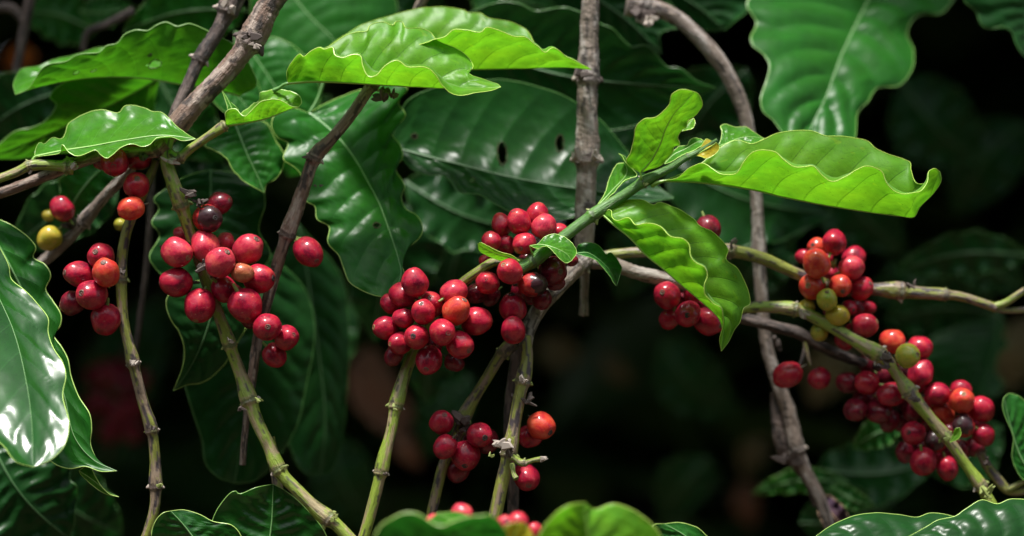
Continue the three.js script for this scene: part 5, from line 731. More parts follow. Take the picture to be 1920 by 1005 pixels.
  {"label":"dim leaf behind the loose cherries at the lower left","name":"coffee_leaf","spec":{"m":[[-266.11,1176.82,-740.0],[-271.48,1167.84,-738.04],[-276.74,1158.84,-736.22],[-281.78,1149.77,-734.66],[-286.52,1140.6,-733.48],[-290.89,1131.28,-732.76],[-294.83,1121.78,-732.59],[-298.32,1112.1,-733.0],[-301.34,1102.2,-734.02],[-303.91,1092.1,-735.62],[-306.06,1081.79,-737.76],[-307.85,1071.29,-740.38],[-309.35,1060.64,-743.36],[-310.65,1049.87,-746.62],[-311.85,1039.01,-750.0]],"l":[[-260.64,1164.16,-741.27],[-261.06,1153.41,-742.3],[-259.75,1142.61,-735.17],[-261.79,1132.07,-741.11],[-266.35,1122.87,-739.15],[-267.47,1112.77,-734.65],[-271.52,1102.66,-742.21],[-277.28,1094.03,-738.45],[-279.01,1083.82,-738.03],[-286.55,1074.67,-746.04],[-292.85,1066.34,-741.39],[-296.71,1056.37,-745.08],[-304.16,1047.2,-751.72]],"r":[[-282.87,1171.45,-739.49],[-291.53,1163.91,-731.33],[-304.24,1157.46,-728.01],[-310.51,1148.43,-732.32],[-314.17,1139.42,-724.43],[-322.26,1131.13,-726.45],[-323.99,1120.58,-730.8],[-325.49,1110.81,-724.91],[-328.01,1100.23,-732.02],[-324.28,1087.89,-735.63],[-323.26,1077.04,-732.88],[-321.5,1064.55,-743.58],[-317.28,1052.13,-745.58]],"k":"old","low":true}},
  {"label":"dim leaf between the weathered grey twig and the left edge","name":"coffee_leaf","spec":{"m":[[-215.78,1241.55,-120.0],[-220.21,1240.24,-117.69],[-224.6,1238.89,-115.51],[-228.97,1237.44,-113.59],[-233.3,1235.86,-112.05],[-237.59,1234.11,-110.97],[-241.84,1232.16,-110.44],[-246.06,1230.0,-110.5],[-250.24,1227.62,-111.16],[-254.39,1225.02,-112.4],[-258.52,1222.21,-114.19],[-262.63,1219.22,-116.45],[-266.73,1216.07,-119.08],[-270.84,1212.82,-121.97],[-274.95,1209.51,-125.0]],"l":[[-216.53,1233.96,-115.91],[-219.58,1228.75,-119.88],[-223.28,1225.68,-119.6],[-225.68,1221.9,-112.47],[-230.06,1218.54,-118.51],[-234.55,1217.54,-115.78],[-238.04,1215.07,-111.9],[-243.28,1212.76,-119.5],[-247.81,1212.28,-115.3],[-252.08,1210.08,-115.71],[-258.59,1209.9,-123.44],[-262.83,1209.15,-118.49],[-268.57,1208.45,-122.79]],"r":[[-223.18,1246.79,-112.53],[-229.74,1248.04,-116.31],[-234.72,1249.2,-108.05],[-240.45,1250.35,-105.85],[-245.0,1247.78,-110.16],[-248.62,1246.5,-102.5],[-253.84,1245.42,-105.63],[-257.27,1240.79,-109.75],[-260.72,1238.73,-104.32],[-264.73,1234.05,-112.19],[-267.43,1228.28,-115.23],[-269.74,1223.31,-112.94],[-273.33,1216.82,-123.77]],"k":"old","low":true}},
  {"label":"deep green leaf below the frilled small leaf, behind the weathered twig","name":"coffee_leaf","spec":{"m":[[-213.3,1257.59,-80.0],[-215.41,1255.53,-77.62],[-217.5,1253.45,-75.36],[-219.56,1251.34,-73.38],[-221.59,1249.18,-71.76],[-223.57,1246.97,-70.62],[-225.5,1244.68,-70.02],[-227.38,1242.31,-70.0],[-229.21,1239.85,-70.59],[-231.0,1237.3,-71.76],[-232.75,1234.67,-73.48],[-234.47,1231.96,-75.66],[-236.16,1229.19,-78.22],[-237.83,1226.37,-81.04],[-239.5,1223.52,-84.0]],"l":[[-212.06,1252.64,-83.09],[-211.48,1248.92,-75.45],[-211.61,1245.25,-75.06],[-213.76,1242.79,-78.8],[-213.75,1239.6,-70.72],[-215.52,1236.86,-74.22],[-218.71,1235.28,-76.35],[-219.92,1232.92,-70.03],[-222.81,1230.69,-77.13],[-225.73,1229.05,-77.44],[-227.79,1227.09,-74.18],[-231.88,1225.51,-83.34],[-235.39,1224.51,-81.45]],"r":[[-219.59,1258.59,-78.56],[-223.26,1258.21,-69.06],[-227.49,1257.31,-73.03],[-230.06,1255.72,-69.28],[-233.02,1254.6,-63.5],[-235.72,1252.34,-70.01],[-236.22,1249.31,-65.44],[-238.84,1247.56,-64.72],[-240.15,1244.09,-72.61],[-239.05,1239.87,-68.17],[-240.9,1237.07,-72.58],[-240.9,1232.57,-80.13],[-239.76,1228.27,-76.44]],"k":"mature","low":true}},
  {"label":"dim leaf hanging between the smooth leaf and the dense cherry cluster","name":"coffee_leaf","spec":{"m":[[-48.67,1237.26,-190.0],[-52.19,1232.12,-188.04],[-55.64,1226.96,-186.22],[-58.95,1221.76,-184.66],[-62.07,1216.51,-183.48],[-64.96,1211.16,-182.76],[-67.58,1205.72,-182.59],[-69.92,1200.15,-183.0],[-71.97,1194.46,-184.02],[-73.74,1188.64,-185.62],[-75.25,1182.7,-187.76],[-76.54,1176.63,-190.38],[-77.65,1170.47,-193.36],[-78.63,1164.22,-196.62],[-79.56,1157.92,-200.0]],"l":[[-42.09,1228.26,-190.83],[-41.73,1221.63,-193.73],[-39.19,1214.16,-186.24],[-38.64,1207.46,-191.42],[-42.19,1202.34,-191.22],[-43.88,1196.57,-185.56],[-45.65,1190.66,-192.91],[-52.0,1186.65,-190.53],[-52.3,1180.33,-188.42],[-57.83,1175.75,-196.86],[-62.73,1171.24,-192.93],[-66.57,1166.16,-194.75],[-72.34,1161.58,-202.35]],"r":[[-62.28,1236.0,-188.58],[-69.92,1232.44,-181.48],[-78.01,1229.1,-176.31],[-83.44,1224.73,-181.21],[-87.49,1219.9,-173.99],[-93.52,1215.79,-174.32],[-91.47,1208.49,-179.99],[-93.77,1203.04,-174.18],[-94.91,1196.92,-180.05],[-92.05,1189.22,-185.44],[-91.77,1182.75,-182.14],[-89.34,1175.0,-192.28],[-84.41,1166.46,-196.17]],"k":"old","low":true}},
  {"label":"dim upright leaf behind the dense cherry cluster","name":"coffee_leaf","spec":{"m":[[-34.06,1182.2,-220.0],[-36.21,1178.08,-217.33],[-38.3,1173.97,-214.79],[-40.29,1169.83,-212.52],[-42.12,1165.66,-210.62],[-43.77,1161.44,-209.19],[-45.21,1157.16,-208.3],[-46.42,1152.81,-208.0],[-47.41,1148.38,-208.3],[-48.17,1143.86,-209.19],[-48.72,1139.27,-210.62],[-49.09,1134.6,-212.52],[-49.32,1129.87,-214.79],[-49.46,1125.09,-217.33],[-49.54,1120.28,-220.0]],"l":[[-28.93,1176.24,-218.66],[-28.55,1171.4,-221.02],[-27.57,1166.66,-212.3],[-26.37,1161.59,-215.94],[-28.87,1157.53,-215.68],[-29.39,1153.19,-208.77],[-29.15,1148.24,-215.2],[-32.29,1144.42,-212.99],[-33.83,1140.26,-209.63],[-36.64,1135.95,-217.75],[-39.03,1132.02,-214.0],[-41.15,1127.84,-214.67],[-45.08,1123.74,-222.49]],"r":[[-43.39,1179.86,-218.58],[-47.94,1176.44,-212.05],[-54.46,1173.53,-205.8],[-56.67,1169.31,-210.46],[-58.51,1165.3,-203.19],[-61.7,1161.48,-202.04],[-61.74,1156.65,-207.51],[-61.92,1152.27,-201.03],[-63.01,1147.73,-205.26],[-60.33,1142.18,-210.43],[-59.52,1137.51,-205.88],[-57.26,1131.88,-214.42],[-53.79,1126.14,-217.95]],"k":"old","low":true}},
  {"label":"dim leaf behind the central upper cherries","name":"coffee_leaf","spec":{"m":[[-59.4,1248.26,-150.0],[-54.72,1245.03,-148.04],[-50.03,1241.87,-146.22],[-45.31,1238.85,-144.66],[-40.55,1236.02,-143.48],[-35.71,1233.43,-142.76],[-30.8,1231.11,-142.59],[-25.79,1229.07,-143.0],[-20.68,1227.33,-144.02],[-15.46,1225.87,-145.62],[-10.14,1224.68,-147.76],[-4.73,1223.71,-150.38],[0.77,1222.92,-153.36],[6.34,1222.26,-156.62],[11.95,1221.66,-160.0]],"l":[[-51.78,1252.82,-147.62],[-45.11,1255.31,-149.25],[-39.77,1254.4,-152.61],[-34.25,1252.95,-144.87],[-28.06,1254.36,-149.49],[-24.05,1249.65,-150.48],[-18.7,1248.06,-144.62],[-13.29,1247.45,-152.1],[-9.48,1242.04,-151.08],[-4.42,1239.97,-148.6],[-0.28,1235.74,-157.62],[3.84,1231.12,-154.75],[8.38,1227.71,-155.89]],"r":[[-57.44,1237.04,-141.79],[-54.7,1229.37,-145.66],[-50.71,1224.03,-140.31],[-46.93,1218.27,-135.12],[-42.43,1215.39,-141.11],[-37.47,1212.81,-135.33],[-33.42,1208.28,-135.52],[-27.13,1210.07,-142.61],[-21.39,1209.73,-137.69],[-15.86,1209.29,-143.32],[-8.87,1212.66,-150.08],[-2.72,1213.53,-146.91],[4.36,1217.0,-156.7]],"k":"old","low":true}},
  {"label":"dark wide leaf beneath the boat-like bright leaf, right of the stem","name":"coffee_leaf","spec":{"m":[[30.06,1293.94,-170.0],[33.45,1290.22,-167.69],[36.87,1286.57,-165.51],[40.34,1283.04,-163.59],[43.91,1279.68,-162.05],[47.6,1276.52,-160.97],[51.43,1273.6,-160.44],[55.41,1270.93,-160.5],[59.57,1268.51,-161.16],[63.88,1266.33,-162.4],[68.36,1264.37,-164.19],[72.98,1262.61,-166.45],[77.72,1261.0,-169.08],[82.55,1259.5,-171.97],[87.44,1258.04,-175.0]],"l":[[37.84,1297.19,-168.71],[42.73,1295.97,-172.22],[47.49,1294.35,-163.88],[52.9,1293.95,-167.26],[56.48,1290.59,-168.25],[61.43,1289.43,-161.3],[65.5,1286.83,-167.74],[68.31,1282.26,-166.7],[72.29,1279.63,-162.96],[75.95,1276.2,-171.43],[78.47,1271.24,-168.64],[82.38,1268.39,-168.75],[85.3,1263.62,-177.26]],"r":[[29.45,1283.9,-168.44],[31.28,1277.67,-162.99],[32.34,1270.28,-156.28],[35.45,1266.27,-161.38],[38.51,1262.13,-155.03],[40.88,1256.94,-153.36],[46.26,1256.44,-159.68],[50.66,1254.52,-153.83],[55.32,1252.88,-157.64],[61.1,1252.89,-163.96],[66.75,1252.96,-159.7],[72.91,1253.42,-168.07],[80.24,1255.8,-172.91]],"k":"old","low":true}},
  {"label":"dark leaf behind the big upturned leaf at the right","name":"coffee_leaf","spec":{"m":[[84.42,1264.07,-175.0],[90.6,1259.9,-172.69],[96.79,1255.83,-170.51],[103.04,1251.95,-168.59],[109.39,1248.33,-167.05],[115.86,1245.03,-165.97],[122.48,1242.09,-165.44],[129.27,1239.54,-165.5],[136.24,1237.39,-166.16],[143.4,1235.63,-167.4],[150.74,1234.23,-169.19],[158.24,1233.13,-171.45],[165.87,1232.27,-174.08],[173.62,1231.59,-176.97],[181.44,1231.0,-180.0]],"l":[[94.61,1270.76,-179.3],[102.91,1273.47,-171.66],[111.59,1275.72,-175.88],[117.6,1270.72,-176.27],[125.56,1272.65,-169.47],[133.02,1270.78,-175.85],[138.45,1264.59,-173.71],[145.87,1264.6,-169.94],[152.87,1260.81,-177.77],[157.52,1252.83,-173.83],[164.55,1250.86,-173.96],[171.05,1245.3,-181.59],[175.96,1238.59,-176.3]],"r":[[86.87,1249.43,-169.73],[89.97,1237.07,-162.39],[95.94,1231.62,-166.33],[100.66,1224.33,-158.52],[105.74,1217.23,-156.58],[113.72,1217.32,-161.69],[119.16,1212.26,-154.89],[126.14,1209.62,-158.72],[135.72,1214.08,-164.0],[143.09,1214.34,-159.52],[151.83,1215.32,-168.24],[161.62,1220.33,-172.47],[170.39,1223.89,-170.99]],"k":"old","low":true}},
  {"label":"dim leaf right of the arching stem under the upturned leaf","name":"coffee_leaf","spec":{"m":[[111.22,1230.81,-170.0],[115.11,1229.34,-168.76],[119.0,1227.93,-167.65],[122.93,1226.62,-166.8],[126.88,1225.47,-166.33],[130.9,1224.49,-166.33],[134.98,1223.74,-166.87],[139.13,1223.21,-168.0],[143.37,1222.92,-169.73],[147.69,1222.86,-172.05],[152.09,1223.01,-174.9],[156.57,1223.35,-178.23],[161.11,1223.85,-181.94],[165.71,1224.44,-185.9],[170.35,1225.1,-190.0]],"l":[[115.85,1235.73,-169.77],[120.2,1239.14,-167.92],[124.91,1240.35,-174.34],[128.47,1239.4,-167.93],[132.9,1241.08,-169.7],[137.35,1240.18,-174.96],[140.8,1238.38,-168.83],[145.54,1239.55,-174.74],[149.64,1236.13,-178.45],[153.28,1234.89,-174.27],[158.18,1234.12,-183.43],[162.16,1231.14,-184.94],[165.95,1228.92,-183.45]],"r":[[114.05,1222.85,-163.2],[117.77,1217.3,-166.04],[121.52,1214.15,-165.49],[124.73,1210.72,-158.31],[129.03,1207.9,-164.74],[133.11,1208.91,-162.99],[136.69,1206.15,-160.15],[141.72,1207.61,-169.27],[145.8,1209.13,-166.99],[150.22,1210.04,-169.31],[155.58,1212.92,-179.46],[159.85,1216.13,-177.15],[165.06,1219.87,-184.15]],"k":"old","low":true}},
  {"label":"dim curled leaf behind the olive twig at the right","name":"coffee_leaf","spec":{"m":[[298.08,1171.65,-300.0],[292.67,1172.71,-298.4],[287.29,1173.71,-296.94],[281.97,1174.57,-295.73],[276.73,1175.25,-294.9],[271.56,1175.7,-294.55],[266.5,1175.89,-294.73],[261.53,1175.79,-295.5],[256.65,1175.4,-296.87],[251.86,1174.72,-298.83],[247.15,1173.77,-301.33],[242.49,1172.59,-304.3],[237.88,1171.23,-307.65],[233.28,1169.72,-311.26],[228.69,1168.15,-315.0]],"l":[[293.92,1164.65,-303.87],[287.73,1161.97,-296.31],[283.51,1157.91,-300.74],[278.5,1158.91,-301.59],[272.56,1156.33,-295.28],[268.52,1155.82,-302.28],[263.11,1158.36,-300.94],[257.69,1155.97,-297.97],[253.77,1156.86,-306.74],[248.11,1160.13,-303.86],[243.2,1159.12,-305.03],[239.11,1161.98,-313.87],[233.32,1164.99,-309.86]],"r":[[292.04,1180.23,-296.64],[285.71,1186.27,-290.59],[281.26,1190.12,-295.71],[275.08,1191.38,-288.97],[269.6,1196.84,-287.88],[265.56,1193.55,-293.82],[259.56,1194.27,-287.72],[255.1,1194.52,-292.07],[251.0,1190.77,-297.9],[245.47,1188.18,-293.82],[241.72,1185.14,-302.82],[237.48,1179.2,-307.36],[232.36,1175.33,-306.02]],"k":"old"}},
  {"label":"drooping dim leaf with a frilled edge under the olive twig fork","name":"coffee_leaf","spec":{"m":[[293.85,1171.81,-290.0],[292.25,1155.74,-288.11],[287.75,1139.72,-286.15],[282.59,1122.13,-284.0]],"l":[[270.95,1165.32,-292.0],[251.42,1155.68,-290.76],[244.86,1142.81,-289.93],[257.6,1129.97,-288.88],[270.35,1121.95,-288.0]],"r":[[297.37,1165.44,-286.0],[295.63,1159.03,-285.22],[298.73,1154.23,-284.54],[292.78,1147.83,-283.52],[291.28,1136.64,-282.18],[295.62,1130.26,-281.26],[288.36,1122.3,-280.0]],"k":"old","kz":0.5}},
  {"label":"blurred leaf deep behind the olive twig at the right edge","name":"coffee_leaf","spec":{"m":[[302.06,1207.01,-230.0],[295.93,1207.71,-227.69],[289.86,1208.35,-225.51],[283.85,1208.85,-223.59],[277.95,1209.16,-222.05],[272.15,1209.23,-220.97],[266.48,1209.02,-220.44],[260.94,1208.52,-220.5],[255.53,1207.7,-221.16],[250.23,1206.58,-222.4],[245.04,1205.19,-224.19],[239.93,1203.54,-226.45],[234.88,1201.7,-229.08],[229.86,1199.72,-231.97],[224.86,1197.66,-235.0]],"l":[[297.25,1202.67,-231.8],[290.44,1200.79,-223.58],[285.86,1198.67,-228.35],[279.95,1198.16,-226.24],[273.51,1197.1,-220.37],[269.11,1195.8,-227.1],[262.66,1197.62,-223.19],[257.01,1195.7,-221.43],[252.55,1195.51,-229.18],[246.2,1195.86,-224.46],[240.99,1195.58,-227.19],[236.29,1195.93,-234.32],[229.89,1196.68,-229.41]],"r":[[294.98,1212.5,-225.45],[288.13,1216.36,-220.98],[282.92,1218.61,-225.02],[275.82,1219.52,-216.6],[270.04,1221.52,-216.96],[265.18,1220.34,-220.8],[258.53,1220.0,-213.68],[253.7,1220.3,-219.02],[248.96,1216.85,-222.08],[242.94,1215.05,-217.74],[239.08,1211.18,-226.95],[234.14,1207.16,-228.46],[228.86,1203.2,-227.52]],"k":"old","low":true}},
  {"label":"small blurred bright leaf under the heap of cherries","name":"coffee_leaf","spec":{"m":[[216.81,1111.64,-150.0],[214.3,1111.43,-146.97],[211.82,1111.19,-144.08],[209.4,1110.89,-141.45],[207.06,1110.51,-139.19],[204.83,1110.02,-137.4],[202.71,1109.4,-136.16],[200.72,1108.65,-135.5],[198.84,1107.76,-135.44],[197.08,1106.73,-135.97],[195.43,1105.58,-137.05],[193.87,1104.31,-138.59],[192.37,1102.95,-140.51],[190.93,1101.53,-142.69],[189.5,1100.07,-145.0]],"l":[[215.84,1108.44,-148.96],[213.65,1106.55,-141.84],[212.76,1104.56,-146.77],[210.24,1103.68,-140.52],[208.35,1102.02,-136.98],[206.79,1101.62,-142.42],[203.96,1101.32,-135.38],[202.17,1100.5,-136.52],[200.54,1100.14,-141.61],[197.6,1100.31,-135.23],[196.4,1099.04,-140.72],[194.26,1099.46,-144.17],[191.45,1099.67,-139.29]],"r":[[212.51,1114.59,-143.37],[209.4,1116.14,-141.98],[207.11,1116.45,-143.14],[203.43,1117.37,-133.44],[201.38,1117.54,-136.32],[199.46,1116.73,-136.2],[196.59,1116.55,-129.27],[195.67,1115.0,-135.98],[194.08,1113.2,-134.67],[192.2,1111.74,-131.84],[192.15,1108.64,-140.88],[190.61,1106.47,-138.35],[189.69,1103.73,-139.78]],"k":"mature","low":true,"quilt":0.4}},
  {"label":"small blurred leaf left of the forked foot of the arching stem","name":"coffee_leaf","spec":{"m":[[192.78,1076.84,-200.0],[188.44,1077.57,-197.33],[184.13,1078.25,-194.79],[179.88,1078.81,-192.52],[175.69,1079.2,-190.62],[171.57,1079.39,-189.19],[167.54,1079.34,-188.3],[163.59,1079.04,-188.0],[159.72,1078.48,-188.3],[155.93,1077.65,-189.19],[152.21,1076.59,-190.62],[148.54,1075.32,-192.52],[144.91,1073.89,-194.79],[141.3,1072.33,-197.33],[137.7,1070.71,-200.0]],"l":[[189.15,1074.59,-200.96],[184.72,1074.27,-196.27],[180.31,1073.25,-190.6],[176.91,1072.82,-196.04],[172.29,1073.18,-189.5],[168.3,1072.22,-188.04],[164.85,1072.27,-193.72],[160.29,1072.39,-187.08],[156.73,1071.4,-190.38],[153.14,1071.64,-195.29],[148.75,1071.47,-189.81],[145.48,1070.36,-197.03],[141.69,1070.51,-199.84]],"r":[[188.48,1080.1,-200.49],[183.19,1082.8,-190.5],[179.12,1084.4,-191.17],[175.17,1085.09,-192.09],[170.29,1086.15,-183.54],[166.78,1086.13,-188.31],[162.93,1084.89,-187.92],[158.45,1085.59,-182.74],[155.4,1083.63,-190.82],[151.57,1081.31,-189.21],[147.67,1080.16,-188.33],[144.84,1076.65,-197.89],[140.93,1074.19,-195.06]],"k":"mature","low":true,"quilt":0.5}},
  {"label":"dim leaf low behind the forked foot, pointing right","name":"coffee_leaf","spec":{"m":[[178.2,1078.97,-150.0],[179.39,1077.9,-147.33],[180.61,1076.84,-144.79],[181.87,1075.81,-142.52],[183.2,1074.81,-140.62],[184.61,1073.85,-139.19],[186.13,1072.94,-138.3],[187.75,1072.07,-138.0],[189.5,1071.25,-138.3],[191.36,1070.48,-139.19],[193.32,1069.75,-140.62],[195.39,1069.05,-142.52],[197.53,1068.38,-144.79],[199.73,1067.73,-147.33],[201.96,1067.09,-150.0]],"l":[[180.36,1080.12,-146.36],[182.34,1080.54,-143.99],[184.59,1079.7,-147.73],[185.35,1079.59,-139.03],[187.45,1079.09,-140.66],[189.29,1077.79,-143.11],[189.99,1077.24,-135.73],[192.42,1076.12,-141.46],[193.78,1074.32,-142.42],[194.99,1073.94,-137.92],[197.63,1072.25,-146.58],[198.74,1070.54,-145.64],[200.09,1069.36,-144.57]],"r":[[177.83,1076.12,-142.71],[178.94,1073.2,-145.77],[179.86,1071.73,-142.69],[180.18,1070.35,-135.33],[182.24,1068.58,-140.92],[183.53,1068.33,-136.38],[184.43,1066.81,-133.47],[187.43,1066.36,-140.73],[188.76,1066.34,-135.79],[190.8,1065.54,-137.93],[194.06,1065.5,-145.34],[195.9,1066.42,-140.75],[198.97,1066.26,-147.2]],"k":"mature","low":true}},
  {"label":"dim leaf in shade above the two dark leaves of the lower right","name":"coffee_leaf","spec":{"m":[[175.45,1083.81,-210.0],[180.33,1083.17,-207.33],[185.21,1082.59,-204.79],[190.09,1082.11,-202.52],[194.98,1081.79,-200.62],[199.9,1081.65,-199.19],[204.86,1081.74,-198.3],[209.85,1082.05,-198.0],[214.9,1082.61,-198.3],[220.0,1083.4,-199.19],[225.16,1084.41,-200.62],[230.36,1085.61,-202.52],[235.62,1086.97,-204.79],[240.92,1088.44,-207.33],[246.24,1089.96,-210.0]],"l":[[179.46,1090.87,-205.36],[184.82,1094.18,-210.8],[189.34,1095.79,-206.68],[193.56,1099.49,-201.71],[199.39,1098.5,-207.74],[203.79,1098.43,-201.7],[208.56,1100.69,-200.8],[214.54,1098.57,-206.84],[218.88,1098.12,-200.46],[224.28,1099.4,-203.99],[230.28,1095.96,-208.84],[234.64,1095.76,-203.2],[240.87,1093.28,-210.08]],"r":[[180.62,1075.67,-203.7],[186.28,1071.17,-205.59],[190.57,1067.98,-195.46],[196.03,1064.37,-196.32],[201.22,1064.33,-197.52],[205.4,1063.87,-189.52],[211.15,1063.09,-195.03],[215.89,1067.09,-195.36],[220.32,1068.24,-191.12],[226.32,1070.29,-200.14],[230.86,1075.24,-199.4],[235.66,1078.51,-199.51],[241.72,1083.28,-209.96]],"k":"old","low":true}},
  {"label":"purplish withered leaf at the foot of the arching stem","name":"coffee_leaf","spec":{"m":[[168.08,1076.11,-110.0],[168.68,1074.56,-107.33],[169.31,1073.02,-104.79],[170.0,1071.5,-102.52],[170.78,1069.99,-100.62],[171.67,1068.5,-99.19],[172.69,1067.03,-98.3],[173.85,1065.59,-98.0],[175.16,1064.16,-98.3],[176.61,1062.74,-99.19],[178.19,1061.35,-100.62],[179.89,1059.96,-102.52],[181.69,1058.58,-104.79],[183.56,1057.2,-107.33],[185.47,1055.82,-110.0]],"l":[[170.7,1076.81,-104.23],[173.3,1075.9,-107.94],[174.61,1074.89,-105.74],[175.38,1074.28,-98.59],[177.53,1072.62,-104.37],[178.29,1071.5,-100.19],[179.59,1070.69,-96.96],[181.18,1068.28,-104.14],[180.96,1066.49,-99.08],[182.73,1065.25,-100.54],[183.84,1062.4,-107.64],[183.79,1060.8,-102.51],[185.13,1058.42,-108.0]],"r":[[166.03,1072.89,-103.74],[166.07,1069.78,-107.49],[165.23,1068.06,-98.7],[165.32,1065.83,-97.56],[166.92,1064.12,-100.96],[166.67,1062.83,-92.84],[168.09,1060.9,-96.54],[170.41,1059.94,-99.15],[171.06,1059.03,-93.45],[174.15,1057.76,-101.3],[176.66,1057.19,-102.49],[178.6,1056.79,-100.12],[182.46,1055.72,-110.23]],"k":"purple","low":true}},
  {"label":"pinkish-brown dry leaf hanging in the shade right of the green shoot","name":"coffee_leaf","spec":{"m":[[-102.06,1144.24,-600.0],[-96.32,1125.4,-598.43],[-84.9,1102.83,-596.42],[-75.42,1087.81,-595.0]],"l":[[-114.74,1129.46,-590.0],[-114.65,1110.72,-588.42],[-101.4,1092.02,-586.49],[-86.32,1082.72,-585.0]],"r":[[-91.15,1136.38,-610.0],[-83.48,1121.27,-607.99],[-72.0,1102.42,-605.37],[-70.06,1091.12,-604.0]],"k":"dry","low":true}},
  {"label":"dim dry leaf scrap below the pinkish-brown one","name":"coffee_leaf","spec":{"m":[[-79.72,1089.69,-560.0],[-78.98,1087.39,-557.9],[-78.21,1085.1,-555.94],[-77.41,1082.83,-554.23],[-76.55,1080.58,-552.9],[-75.61,1078.36,-552.05],[-74.58,1076.17,-551.73],[-73.47,1074.01,-552.0],[-72.25,1071.88,-552.87],[-70.94,1069.77,-554.33],[-69.53,1067.69,-556.33],[-68.05,1065.63,-558.8],[-66.5,1063.57,-561.65],[-64.91,1061.53,-564.76],[-63.28,1059.48,-568.0]],"l":[[-76.3,1088.76,-562.02],[-73.83,1087.66,-553.29],[-71.66,1085.96,-556.97],[-70.8,1083.67,-556.65],[-68.77,1082.29,-549.8],[-67.35,1080.06,-556.34],[-67.24,1077.42,-554.21],[-65.25,1075.89,-551.16],[-65.14,1072.8,-559.65],[-64.36,1070.6,-556.36],[-63.48,1068.25,-557.78],[-63.28,1065.15,-566.44],[-63.0,1062.71,-562.4]],"r":[[-81.74,1085.86,-557.21],[-82.55,1082.81,-551.66],[-83.2,1079.48,-556.71],[-82.44,1077.39,-549.59],[-82.97,1074.36,-548.54],[-81.2,1072.36,-553.86],[-80.07,1070.5,-547.14],[-79.33,1067.97,-551.15],[-76.6,1066.52,-555.94],[-74.7,1065.02,-551.1],[-72.57,1063.05,-559.4],[-69.53,1061.82,-562.61],[-66.69,1060.74,-560.38]],"k":"dry","low":true}},
  {"label":"olive-brown dry leaf in the shade right of the forked branch","name":"coffee_leaf","spec":{"m":[[21.15,1141.84,-850.0],[23.32,1140.38,-847.9],[25.5,1138.96,-845.94],[27.7,1137.58,-844.23],[29.93,1136.29,-842.9],[32.21,1135.09,-842.05],[34.54,1133.99,-841.73],[36.93,1133.01,-842.0],[39.38,1132.15,-842.87],[41.89,1131.41,-844.33],[44.46,1130.76,-846.33],[47.08,1130.21,-848.8],[49.75,1129.74,-851.65],[52.45,1129.31,-854.76],[55.18,1128.91,-858.0]],"l":[[25.35,1145.73,-849.19],[28.76,1147.72,-844.46],[31.92,1148.49,-850.28],[34.04,1147.18,-843.81],[37.35,1148.74,-842.84],[39.56,1146.92,-848.41],[41.7,1145.75,-841.7],[44.22,1144.89,-845.3],[46.24,1142.58,-849.94],[48.03,1140.43,-844.55],[50.41,1138.81,-852.1],[51.92,1135.26,-854.79],[53.75,1133.04,-851.56]],"r":[[21.14,1134.8,-843.5],[22.21,1130.28,-844.44],[24.04,1127.78,-845.01],[25.07,1123.7,-836.46],[26.96,1121.14,-841.32],[29.61,1120.92,-840.49],[31.85,1119.94,-835.44],[34.55,1119.24,-843.55],[37.55,1120.05,-841.71],[40.31,1120.11,-841.28],[44.03,1121.9,-851.04],[47.51,1124.04,-848.44],[50.92,1125.43,-852.52]],"k":"straw","low":true}},
  {"label":"faint pale dry leaf in the dark left of the hanging folded leaf tip","name":"coffee_leaf","spec":{"m":[[73.44,1131.96,-900.0],[74.76,1129.71,-897.9],[76.11,1127.48,-895.94],[77.51,1125.29,-894.23],[78.99,1123.16,-892.9],[80.56,1121.1,-892.05],[82.24,1119.11,-891.73],[84.05,1117.2,-892.0],[85.97,1115.38,-892.87],[88.03,1113.63,-894.33],[90.2,1111.96,-896.33],[92.47,1110.35,-898.8],[94.82,1108.78,-901.65],[97.24,1107.25,-904.76],[99.69,1105.73,-908.0]],"l":[[77.44,1132.11,-902.37],[79.94,1131.33,-895.56],[82.41,1130.24,-893.46],[84.89,1128.71,-898.34],[85.95,1126.57,-890.73],[88.67,1125.45,-892.98],[90.1,1122.91,-896.94],[91.35,1120.91,-890.6],[93.54,1118.94,-897.13],[94.85,1116.37,-899.61],[96.06,1114.16,-895.84],[97.85,1111.52,-905.28],[98.78,1108.73,-905.55]],"r":[[72.39,1127.19,-900.34],[72.18,1123.85,-891.0],[72.28,1120.02,-894.72],[73.82,1117.98,-893.13],[74.01,1114.91,-886.58],[75.86,1112.62,-893.27],[78.11,1111.39,-890.35],[79.62,1109.35,-888.25],[82.95,1108.37,-896.84],[85.51,1107.5,-893.33],[88.46,1106.55,-896.1],[92.24,1105.95,-904.8],[95.56,1105.85,-901.17]],"k":"straw","low":true}},
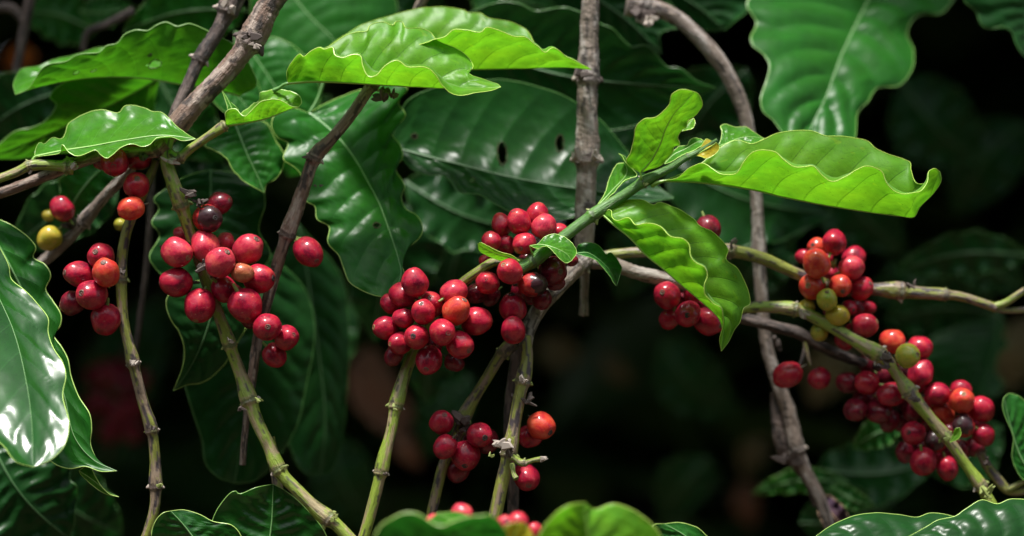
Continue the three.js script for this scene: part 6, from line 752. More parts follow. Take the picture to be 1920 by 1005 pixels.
  {"label":"pale dry leaf in the dark beside the arching stem foot","name":"coffee_leaf","spec":{"m":[[203.04,1065.7,-850.0],[200.82,1064.08,-847.9],[198.65,1062.44,-845.94],[196.55,1060.75,-844.23],[194.56,1058.99,-842.9],[192.7,1057.13,-842.05],[190.99,1055.17,-841.73],[189.45,1053.09,-842.0],[188.07,1050.88,-842.87],[186.86,1048.55,-844.33],[185.79,1046.11,-846.33],[184.85,1043.57,-848.8],[184.01,1040.94,-851.65],[183.24,1038.25,-854.76],[182.51,1035.53,-858.0]],"l":[[204.82,1061.24,-852.25],[203.74,1058.8,-843.56],[204.47,1055.1,-847.05],[202.86,1053.06,-847.1],[201.36,1050.95,-840.1],[200.8,1048.15,-846.53],[197.89,1047.04,-844.72],[196.57,1044.82,-841.37],[195.13,1042.6,-849.86],[191.88,1041.76,-846.78],[190.6,1039.47,-847.82],[188.58,1037.62,-856.61],[185.35,1036.78,-852.63]],"r":[[197.17,1066.68,-847.27],[192.29,1066.97,-841.34],[190.0,1065.43,-846.4],[186.86,1064.49,-839.47],[183.15,1063.96,-838.06],[182.67,1061.11,-843.57],[180.36,1059.6,-836.94],[178.89,1057.46,-840.66],[179.69,1053.66,-845.78],[178.51,1051.36,-840.9],[179.23,1047.58,-849.03],[180.12,1043.71,-852.62],[180.52,1040.26,-850.26]],"k":"straw","low":true}},
  {"label":"rusty dry leaf low in the dark beside the arching stem foot","name":"coffee_leaf","spec":{"m":[[186.12,1031.86,-850.0],[185.58,1029.22,-847.9],[185.08,1026.57,-845.94],[184.67,1023.92,-844.23],[184.39,1021.26,-842.9],[184.26,1018.57,-842.05],[184.31,1015.86,-841.73],[184.56,1013.12,-842.0],[185.01,1010.35,-842.87],[185.65,1007.54,-844.33],[186.47,1004.71,-846.33],[187.45,1001.84,-848.8],[188.56,998.94,-851.65],[189.75,996.02,-854.76],[191.0,993.09,-858.0]],"l":[[189.6,1029.69,-847.58],[192.23,1027.44,-845.02],[193.68,1024.45,-849.89],[193.33,1022.32,-842.09],[195.17,1019.66,-843.5],[195.6,1016.63,-847.3],[194.51,1014.37,-840.36],[195.98,1011.29,-846.04],[194.57,1008.17,-848.4],[195.0,1005.87,-843.93],[195.04,1002.3,-852.83],[193.63,999.36,-853.21],[192.65,996.62,-851.86]],"r":[[180.89,1029.08,-843.19],[178.17,1025.79,-846.17],[176.53,1023.0,-844.46],[173.64,1020.56,-837.06],[173.27,1017.27,-843.01],[173.89,1014.87,-839.81],[172.85,1012.29,-836.68],[174.48,1009.01,-844.74],[176.04,1006.79,-840.95],[177.28,1004.01,-842.84],[181.3,1000.91,-851.44],[183.35,998.73,-847.68],[186.5,995.73,-854.01]],"k":"dry","low":true}},
  {"label":"pale straw leaf behind the two loose hanging cherries","name":"coffee_leaf","spec":{"m":[[246.53,1143.18,-640.0],[243.33,1140.76,-637.9],[240.2,1138.32,-635.94],[237.17,1135.81,-634.23],[234.29,1133.23,-632.9],[231.6,1130.53,-632.05],[229.13,1127.71,-631.73],[226.88,1124.74,-632.0],[224.86,1121.64,-632.87],[223.07,1118.38,-634.33],[221.49,1114.99,-636.33],[220.08,1111.48,-638.8],[218.81,1107.86,-641.65],[217.64,1104.17,-644.76],[216.52,1100.44,-648.0]],"l":[[249.7,1136.43,-643.36],[248.08,1132.57,-635.63],[249.19,1127.17,-636.26],[247.56,1123.91,-639.7],[245.01,1120.77,-631.87],[244.07,1117.04,-636.27],[239.97,1115.47,-637.95],[237.74,1112.24,-632.23],[235.46,1109.58,-639.97],[231.24,1108.02,-639.83],[228.84,1105.06,-637.45],[225.57,1103.12,-646.92],[220.94,1101.78,-644.73]],"r":[[237.89,1144.76,-638.53],[230.74,1144.87,-629.71],[226.43,1143.63,-634.26],[222.62,1141.58,-630.07],[217.45,1140.51,-625.22],[214.97,1138.01,-631.96],[213.82,1134.03,-627.11],[210.93,1131.55,-627.43],[212.07,1126.42,-635.22],[210.39,1122.86,-630.78],[210.5,1118.35,-636.2],[212.83,1112.26,-643.38],[213.5,1107.05,-640.02]],"k":"straw","low":true}},
  {"label":"pale straw leaf at the right edge under the olive twig fork","name":"coffee_leaf","spec":{"m":[[361.53,1163.85,-560.0],[359.11,1160.74,-557.9],[356.77,1157.62,-555.94],[354.55,1154.48,-554.23],[352.53,1151.29,-552.9],[350.74,1148.04,-552.05],[349.21,1144.71,-551.73],[347.97,1141.31,-552.0],[347.03,1137.82,-552.87],[346.37,1134.24,-554.33],[345.98,1130.58,-556.33],[345.81,1126.85,-558.8],[345.83,1123.05,-561.65],[345.98,1119.2,-564.76],[346.18,1115.32,-568.0]],"l":[[365.69,1158.37,-555.73],[369.23,1153.47,-559.99],[369.15,1149.62,-559.43],[369.28,1145.48,-552.62],[369.4,1141.81,-558.94],[365.96,1139.05,-556.05],[366.13,1135.05,-552.71],[365.49,1131.65,-560.52],[360.51,1129.4,-556.34],[359.5,1125.93,-557.42],[357.37,1122.99,-565.26],[353.75,1120.28,-560.55],[351.13,1117.43,-565.56]],"r":[[350.51,1163.53,-553.21],[345.95,1161.42,-557.3],[340.93,1159.0,-549.16],[334.7,1157.27,-547.63],[333.84,1153.88,-551.97],[330.02,1151.12,-544.47],[329.4,1147.62,-548.14],[331.42,1143.2,-552.1],[329.56,1139.87,-546.91],[331.63,1135.52,-555.13],[335.31,1130.46,-557.9],[336.52,1126.15,-555.93],[341.68,1120.72,-566.89]],"k":"straw","low":true}},
  {"label":"blurred orange withered leaf at the upper left","name":"coffee_leaf","spec":{"m":[[-317.2,1343.45,-480.0],[-318.67,1343.08,-477.9],[-320.16,1342.69,-475.94],[-321.66,1342.28,-474.23],[-323.21,1341.84,-472.9],[-324.8,1341.37,-472.05],[-326.45,1340.85,-471.73],[-328.16,1340.28,-472.0],[-329.94,1339.66,-472.87],[-331.78,1338.99,-474.33],[-333.68,1338.28,-476.33],[-335.64,1337.52,-478.8],[-337.64,1336.73,-481.65],[-339.68,1335.92,-484.76],[-341.74,1335.08,-488.0]],"l":[[-317.91,1340.03,-481.0],[-318.69,1338.04,-478.29],[-318.82,1335.63,-472.08],[-321.32,1335.08,-478.16],[-322.16,1334.05,-473.28],[-323.28,1332.87,-470.99],[-326.23,1333.14,-477.91],[-327.19,1332.69,-472.4],[-329.05,1331.69,-474.89],[-332.27,1332.69,-481.5],[-333.47,1332.73,-476.52],[-336.45,1333.06,-483.19],[-339.48,1334.19,-487.95]],"r":[[-320.37,1346.38,-481.1],[-321.4,1347.27,-472.08],[-323.96,1349.06,-471.96],[-326.07,1348.66,-474.67],[-326.7,1348.3,-466.48],[-329.46,1348.99,-470.84],[-331.04,1347.6,-472.44],[-331.93,1346.96,-467.04],[-334.58,1345.93,-475.28],[-335.73,1343.87,-475.59],[-336.9,1342.57,-474.07],[-339.48,1340.46,-484.44],[-340.2,1337.86,-483.19]],"k":"orange","low":true}},
  {"label":"round glossy leaf at the bottom edge beside the long hanging shoot","name":"coffee_leaf","spec":{"m":[[-152.67,1050.68,12.0],[-157.72,1061.66,14.87],[-164.28,1071.11,16.0],[-170.96,1078.33,16.0]],"l":[[-171.19,1050.88,14.0],[-180.29,1064.45,16.13],[-178.83,1072.55,17.18],[-174.73,1077.42,18.0]],"r":[[-134.1,1053.16,10.0],[-136.2,1065.28,10.55],[-140.72,1070.67,10.86],[-150.06,1072.58,11.29],[-156.73,1076.09,11.63],[-164.72,1078.53,12.0]],"k":"glossy","kz":0.4,"rimk":"fresh"}},
  {"label":"dark glossy leaf at the bottom edge left of the rosy cluster shoot","name":"coffee_leaf","spec":{"m":[[-118.8,1038.67,0.0],[-123.06,1054.63,-2.55],[-121.88,1073.38,-4.72],[-121.44,1090.08,-6.0]],"l":[[-142.72,1044.49,4.0],[-152.28,1063.21,2.62],[-149.68,1076.62,1.72],[-140.33,1087.33,0.78],[-138.18,1085.7,0.6],[-129.6,1088.89,0.0]],"r":[[-92.29,1043.24,-8.0],[-94.41,1063.67,-7.21],[-105.76,1078.65,-6.48],[-115.21,1086.82,-6.0]],"k":"glossy","kz":0.5,"rimk":"mature","quilt":1.8}},
  {"label":"dark leaf edge at the bottom, right of the blurred bright leaf","name":"coffee_leaf","spec":{"m":[[103.19,1044.55,30.0],[95.16,1057.92,31.52],[85.83,1067.29,32.8],[75.21,1073.47,34.0]],"l":[[76.32,1053.29,38.0],[67.04,1066.57,39.39],[69.64,1073.2,40.0]],"r":[[114.09,1052.08,26.0],[98.02,1065.55,28.2],[92.14,1070.92,29.03],[83.35,1073.65,30.0]],"k":"mature","kz":0.4,"rimk":"fresh"}},
  {"label":"dark leaf at the bottom right, second from the corner, with a thin pale edge","name":"coffee_leaf","spec":{"m":[[238.7,1037.07,10.0],[214.04,1050.84,13.62],[184.17,1061.87,17.16],[151.85,1066.13,20.0]],"l":[[249.39,1065.14,-6.0],[227.24,1072.99,-2.93],[212.08,1075.86,-0.9],[205.19,1073.78,0.08],[196.85,1075.01,1.91],[183.0,1076.34,4.93],[171.95,1074.93,7.38],[160.92,1070.59,10.0]],"r":[[212.54,1033.29,24.0],[182.82,1044.34,28.0],[158.98,1057.58,28.0]],"k":"old","kz":-0.5,"rimk":"fresh","quilt":1.2,"crinkle":0.6}},
  {"label":"dark quilted leaf in the bottom right corner","name":"coffee_leaf","spec":{"m":[[278.59,1044.12,26.0],[256.76,1057.72,29.44],[229.76,1065.97,32.84],[195.0,1066.79,36.0]],"l":[[278.93,1077.3,10.0],[262.37,1082.87,12.62],[250.01,1084.09,14.5],[243.15,1081.77,15.6],[234.83,1083.78,17.46],[226.46,1079.44,19.84],[220.89,1076.12,21.49],[212.6,1074.43,23.62],[204.3,1070.13,26.0]],"r":[[254.92,1035.09,40.0],[230.65,1048.63,43.86],[209.95,1058.94,42.0]],"k":"old","kz":-0.5,"rimk":"fresh","quilt":1.6,"crinkle":0.6}},
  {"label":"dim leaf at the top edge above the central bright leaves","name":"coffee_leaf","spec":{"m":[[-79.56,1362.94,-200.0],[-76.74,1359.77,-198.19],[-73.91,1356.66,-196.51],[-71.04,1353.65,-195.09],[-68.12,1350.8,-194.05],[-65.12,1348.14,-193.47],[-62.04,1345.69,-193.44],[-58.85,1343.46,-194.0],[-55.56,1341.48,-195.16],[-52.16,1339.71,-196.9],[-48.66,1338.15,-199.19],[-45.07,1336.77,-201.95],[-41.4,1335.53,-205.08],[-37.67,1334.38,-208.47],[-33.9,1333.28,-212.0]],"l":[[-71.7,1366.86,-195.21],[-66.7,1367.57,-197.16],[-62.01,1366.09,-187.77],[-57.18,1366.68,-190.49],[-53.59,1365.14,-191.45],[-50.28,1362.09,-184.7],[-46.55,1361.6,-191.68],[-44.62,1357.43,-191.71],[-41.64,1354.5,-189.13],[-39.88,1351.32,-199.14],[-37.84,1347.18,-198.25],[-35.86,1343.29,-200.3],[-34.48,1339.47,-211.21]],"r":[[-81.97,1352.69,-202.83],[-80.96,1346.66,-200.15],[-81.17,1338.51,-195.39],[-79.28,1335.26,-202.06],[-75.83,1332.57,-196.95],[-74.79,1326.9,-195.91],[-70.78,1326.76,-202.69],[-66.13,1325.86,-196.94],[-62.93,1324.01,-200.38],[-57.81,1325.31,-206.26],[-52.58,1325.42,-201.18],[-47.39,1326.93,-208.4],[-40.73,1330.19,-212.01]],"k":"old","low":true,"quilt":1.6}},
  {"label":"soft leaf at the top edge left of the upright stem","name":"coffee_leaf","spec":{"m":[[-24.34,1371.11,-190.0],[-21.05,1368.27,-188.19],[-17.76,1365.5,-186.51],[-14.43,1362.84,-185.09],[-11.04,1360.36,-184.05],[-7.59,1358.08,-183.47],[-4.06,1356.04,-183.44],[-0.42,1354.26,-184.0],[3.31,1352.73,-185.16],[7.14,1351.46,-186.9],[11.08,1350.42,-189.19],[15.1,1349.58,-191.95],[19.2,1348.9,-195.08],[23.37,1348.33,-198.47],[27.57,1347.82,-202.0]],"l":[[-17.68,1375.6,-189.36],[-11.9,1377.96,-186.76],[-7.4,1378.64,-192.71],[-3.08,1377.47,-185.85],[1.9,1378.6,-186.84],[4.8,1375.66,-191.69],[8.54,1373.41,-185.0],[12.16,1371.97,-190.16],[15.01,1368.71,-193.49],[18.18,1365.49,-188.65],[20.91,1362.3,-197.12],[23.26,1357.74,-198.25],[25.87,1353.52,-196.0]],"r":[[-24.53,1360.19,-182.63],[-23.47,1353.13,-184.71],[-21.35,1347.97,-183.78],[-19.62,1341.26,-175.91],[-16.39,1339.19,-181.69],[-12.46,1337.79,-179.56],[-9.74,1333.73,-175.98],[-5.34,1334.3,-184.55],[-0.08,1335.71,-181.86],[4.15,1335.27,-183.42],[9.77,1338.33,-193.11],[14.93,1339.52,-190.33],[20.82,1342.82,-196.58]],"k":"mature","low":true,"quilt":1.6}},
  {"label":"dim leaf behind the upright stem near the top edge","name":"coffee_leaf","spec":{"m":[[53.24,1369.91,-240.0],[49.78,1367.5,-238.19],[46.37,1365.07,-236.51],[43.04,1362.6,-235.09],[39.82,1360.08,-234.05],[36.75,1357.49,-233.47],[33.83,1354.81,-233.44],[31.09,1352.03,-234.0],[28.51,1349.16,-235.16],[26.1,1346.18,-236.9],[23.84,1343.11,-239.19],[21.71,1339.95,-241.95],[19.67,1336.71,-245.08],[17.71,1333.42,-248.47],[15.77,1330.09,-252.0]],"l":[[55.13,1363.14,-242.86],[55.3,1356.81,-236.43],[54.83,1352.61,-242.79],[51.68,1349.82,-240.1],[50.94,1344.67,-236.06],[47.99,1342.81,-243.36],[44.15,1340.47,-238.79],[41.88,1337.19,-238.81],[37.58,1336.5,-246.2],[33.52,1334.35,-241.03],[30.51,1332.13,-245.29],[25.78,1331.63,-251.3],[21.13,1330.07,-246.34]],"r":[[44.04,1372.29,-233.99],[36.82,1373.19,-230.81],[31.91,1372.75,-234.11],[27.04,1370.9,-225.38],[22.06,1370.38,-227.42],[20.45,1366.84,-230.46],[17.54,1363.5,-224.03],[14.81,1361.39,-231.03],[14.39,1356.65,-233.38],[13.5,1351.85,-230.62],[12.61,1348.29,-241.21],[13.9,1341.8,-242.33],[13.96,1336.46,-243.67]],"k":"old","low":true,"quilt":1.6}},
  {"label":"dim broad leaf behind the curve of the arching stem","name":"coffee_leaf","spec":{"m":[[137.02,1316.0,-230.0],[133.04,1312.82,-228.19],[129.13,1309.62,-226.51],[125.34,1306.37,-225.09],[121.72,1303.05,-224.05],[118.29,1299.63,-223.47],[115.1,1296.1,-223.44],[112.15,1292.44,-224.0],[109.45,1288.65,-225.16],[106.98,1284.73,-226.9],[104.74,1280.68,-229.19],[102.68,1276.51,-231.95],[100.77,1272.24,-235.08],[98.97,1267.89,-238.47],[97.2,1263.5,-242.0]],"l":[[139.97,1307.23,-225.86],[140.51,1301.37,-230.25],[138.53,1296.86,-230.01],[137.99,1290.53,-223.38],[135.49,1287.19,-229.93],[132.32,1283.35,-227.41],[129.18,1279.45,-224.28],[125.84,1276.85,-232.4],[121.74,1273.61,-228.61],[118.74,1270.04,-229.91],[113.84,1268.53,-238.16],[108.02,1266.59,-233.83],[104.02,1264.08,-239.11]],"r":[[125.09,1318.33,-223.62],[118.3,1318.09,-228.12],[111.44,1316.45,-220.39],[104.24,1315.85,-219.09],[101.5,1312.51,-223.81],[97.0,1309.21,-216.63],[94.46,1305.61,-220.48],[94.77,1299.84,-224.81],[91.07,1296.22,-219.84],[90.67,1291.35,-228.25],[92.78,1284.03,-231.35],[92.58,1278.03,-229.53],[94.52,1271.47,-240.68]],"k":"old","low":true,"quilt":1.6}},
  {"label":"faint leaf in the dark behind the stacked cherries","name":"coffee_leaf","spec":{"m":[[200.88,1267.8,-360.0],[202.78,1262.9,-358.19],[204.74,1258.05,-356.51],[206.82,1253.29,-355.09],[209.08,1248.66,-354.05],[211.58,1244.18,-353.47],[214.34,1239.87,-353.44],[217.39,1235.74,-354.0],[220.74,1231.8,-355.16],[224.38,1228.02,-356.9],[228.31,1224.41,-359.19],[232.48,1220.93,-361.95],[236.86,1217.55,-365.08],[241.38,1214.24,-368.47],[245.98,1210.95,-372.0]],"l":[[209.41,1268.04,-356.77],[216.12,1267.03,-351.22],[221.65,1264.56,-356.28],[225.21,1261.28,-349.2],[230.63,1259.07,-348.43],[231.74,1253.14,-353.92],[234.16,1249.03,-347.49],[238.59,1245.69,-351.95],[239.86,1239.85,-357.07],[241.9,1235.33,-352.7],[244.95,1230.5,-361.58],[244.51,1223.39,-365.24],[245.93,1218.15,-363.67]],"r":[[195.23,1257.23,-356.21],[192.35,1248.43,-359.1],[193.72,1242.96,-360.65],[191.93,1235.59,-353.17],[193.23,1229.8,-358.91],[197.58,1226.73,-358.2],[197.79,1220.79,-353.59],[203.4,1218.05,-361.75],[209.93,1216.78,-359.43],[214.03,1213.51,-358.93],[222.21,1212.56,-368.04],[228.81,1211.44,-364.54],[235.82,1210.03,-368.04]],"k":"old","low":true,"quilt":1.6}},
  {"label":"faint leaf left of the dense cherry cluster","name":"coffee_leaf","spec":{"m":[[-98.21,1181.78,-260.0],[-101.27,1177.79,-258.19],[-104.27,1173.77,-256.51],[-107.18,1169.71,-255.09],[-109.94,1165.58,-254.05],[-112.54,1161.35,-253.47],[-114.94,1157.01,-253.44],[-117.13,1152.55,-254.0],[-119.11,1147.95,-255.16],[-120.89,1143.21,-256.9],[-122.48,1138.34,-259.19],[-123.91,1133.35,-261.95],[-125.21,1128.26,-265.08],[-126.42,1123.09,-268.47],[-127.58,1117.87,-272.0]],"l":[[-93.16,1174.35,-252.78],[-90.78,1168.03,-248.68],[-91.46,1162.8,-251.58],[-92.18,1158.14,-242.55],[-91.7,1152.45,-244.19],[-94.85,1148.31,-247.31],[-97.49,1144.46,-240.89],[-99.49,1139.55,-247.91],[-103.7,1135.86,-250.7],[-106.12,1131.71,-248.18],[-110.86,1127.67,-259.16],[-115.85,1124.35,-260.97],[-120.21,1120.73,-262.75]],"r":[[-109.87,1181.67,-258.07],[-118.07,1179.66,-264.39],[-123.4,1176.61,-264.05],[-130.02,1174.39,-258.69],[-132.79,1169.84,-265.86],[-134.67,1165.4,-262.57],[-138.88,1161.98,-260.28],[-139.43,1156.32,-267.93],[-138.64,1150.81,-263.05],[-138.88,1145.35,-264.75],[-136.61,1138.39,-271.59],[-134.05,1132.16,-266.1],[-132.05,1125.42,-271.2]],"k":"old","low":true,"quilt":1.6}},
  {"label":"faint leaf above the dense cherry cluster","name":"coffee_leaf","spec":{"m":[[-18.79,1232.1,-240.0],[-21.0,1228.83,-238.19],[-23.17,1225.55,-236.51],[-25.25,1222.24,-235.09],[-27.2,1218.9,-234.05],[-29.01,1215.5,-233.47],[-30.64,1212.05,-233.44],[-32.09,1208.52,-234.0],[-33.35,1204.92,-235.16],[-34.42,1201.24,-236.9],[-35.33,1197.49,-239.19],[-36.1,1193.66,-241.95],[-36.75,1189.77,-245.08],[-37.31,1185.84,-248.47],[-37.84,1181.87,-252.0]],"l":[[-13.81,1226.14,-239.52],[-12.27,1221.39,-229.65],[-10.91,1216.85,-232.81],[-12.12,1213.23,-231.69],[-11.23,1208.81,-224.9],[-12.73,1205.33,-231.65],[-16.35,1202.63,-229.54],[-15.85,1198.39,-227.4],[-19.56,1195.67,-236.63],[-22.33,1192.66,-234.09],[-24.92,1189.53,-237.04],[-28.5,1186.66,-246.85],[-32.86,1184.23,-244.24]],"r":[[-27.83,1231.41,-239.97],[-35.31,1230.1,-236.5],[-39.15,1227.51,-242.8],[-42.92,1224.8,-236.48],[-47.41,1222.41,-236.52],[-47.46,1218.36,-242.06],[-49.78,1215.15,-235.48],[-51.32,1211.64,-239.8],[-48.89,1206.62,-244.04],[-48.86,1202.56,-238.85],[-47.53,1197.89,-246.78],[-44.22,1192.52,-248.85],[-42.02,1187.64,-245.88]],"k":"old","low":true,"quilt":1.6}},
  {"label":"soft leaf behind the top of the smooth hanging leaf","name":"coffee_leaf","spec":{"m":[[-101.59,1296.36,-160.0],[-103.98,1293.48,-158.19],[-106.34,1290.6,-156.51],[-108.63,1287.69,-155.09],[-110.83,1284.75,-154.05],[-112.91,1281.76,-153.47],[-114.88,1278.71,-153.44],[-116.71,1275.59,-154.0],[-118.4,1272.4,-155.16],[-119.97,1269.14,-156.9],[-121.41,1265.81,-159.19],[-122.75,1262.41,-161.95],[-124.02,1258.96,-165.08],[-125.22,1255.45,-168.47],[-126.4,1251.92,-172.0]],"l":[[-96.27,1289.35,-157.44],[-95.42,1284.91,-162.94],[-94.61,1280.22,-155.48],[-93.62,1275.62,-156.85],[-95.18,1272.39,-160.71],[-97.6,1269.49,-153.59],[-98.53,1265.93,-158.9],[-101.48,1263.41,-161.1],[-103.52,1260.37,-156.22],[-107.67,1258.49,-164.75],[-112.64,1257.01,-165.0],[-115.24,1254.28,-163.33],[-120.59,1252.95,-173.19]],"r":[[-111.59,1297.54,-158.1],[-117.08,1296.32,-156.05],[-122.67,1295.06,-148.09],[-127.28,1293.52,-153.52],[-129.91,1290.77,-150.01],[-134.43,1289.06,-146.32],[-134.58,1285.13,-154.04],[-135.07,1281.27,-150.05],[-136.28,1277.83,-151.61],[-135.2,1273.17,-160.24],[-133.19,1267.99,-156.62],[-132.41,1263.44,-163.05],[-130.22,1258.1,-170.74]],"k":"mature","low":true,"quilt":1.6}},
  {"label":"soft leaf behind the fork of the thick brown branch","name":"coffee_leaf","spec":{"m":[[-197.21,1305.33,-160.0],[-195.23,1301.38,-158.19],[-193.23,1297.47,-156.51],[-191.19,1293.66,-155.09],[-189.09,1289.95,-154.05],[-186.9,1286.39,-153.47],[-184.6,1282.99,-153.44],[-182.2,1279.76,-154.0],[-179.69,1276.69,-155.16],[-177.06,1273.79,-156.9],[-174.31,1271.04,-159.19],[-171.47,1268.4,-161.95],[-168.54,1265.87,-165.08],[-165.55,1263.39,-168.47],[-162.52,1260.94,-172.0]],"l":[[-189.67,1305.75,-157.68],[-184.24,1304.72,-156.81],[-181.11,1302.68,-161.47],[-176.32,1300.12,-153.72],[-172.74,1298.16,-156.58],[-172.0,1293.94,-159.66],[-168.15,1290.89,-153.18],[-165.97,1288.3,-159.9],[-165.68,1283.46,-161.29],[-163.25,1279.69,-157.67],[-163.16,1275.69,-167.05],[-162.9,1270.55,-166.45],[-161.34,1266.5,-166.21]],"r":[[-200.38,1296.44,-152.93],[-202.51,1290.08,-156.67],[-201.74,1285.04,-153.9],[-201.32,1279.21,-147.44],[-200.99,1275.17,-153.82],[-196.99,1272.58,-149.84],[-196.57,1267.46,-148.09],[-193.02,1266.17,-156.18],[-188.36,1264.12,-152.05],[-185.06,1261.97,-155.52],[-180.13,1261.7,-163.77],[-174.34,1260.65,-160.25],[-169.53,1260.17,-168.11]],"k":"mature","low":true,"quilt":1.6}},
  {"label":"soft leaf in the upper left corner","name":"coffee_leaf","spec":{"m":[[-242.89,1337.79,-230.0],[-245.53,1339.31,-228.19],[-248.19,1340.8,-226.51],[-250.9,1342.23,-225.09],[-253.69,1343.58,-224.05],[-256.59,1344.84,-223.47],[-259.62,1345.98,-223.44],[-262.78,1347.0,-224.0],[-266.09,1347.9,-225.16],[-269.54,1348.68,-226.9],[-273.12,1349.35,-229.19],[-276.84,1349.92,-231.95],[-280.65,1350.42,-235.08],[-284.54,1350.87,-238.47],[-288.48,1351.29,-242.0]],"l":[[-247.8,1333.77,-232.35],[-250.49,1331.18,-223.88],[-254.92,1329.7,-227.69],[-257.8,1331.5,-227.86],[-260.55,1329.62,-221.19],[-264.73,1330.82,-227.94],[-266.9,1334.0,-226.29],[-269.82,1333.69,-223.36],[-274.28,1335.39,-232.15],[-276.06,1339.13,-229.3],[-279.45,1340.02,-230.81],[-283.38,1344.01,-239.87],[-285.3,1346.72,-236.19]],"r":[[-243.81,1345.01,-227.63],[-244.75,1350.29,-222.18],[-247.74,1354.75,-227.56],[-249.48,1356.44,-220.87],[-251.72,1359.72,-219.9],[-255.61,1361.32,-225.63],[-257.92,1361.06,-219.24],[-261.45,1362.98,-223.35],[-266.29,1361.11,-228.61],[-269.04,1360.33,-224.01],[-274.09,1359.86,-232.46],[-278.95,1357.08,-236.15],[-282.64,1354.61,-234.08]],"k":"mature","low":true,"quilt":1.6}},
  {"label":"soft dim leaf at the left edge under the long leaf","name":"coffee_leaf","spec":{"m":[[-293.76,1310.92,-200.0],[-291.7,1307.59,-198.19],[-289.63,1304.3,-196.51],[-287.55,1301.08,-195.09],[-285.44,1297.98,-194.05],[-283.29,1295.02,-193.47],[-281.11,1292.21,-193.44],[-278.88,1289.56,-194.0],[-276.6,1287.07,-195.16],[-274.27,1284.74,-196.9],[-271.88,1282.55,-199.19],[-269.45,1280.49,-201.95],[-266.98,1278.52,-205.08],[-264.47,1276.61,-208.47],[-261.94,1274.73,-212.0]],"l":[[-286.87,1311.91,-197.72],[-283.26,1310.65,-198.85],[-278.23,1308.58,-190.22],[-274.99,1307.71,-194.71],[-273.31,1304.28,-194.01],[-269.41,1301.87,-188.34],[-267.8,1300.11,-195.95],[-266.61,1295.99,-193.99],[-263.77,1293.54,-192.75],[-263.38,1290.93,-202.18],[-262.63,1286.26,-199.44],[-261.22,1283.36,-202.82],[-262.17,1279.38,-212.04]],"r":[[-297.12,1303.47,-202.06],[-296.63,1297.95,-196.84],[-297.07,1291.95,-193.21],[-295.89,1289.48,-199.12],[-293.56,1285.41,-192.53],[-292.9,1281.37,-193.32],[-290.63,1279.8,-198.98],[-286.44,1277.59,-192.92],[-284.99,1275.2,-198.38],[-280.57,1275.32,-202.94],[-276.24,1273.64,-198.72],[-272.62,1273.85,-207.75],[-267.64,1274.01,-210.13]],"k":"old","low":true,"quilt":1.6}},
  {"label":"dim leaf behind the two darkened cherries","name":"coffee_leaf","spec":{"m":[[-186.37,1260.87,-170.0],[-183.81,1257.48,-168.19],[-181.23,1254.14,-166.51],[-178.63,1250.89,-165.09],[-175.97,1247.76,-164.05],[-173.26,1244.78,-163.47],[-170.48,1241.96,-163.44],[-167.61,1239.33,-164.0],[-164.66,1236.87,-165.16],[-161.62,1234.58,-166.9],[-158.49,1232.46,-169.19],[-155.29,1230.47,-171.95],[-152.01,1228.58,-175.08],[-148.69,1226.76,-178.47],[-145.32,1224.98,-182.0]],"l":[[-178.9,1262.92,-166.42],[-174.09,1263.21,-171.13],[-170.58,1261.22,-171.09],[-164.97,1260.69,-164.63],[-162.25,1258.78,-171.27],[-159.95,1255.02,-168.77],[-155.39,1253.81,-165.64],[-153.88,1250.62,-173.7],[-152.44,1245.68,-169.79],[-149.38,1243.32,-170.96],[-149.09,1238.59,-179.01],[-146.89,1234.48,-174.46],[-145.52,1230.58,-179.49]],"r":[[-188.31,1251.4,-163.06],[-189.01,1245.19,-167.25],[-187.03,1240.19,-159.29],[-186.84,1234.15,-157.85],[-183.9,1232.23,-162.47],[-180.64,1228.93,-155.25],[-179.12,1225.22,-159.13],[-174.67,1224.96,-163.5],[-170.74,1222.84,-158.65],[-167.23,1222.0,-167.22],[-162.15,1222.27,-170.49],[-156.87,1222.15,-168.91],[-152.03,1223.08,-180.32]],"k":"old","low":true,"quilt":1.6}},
  {"label":"dim leaf in the lower left corner","name":"coffee_leaf","spec":{"m":[[-268.92,1087.2,-160.0],[-265.64,1083.86,-158.19],[-262.35,1080.57,-156.51],[-259.06,1077.35,-155.09],[-255.73,1074.23,-154.05],[-252.37,1071.24,-153.47],[-248.96,1068.4,-153.44],[-245.5,1065.7,-154.0],[-241.98,1063.15,-155.16],[-238.4,1060.75,-156.9],[-234.77,1058.48,-159.19],[-231.07,1056.33,-161.95],[-227.32,1054.26,-165.08],[-223.53,1052.25,-168.47],[-219.7,1050.27,-172.0]],"l":[[-259.29,1092.16,-153.72],[-252.88,1094.08,-157.04],[-249.32,1091.25,-155.82],[-241.83,1093.16,-148.7],[-239.21,1090.09,-154.94],[-235.69,1087.02,-152.15],[-231.4,1085.05,-149.2],[-229.0,1081.85,-157.54],[-227.24,1076.22,-154.06],[-223.65,1073.87,-156.07],[-223.17,1067.85,-164.94],[-220.48,1063.56,-161.41],[-219.66,1057.66,-167.82]],"r":[[-271.1,1075.75,-155.8],[-272.09,1067.53,-161.42],[-269.8,1062.03,-154.44],[-269.24,1055.07,-153.86],[-266.55,1051.89,-158.84],[-261.54,1050.36,-151.76],[-260.7,1044.39,-155.69],[-254.61,1045.82,-159.64],[-249.6,1044.58,-154.3],[-246.32,1042.46,-162.24],[-239.18,1045.12,-164.49],[-233.61,1045.01,-161.93],[-227.9,1046.42,-172.11]],"k":"old","low":true,"quilt":1.6}},
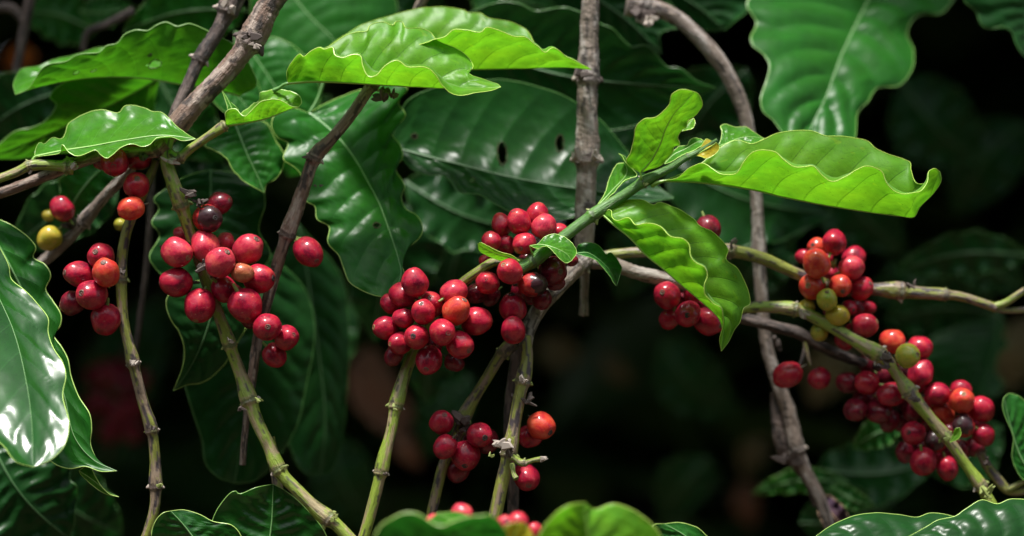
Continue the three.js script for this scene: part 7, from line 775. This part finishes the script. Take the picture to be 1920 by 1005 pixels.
  {"label":"dim leaf behind the ring of the upright stem","name":"coffee_leaf","spec":{"m":[[66.53,1282.4,-180.0],[63.33,1280.8,-178.19],[60.17,1279.18,-176.51],[57.08,1277.51,-175.09],[54.08,1275.76,-174.05],[51.19,1273.93,-173.47],[48.43,1271.99,-173.44],[45.8,1269.94,-174.0],[43.31,1267.76,-175.16],[40.94,1265.46,-176.9],[38.7,1263.04,-179.19],[36.55,1260.52,-181.95],[34.48,1257.92,-185.08],[32.46,1255.25,-188.47],[30.46,1252.54,-192.0]],"l":[[68.22,1274.69,-175.55],[68.03,1270.18,-181.42],[65.5,1267.4,-175.1],[65.13,1262.46,-173.57],[62.45,1260.87,-179.15],[59.57,1258.54,-172.32],[57.67,1255.8,-175.35],[53.98,1255.31,-180.16],[50.71,1253.59,-174.62],[48.02,1252.04,-181.9],[43.48,1252.4,-185.11],[39.54,1251.66,-181.92],[35.74,1251.5,-191.81]],"r":[[58.11,1287.01,-177.5],[53.02,1287.94,-178.51],[47.46,1288.58,-169.79],[42.92,1289.17,-174.22],[40.18,1287.15,-173.48],[36.62,1285.72,-167.8],[34.61,1283.48,-175.41],[33.45,1279.46,-173.48],[30.68,1277.46,-172.28],[30.06,1273.58,-181.77],[29.32,1269.02,-179.1],[28.6,1264.82,-182.57],[29.5,1258.98,-191.9]],"k":"old","low":true,"quilt":1.6}},
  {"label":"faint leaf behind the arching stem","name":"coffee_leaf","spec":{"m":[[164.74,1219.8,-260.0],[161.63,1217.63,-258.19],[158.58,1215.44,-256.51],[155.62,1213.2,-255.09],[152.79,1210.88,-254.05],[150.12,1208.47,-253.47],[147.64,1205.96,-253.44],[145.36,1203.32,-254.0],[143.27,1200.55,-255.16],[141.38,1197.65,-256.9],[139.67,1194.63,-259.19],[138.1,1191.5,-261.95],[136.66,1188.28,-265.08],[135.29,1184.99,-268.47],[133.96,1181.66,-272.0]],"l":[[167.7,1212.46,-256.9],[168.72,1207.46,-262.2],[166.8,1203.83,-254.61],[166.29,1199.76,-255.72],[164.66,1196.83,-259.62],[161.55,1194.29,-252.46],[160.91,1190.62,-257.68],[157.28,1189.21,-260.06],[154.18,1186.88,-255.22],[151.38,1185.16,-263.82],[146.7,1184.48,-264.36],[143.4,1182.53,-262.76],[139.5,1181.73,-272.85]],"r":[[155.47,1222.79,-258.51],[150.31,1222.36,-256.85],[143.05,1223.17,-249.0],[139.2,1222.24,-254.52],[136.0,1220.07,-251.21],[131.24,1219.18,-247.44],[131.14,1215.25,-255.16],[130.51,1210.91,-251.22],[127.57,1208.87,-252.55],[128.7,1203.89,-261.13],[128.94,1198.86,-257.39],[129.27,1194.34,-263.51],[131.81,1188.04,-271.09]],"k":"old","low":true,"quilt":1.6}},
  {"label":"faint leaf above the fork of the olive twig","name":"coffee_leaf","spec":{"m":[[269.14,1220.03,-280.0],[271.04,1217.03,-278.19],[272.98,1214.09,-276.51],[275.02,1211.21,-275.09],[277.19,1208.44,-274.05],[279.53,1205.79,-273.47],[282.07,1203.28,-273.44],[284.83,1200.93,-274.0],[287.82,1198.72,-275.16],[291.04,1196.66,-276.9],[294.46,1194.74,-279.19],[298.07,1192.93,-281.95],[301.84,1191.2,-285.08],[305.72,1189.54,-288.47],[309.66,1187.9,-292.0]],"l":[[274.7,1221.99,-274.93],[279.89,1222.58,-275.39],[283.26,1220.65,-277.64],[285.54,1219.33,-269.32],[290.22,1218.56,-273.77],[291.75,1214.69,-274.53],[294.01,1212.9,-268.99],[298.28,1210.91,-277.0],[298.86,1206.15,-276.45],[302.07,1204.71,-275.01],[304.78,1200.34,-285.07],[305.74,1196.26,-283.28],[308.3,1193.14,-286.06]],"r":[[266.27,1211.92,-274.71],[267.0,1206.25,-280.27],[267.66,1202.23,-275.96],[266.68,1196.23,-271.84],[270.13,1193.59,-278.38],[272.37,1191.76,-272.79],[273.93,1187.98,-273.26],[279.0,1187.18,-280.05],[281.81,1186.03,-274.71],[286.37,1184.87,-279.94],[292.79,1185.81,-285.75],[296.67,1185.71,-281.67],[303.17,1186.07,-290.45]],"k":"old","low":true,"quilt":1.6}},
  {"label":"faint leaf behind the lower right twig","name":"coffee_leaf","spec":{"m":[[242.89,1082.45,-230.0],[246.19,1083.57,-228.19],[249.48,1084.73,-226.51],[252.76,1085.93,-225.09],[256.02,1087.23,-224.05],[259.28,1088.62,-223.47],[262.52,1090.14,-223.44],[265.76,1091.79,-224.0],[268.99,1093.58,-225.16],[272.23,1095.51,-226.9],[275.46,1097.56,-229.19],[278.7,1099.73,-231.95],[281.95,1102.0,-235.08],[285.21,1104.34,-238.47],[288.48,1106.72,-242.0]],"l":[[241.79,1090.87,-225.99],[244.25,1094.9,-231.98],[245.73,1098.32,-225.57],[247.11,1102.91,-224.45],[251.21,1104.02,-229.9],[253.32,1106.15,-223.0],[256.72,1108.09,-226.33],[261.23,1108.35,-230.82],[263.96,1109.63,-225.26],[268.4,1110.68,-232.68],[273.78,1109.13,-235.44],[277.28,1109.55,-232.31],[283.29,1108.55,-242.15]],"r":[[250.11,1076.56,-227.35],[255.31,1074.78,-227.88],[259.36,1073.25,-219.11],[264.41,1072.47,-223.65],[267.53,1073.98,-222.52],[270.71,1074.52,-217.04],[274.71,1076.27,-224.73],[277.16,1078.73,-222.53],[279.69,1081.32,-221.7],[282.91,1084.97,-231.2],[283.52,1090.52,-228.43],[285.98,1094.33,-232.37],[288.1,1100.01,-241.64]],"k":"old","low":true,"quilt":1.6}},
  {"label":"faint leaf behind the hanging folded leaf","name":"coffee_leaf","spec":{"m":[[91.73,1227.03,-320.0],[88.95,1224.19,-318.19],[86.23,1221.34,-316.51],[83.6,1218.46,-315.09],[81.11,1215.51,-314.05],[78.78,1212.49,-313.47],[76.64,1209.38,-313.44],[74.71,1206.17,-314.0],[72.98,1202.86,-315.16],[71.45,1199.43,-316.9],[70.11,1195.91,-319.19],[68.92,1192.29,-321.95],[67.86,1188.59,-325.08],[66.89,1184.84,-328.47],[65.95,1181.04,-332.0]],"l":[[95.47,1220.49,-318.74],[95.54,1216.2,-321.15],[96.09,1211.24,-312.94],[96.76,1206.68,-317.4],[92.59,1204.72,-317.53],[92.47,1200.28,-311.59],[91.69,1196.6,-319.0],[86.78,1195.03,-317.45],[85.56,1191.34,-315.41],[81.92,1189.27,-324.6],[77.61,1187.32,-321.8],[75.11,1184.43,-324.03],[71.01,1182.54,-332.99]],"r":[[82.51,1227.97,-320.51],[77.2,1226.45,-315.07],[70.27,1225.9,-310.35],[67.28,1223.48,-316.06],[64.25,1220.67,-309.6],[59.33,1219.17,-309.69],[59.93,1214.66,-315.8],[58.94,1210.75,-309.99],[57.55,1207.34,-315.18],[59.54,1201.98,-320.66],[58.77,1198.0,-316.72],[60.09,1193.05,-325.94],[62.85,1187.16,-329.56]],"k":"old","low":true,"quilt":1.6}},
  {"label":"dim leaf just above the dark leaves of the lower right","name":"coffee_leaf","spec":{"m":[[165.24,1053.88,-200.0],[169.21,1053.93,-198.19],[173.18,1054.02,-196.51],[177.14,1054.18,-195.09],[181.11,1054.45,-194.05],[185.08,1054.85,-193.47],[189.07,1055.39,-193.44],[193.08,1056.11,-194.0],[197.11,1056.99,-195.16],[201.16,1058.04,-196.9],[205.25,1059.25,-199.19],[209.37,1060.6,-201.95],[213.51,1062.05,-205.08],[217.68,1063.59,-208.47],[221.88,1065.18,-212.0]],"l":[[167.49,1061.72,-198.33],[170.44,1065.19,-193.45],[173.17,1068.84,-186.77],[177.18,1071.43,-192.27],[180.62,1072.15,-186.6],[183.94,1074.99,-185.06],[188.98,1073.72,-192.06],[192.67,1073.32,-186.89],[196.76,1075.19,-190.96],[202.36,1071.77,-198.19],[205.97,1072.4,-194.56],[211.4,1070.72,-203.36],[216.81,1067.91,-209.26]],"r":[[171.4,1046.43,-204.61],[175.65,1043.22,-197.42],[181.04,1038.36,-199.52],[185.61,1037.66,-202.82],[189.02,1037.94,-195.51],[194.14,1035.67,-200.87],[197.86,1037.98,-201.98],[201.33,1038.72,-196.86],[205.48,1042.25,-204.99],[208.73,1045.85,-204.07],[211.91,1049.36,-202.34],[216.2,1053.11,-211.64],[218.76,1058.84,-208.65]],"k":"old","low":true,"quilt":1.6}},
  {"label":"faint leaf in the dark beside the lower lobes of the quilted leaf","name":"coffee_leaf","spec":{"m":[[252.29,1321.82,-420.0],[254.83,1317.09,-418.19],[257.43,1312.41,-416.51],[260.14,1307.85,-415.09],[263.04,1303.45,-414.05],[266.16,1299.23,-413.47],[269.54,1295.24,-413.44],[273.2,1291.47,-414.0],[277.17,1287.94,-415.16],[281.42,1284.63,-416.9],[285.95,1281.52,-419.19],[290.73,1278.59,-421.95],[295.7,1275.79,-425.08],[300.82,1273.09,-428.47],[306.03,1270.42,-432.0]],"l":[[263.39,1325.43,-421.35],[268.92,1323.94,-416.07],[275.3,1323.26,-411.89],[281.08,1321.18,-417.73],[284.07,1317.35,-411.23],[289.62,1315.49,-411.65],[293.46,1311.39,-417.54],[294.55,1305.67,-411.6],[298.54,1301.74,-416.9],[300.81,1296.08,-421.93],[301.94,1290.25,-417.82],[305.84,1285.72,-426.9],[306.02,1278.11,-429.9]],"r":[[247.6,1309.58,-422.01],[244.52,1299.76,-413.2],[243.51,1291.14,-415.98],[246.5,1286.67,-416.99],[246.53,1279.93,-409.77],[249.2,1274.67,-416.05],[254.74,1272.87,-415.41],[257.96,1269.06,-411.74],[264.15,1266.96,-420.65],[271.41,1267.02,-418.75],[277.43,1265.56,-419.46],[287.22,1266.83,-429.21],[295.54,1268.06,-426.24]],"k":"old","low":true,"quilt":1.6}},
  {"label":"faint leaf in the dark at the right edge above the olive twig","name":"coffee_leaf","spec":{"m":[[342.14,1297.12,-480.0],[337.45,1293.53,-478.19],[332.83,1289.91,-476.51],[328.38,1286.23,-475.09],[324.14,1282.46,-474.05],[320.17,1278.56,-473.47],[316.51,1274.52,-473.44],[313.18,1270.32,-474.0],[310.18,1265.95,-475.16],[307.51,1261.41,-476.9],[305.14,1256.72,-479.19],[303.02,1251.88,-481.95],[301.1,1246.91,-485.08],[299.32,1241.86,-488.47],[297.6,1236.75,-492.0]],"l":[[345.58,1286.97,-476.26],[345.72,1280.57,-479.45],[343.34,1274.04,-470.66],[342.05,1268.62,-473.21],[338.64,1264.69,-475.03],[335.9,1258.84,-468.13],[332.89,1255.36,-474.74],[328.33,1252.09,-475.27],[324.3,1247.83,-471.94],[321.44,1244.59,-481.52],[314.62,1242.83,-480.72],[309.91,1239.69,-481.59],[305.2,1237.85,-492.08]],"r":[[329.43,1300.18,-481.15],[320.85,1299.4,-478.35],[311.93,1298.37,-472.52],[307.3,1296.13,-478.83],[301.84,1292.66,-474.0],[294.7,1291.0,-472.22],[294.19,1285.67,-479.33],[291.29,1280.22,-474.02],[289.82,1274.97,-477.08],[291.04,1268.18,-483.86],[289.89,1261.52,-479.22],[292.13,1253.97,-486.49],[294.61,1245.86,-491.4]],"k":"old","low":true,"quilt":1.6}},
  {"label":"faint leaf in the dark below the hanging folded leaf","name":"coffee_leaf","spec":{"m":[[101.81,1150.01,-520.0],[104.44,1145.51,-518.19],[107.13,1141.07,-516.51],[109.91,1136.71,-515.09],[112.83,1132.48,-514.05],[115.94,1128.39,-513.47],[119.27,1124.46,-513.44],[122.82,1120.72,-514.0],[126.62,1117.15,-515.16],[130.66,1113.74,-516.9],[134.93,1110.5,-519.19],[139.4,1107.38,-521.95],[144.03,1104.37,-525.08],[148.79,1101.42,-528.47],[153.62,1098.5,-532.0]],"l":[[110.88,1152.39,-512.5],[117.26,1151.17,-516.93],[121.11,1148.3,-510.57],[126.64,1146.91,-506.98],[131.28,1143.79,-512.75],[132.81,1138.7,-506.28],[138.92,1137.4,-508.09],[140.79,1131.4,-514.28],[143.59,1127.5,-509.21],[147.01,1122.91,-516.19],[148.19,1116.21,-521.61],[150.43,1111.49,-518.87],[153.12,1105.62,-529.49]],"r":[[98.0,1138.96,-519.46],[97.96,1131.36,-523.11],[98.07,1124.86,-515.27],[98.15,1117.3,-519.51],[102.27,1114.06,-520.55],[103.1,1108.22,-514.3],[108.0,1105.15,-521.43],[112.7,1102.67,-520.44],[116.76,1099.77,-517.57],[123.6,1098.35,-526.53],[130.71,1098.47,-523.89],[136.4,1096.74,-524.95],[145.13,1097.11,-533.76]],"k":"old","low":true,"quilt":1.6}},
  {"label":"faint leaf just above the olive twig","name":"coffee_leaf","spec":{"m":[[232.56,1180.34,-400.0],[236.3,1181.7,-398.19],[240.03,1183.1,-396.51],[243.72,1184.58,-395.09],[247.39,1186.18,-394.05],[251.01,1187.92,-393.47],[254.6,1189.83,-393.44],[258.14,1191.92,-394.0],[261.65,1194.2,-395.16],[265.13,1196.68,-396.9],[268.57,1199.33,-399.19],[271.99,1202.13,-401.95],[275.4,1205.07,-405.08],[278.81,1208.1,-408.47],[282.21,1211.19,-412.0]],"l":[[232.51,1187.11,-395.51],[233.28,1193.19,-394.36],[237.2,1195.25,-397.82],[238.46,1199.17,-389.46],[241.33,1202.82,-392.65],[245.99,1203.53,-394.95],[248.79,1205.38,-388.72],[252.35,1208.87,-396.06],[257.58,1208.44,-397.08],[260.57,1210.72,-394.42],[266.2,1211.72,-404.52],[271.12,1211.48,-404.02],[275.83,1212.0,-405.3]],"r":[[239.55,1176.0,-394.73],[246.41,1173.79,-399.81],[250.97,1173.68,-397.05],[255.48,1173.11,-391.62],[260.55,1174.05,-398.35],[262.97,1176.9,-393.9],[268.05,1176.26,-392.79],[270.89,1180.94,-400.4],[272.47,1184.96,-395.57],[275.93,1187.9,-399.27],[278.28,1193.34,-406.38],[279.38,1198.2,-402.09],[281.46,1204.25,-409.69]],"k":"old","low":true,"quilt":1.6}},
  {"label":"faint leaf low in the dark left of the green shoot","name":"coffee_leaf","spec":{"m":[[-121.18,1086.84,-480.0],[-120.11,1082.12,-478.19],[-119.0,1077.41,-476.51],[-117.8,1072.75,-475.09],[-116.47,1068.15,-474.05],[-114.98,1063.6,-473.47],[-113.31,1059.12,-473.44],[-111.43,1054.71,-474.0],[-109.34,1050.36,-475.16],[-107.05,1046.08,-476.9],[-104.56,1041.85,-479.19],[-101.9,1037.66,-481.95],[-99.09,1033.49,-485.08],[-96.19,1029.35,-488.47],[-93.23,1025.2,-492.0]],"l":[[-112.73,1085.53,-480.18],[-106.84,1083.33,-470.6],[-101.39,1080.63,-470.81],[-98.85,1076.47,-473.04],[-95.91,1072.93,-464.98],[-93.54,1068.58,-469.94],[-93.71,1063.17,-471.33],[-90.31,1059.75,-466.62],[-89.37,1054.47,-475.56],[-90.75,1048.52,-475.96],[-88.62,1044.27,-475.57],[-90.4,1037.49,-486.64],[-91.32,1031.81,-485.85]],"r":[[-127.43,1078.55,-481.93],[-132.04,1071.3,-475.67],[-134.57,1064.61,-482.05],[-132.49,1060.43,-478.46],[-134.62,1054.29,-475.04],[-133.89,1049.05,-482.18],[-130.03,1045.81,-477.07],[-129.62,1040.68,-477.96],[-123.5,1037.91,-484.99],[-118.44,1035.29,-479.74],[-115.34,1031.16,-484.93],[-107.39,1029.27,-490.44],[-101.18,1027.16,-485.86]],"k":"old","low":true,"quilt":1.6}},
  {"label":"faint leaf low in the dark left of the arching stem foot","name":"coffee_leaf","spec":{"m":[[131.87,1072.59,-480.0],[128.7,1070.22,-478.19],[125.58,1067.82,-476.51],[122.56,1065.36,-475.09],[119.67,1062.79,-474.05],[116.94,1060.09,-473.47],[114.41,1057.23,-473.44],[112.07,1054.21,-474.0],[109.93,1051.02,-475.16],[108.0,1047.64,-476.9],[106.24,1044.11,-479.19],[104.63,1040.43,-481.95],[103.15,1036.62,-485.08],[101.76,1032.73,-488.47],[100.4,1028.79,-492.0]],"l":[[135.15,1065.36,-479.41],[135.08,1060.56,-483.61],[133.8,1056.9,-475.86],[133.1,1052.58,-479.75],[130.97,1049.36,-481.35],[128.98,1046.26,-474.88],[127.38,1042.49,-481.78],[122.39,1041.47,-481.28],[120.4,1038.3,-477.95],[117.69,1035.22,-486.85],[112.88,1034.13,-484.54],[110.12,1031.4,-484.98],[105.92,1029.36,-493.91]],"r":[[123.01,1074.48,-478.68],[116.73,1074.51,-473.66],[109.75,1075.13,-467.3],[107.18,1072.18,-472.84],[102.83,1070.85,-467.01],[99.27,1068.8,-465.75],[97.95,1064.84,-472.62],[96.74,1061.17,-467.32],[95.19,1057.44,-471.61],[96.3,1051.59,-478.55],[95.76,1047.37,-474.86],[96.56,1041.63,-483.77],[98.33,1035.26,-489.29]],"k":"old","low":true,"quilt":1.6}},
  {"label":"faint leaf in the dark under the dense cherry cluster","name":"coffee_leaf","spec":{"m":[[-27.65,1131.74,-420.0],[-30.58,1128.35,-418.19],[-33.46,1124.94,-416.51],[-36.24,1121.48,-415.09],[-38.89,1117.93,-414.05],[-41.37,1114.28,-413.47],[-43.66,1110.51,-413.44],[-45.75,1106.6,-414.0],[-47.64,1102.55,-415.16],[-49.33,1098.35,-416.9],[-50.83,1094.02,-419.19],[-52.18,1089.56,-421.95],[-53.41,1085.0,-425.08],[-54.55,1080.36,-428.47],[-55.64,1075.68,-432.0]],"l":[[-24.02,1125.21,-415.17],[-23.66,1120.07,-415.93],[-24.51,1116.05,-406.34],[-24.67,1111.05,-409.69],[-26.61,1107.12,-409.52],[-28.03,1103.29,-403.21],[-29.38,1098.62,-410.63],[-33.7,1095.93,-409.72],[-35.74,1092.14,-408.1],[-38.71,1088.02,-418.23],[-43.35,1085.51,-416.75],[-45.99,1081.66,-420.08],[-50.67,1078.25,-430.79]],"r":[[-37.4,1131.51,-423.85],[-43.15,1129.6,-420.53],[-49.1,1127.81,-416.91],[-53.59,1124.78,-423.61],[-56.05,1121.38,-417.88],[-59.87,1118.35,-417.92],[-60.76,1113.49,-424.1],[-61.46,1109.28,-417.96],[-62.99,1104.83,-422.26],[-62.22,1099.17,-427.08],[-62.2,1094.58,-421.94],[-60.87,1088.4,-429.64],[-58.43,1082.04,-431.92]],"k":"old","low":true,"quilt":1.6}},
];

// ---------------------------------------------------------------- the setting: soil, shrub leaves behind, and unseen foliage added to block light
const soil = new THREE.PlaneGeometry(300, 300, 1, 1); soil.rotateX(-Math.PI / 2);
{ const uv = soil.attributes.uv; for (let i = 0; i < uv.count; i++) uv.setXY(i, uv.getX(i) * 150, uv.getY(i) * 150); }
const ground = part('ground', soil, new THREE.MeshStandardMaterial({ map: texture(512, 512, (u, v) => { const n = fbm(u * 9, v * 9, 1) + 0.7 * fbm(u * 40, v * 40, 4); return [0.075 + 0.06 * n, 0.05 + 0.045 * n, 0.032 + 0.03 * n]; }, true), roughness: 1 }), scene);
ground.userData = { kind: 'structure', label: 'dark brown soil under the coffee shrubs', category: 'ground' };

function bushLeaf() {
  const pos = [], idx = [], nt = 9;
  for (let i = 0; i <= nt; i++) { const t = i / nt, w = 0.2 * Math.pow(Math.sin(Math.PI * Math.pow(t, 0.85)), 0.8); for (let j = -2; j <= 2; j++) { const s = j / 2; pos.push(t, -0.12 * t * t + 0.05 * Math.abs(s) + 0.025 * Math.abs(s) * Math.sin(t * 26 + j), w * s * (1 + 0.08 * Math.sin(t * 30 + j))); } }
  for (let i = 0; i < nt; i++) for (let j = 0; j < 4; j++) { const a = i * 5 + j, b = a + 5; idx.push(a, a + 1, b, b, a + 1, b + 1); }
  const g = new THREE.BufferGeometry(); g.setAttribute('position', new THREE.Float32BufferAttribute(pos, 3)); g.setIndex(idx); g.computeVertexNormals(); return g;
}
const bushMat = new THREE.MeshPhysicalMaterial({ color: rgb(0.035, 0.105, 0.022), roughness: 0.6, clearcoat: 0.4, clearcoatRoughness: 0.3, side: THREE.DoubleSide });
function foliage(name, label, boxes) {
  const count = boxes.reduce((a, b) => a + b[6], 0), o = shadows(new THREE.InstancedMesh(bushLeaf(), bushMat, count)); o.name = name;
  let n = 0; const m = new THREE.Matrix4(), q = new THREE.Quaternion(), c = new THREE.Color();
  for (const [x0, x1, y0, y1, z0, z1, k, size] of boxes) for (let i = 0; i < k; i++) {
    q.setFromEuler(new THREE.Euler((rnd() - 0.5) * 2.2, rnd() * 6.28, -0.9 + rnd() * 1.2, 'YXZ'));
    const l = size * (0.7 + 0.6 * rnd()); m.compose(new THREE.Vector3(lerp(x0, x1, rnd()), lerp(y0, y1, rnd()), lerp(z0, z1, rnd())), q, new THREE.Vector3(l, l, l));
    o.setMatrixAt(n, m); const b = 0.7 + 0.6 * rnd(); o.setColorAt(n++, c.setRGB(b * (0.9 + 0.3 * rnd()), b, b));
  }
  o.userData = { kind: 'stuff', label, category: 'foliage' }; scene.add(o);
}
foliage('shrub_and_shade_foliage', 'dense leaves of the coffee shrub behind the branches, with an unseen canopy and sides added to shade them', [
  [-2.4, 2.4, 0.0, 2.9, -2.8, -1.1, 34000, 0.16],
  [-1.6, 1.6, EYE + 0.34, EYE + 1.1, -1.9, -0.14, 17000, 0.14],  // unseen leaf roof, added to shade the background
  [-1.7, -0.55, 0.0, 2.2, -1.9, -0.25, 6000, 0.15], [0.55, 1.7, 0.0, 2.2, -1.9, -0.25, 6000, 0.15],  // unseen side masses, added to keep light out of the hollow
]);
foliage('added_hedge_row', 'unseen row of coffee shrubs behind the lens, added to block the low sky', [[-5, 5, 0, 2.5, 2.3, 3.6, 14000, 0.2]]);  // added out of view to cut off low light from the front

// ---------------------------------------------------------------- build
for (const b of BRANCHES) {
  const g = thing(b.name, b.label, b.category, b.group), f = b.stems[0].p[0];
  g.position.copy(V(f));
  for (const s of b.stems) stem(s, g);
  for (const s of b.bracts || []) bracts(s, g);
  for (const s of b.leaves || []) leaf(s, g);
  for (const s of b.cherries || []) cherry(s, g);
}
for (const l of LEAVES) leaf(l.spec, scene, l);
renderer.render(scene, camera);
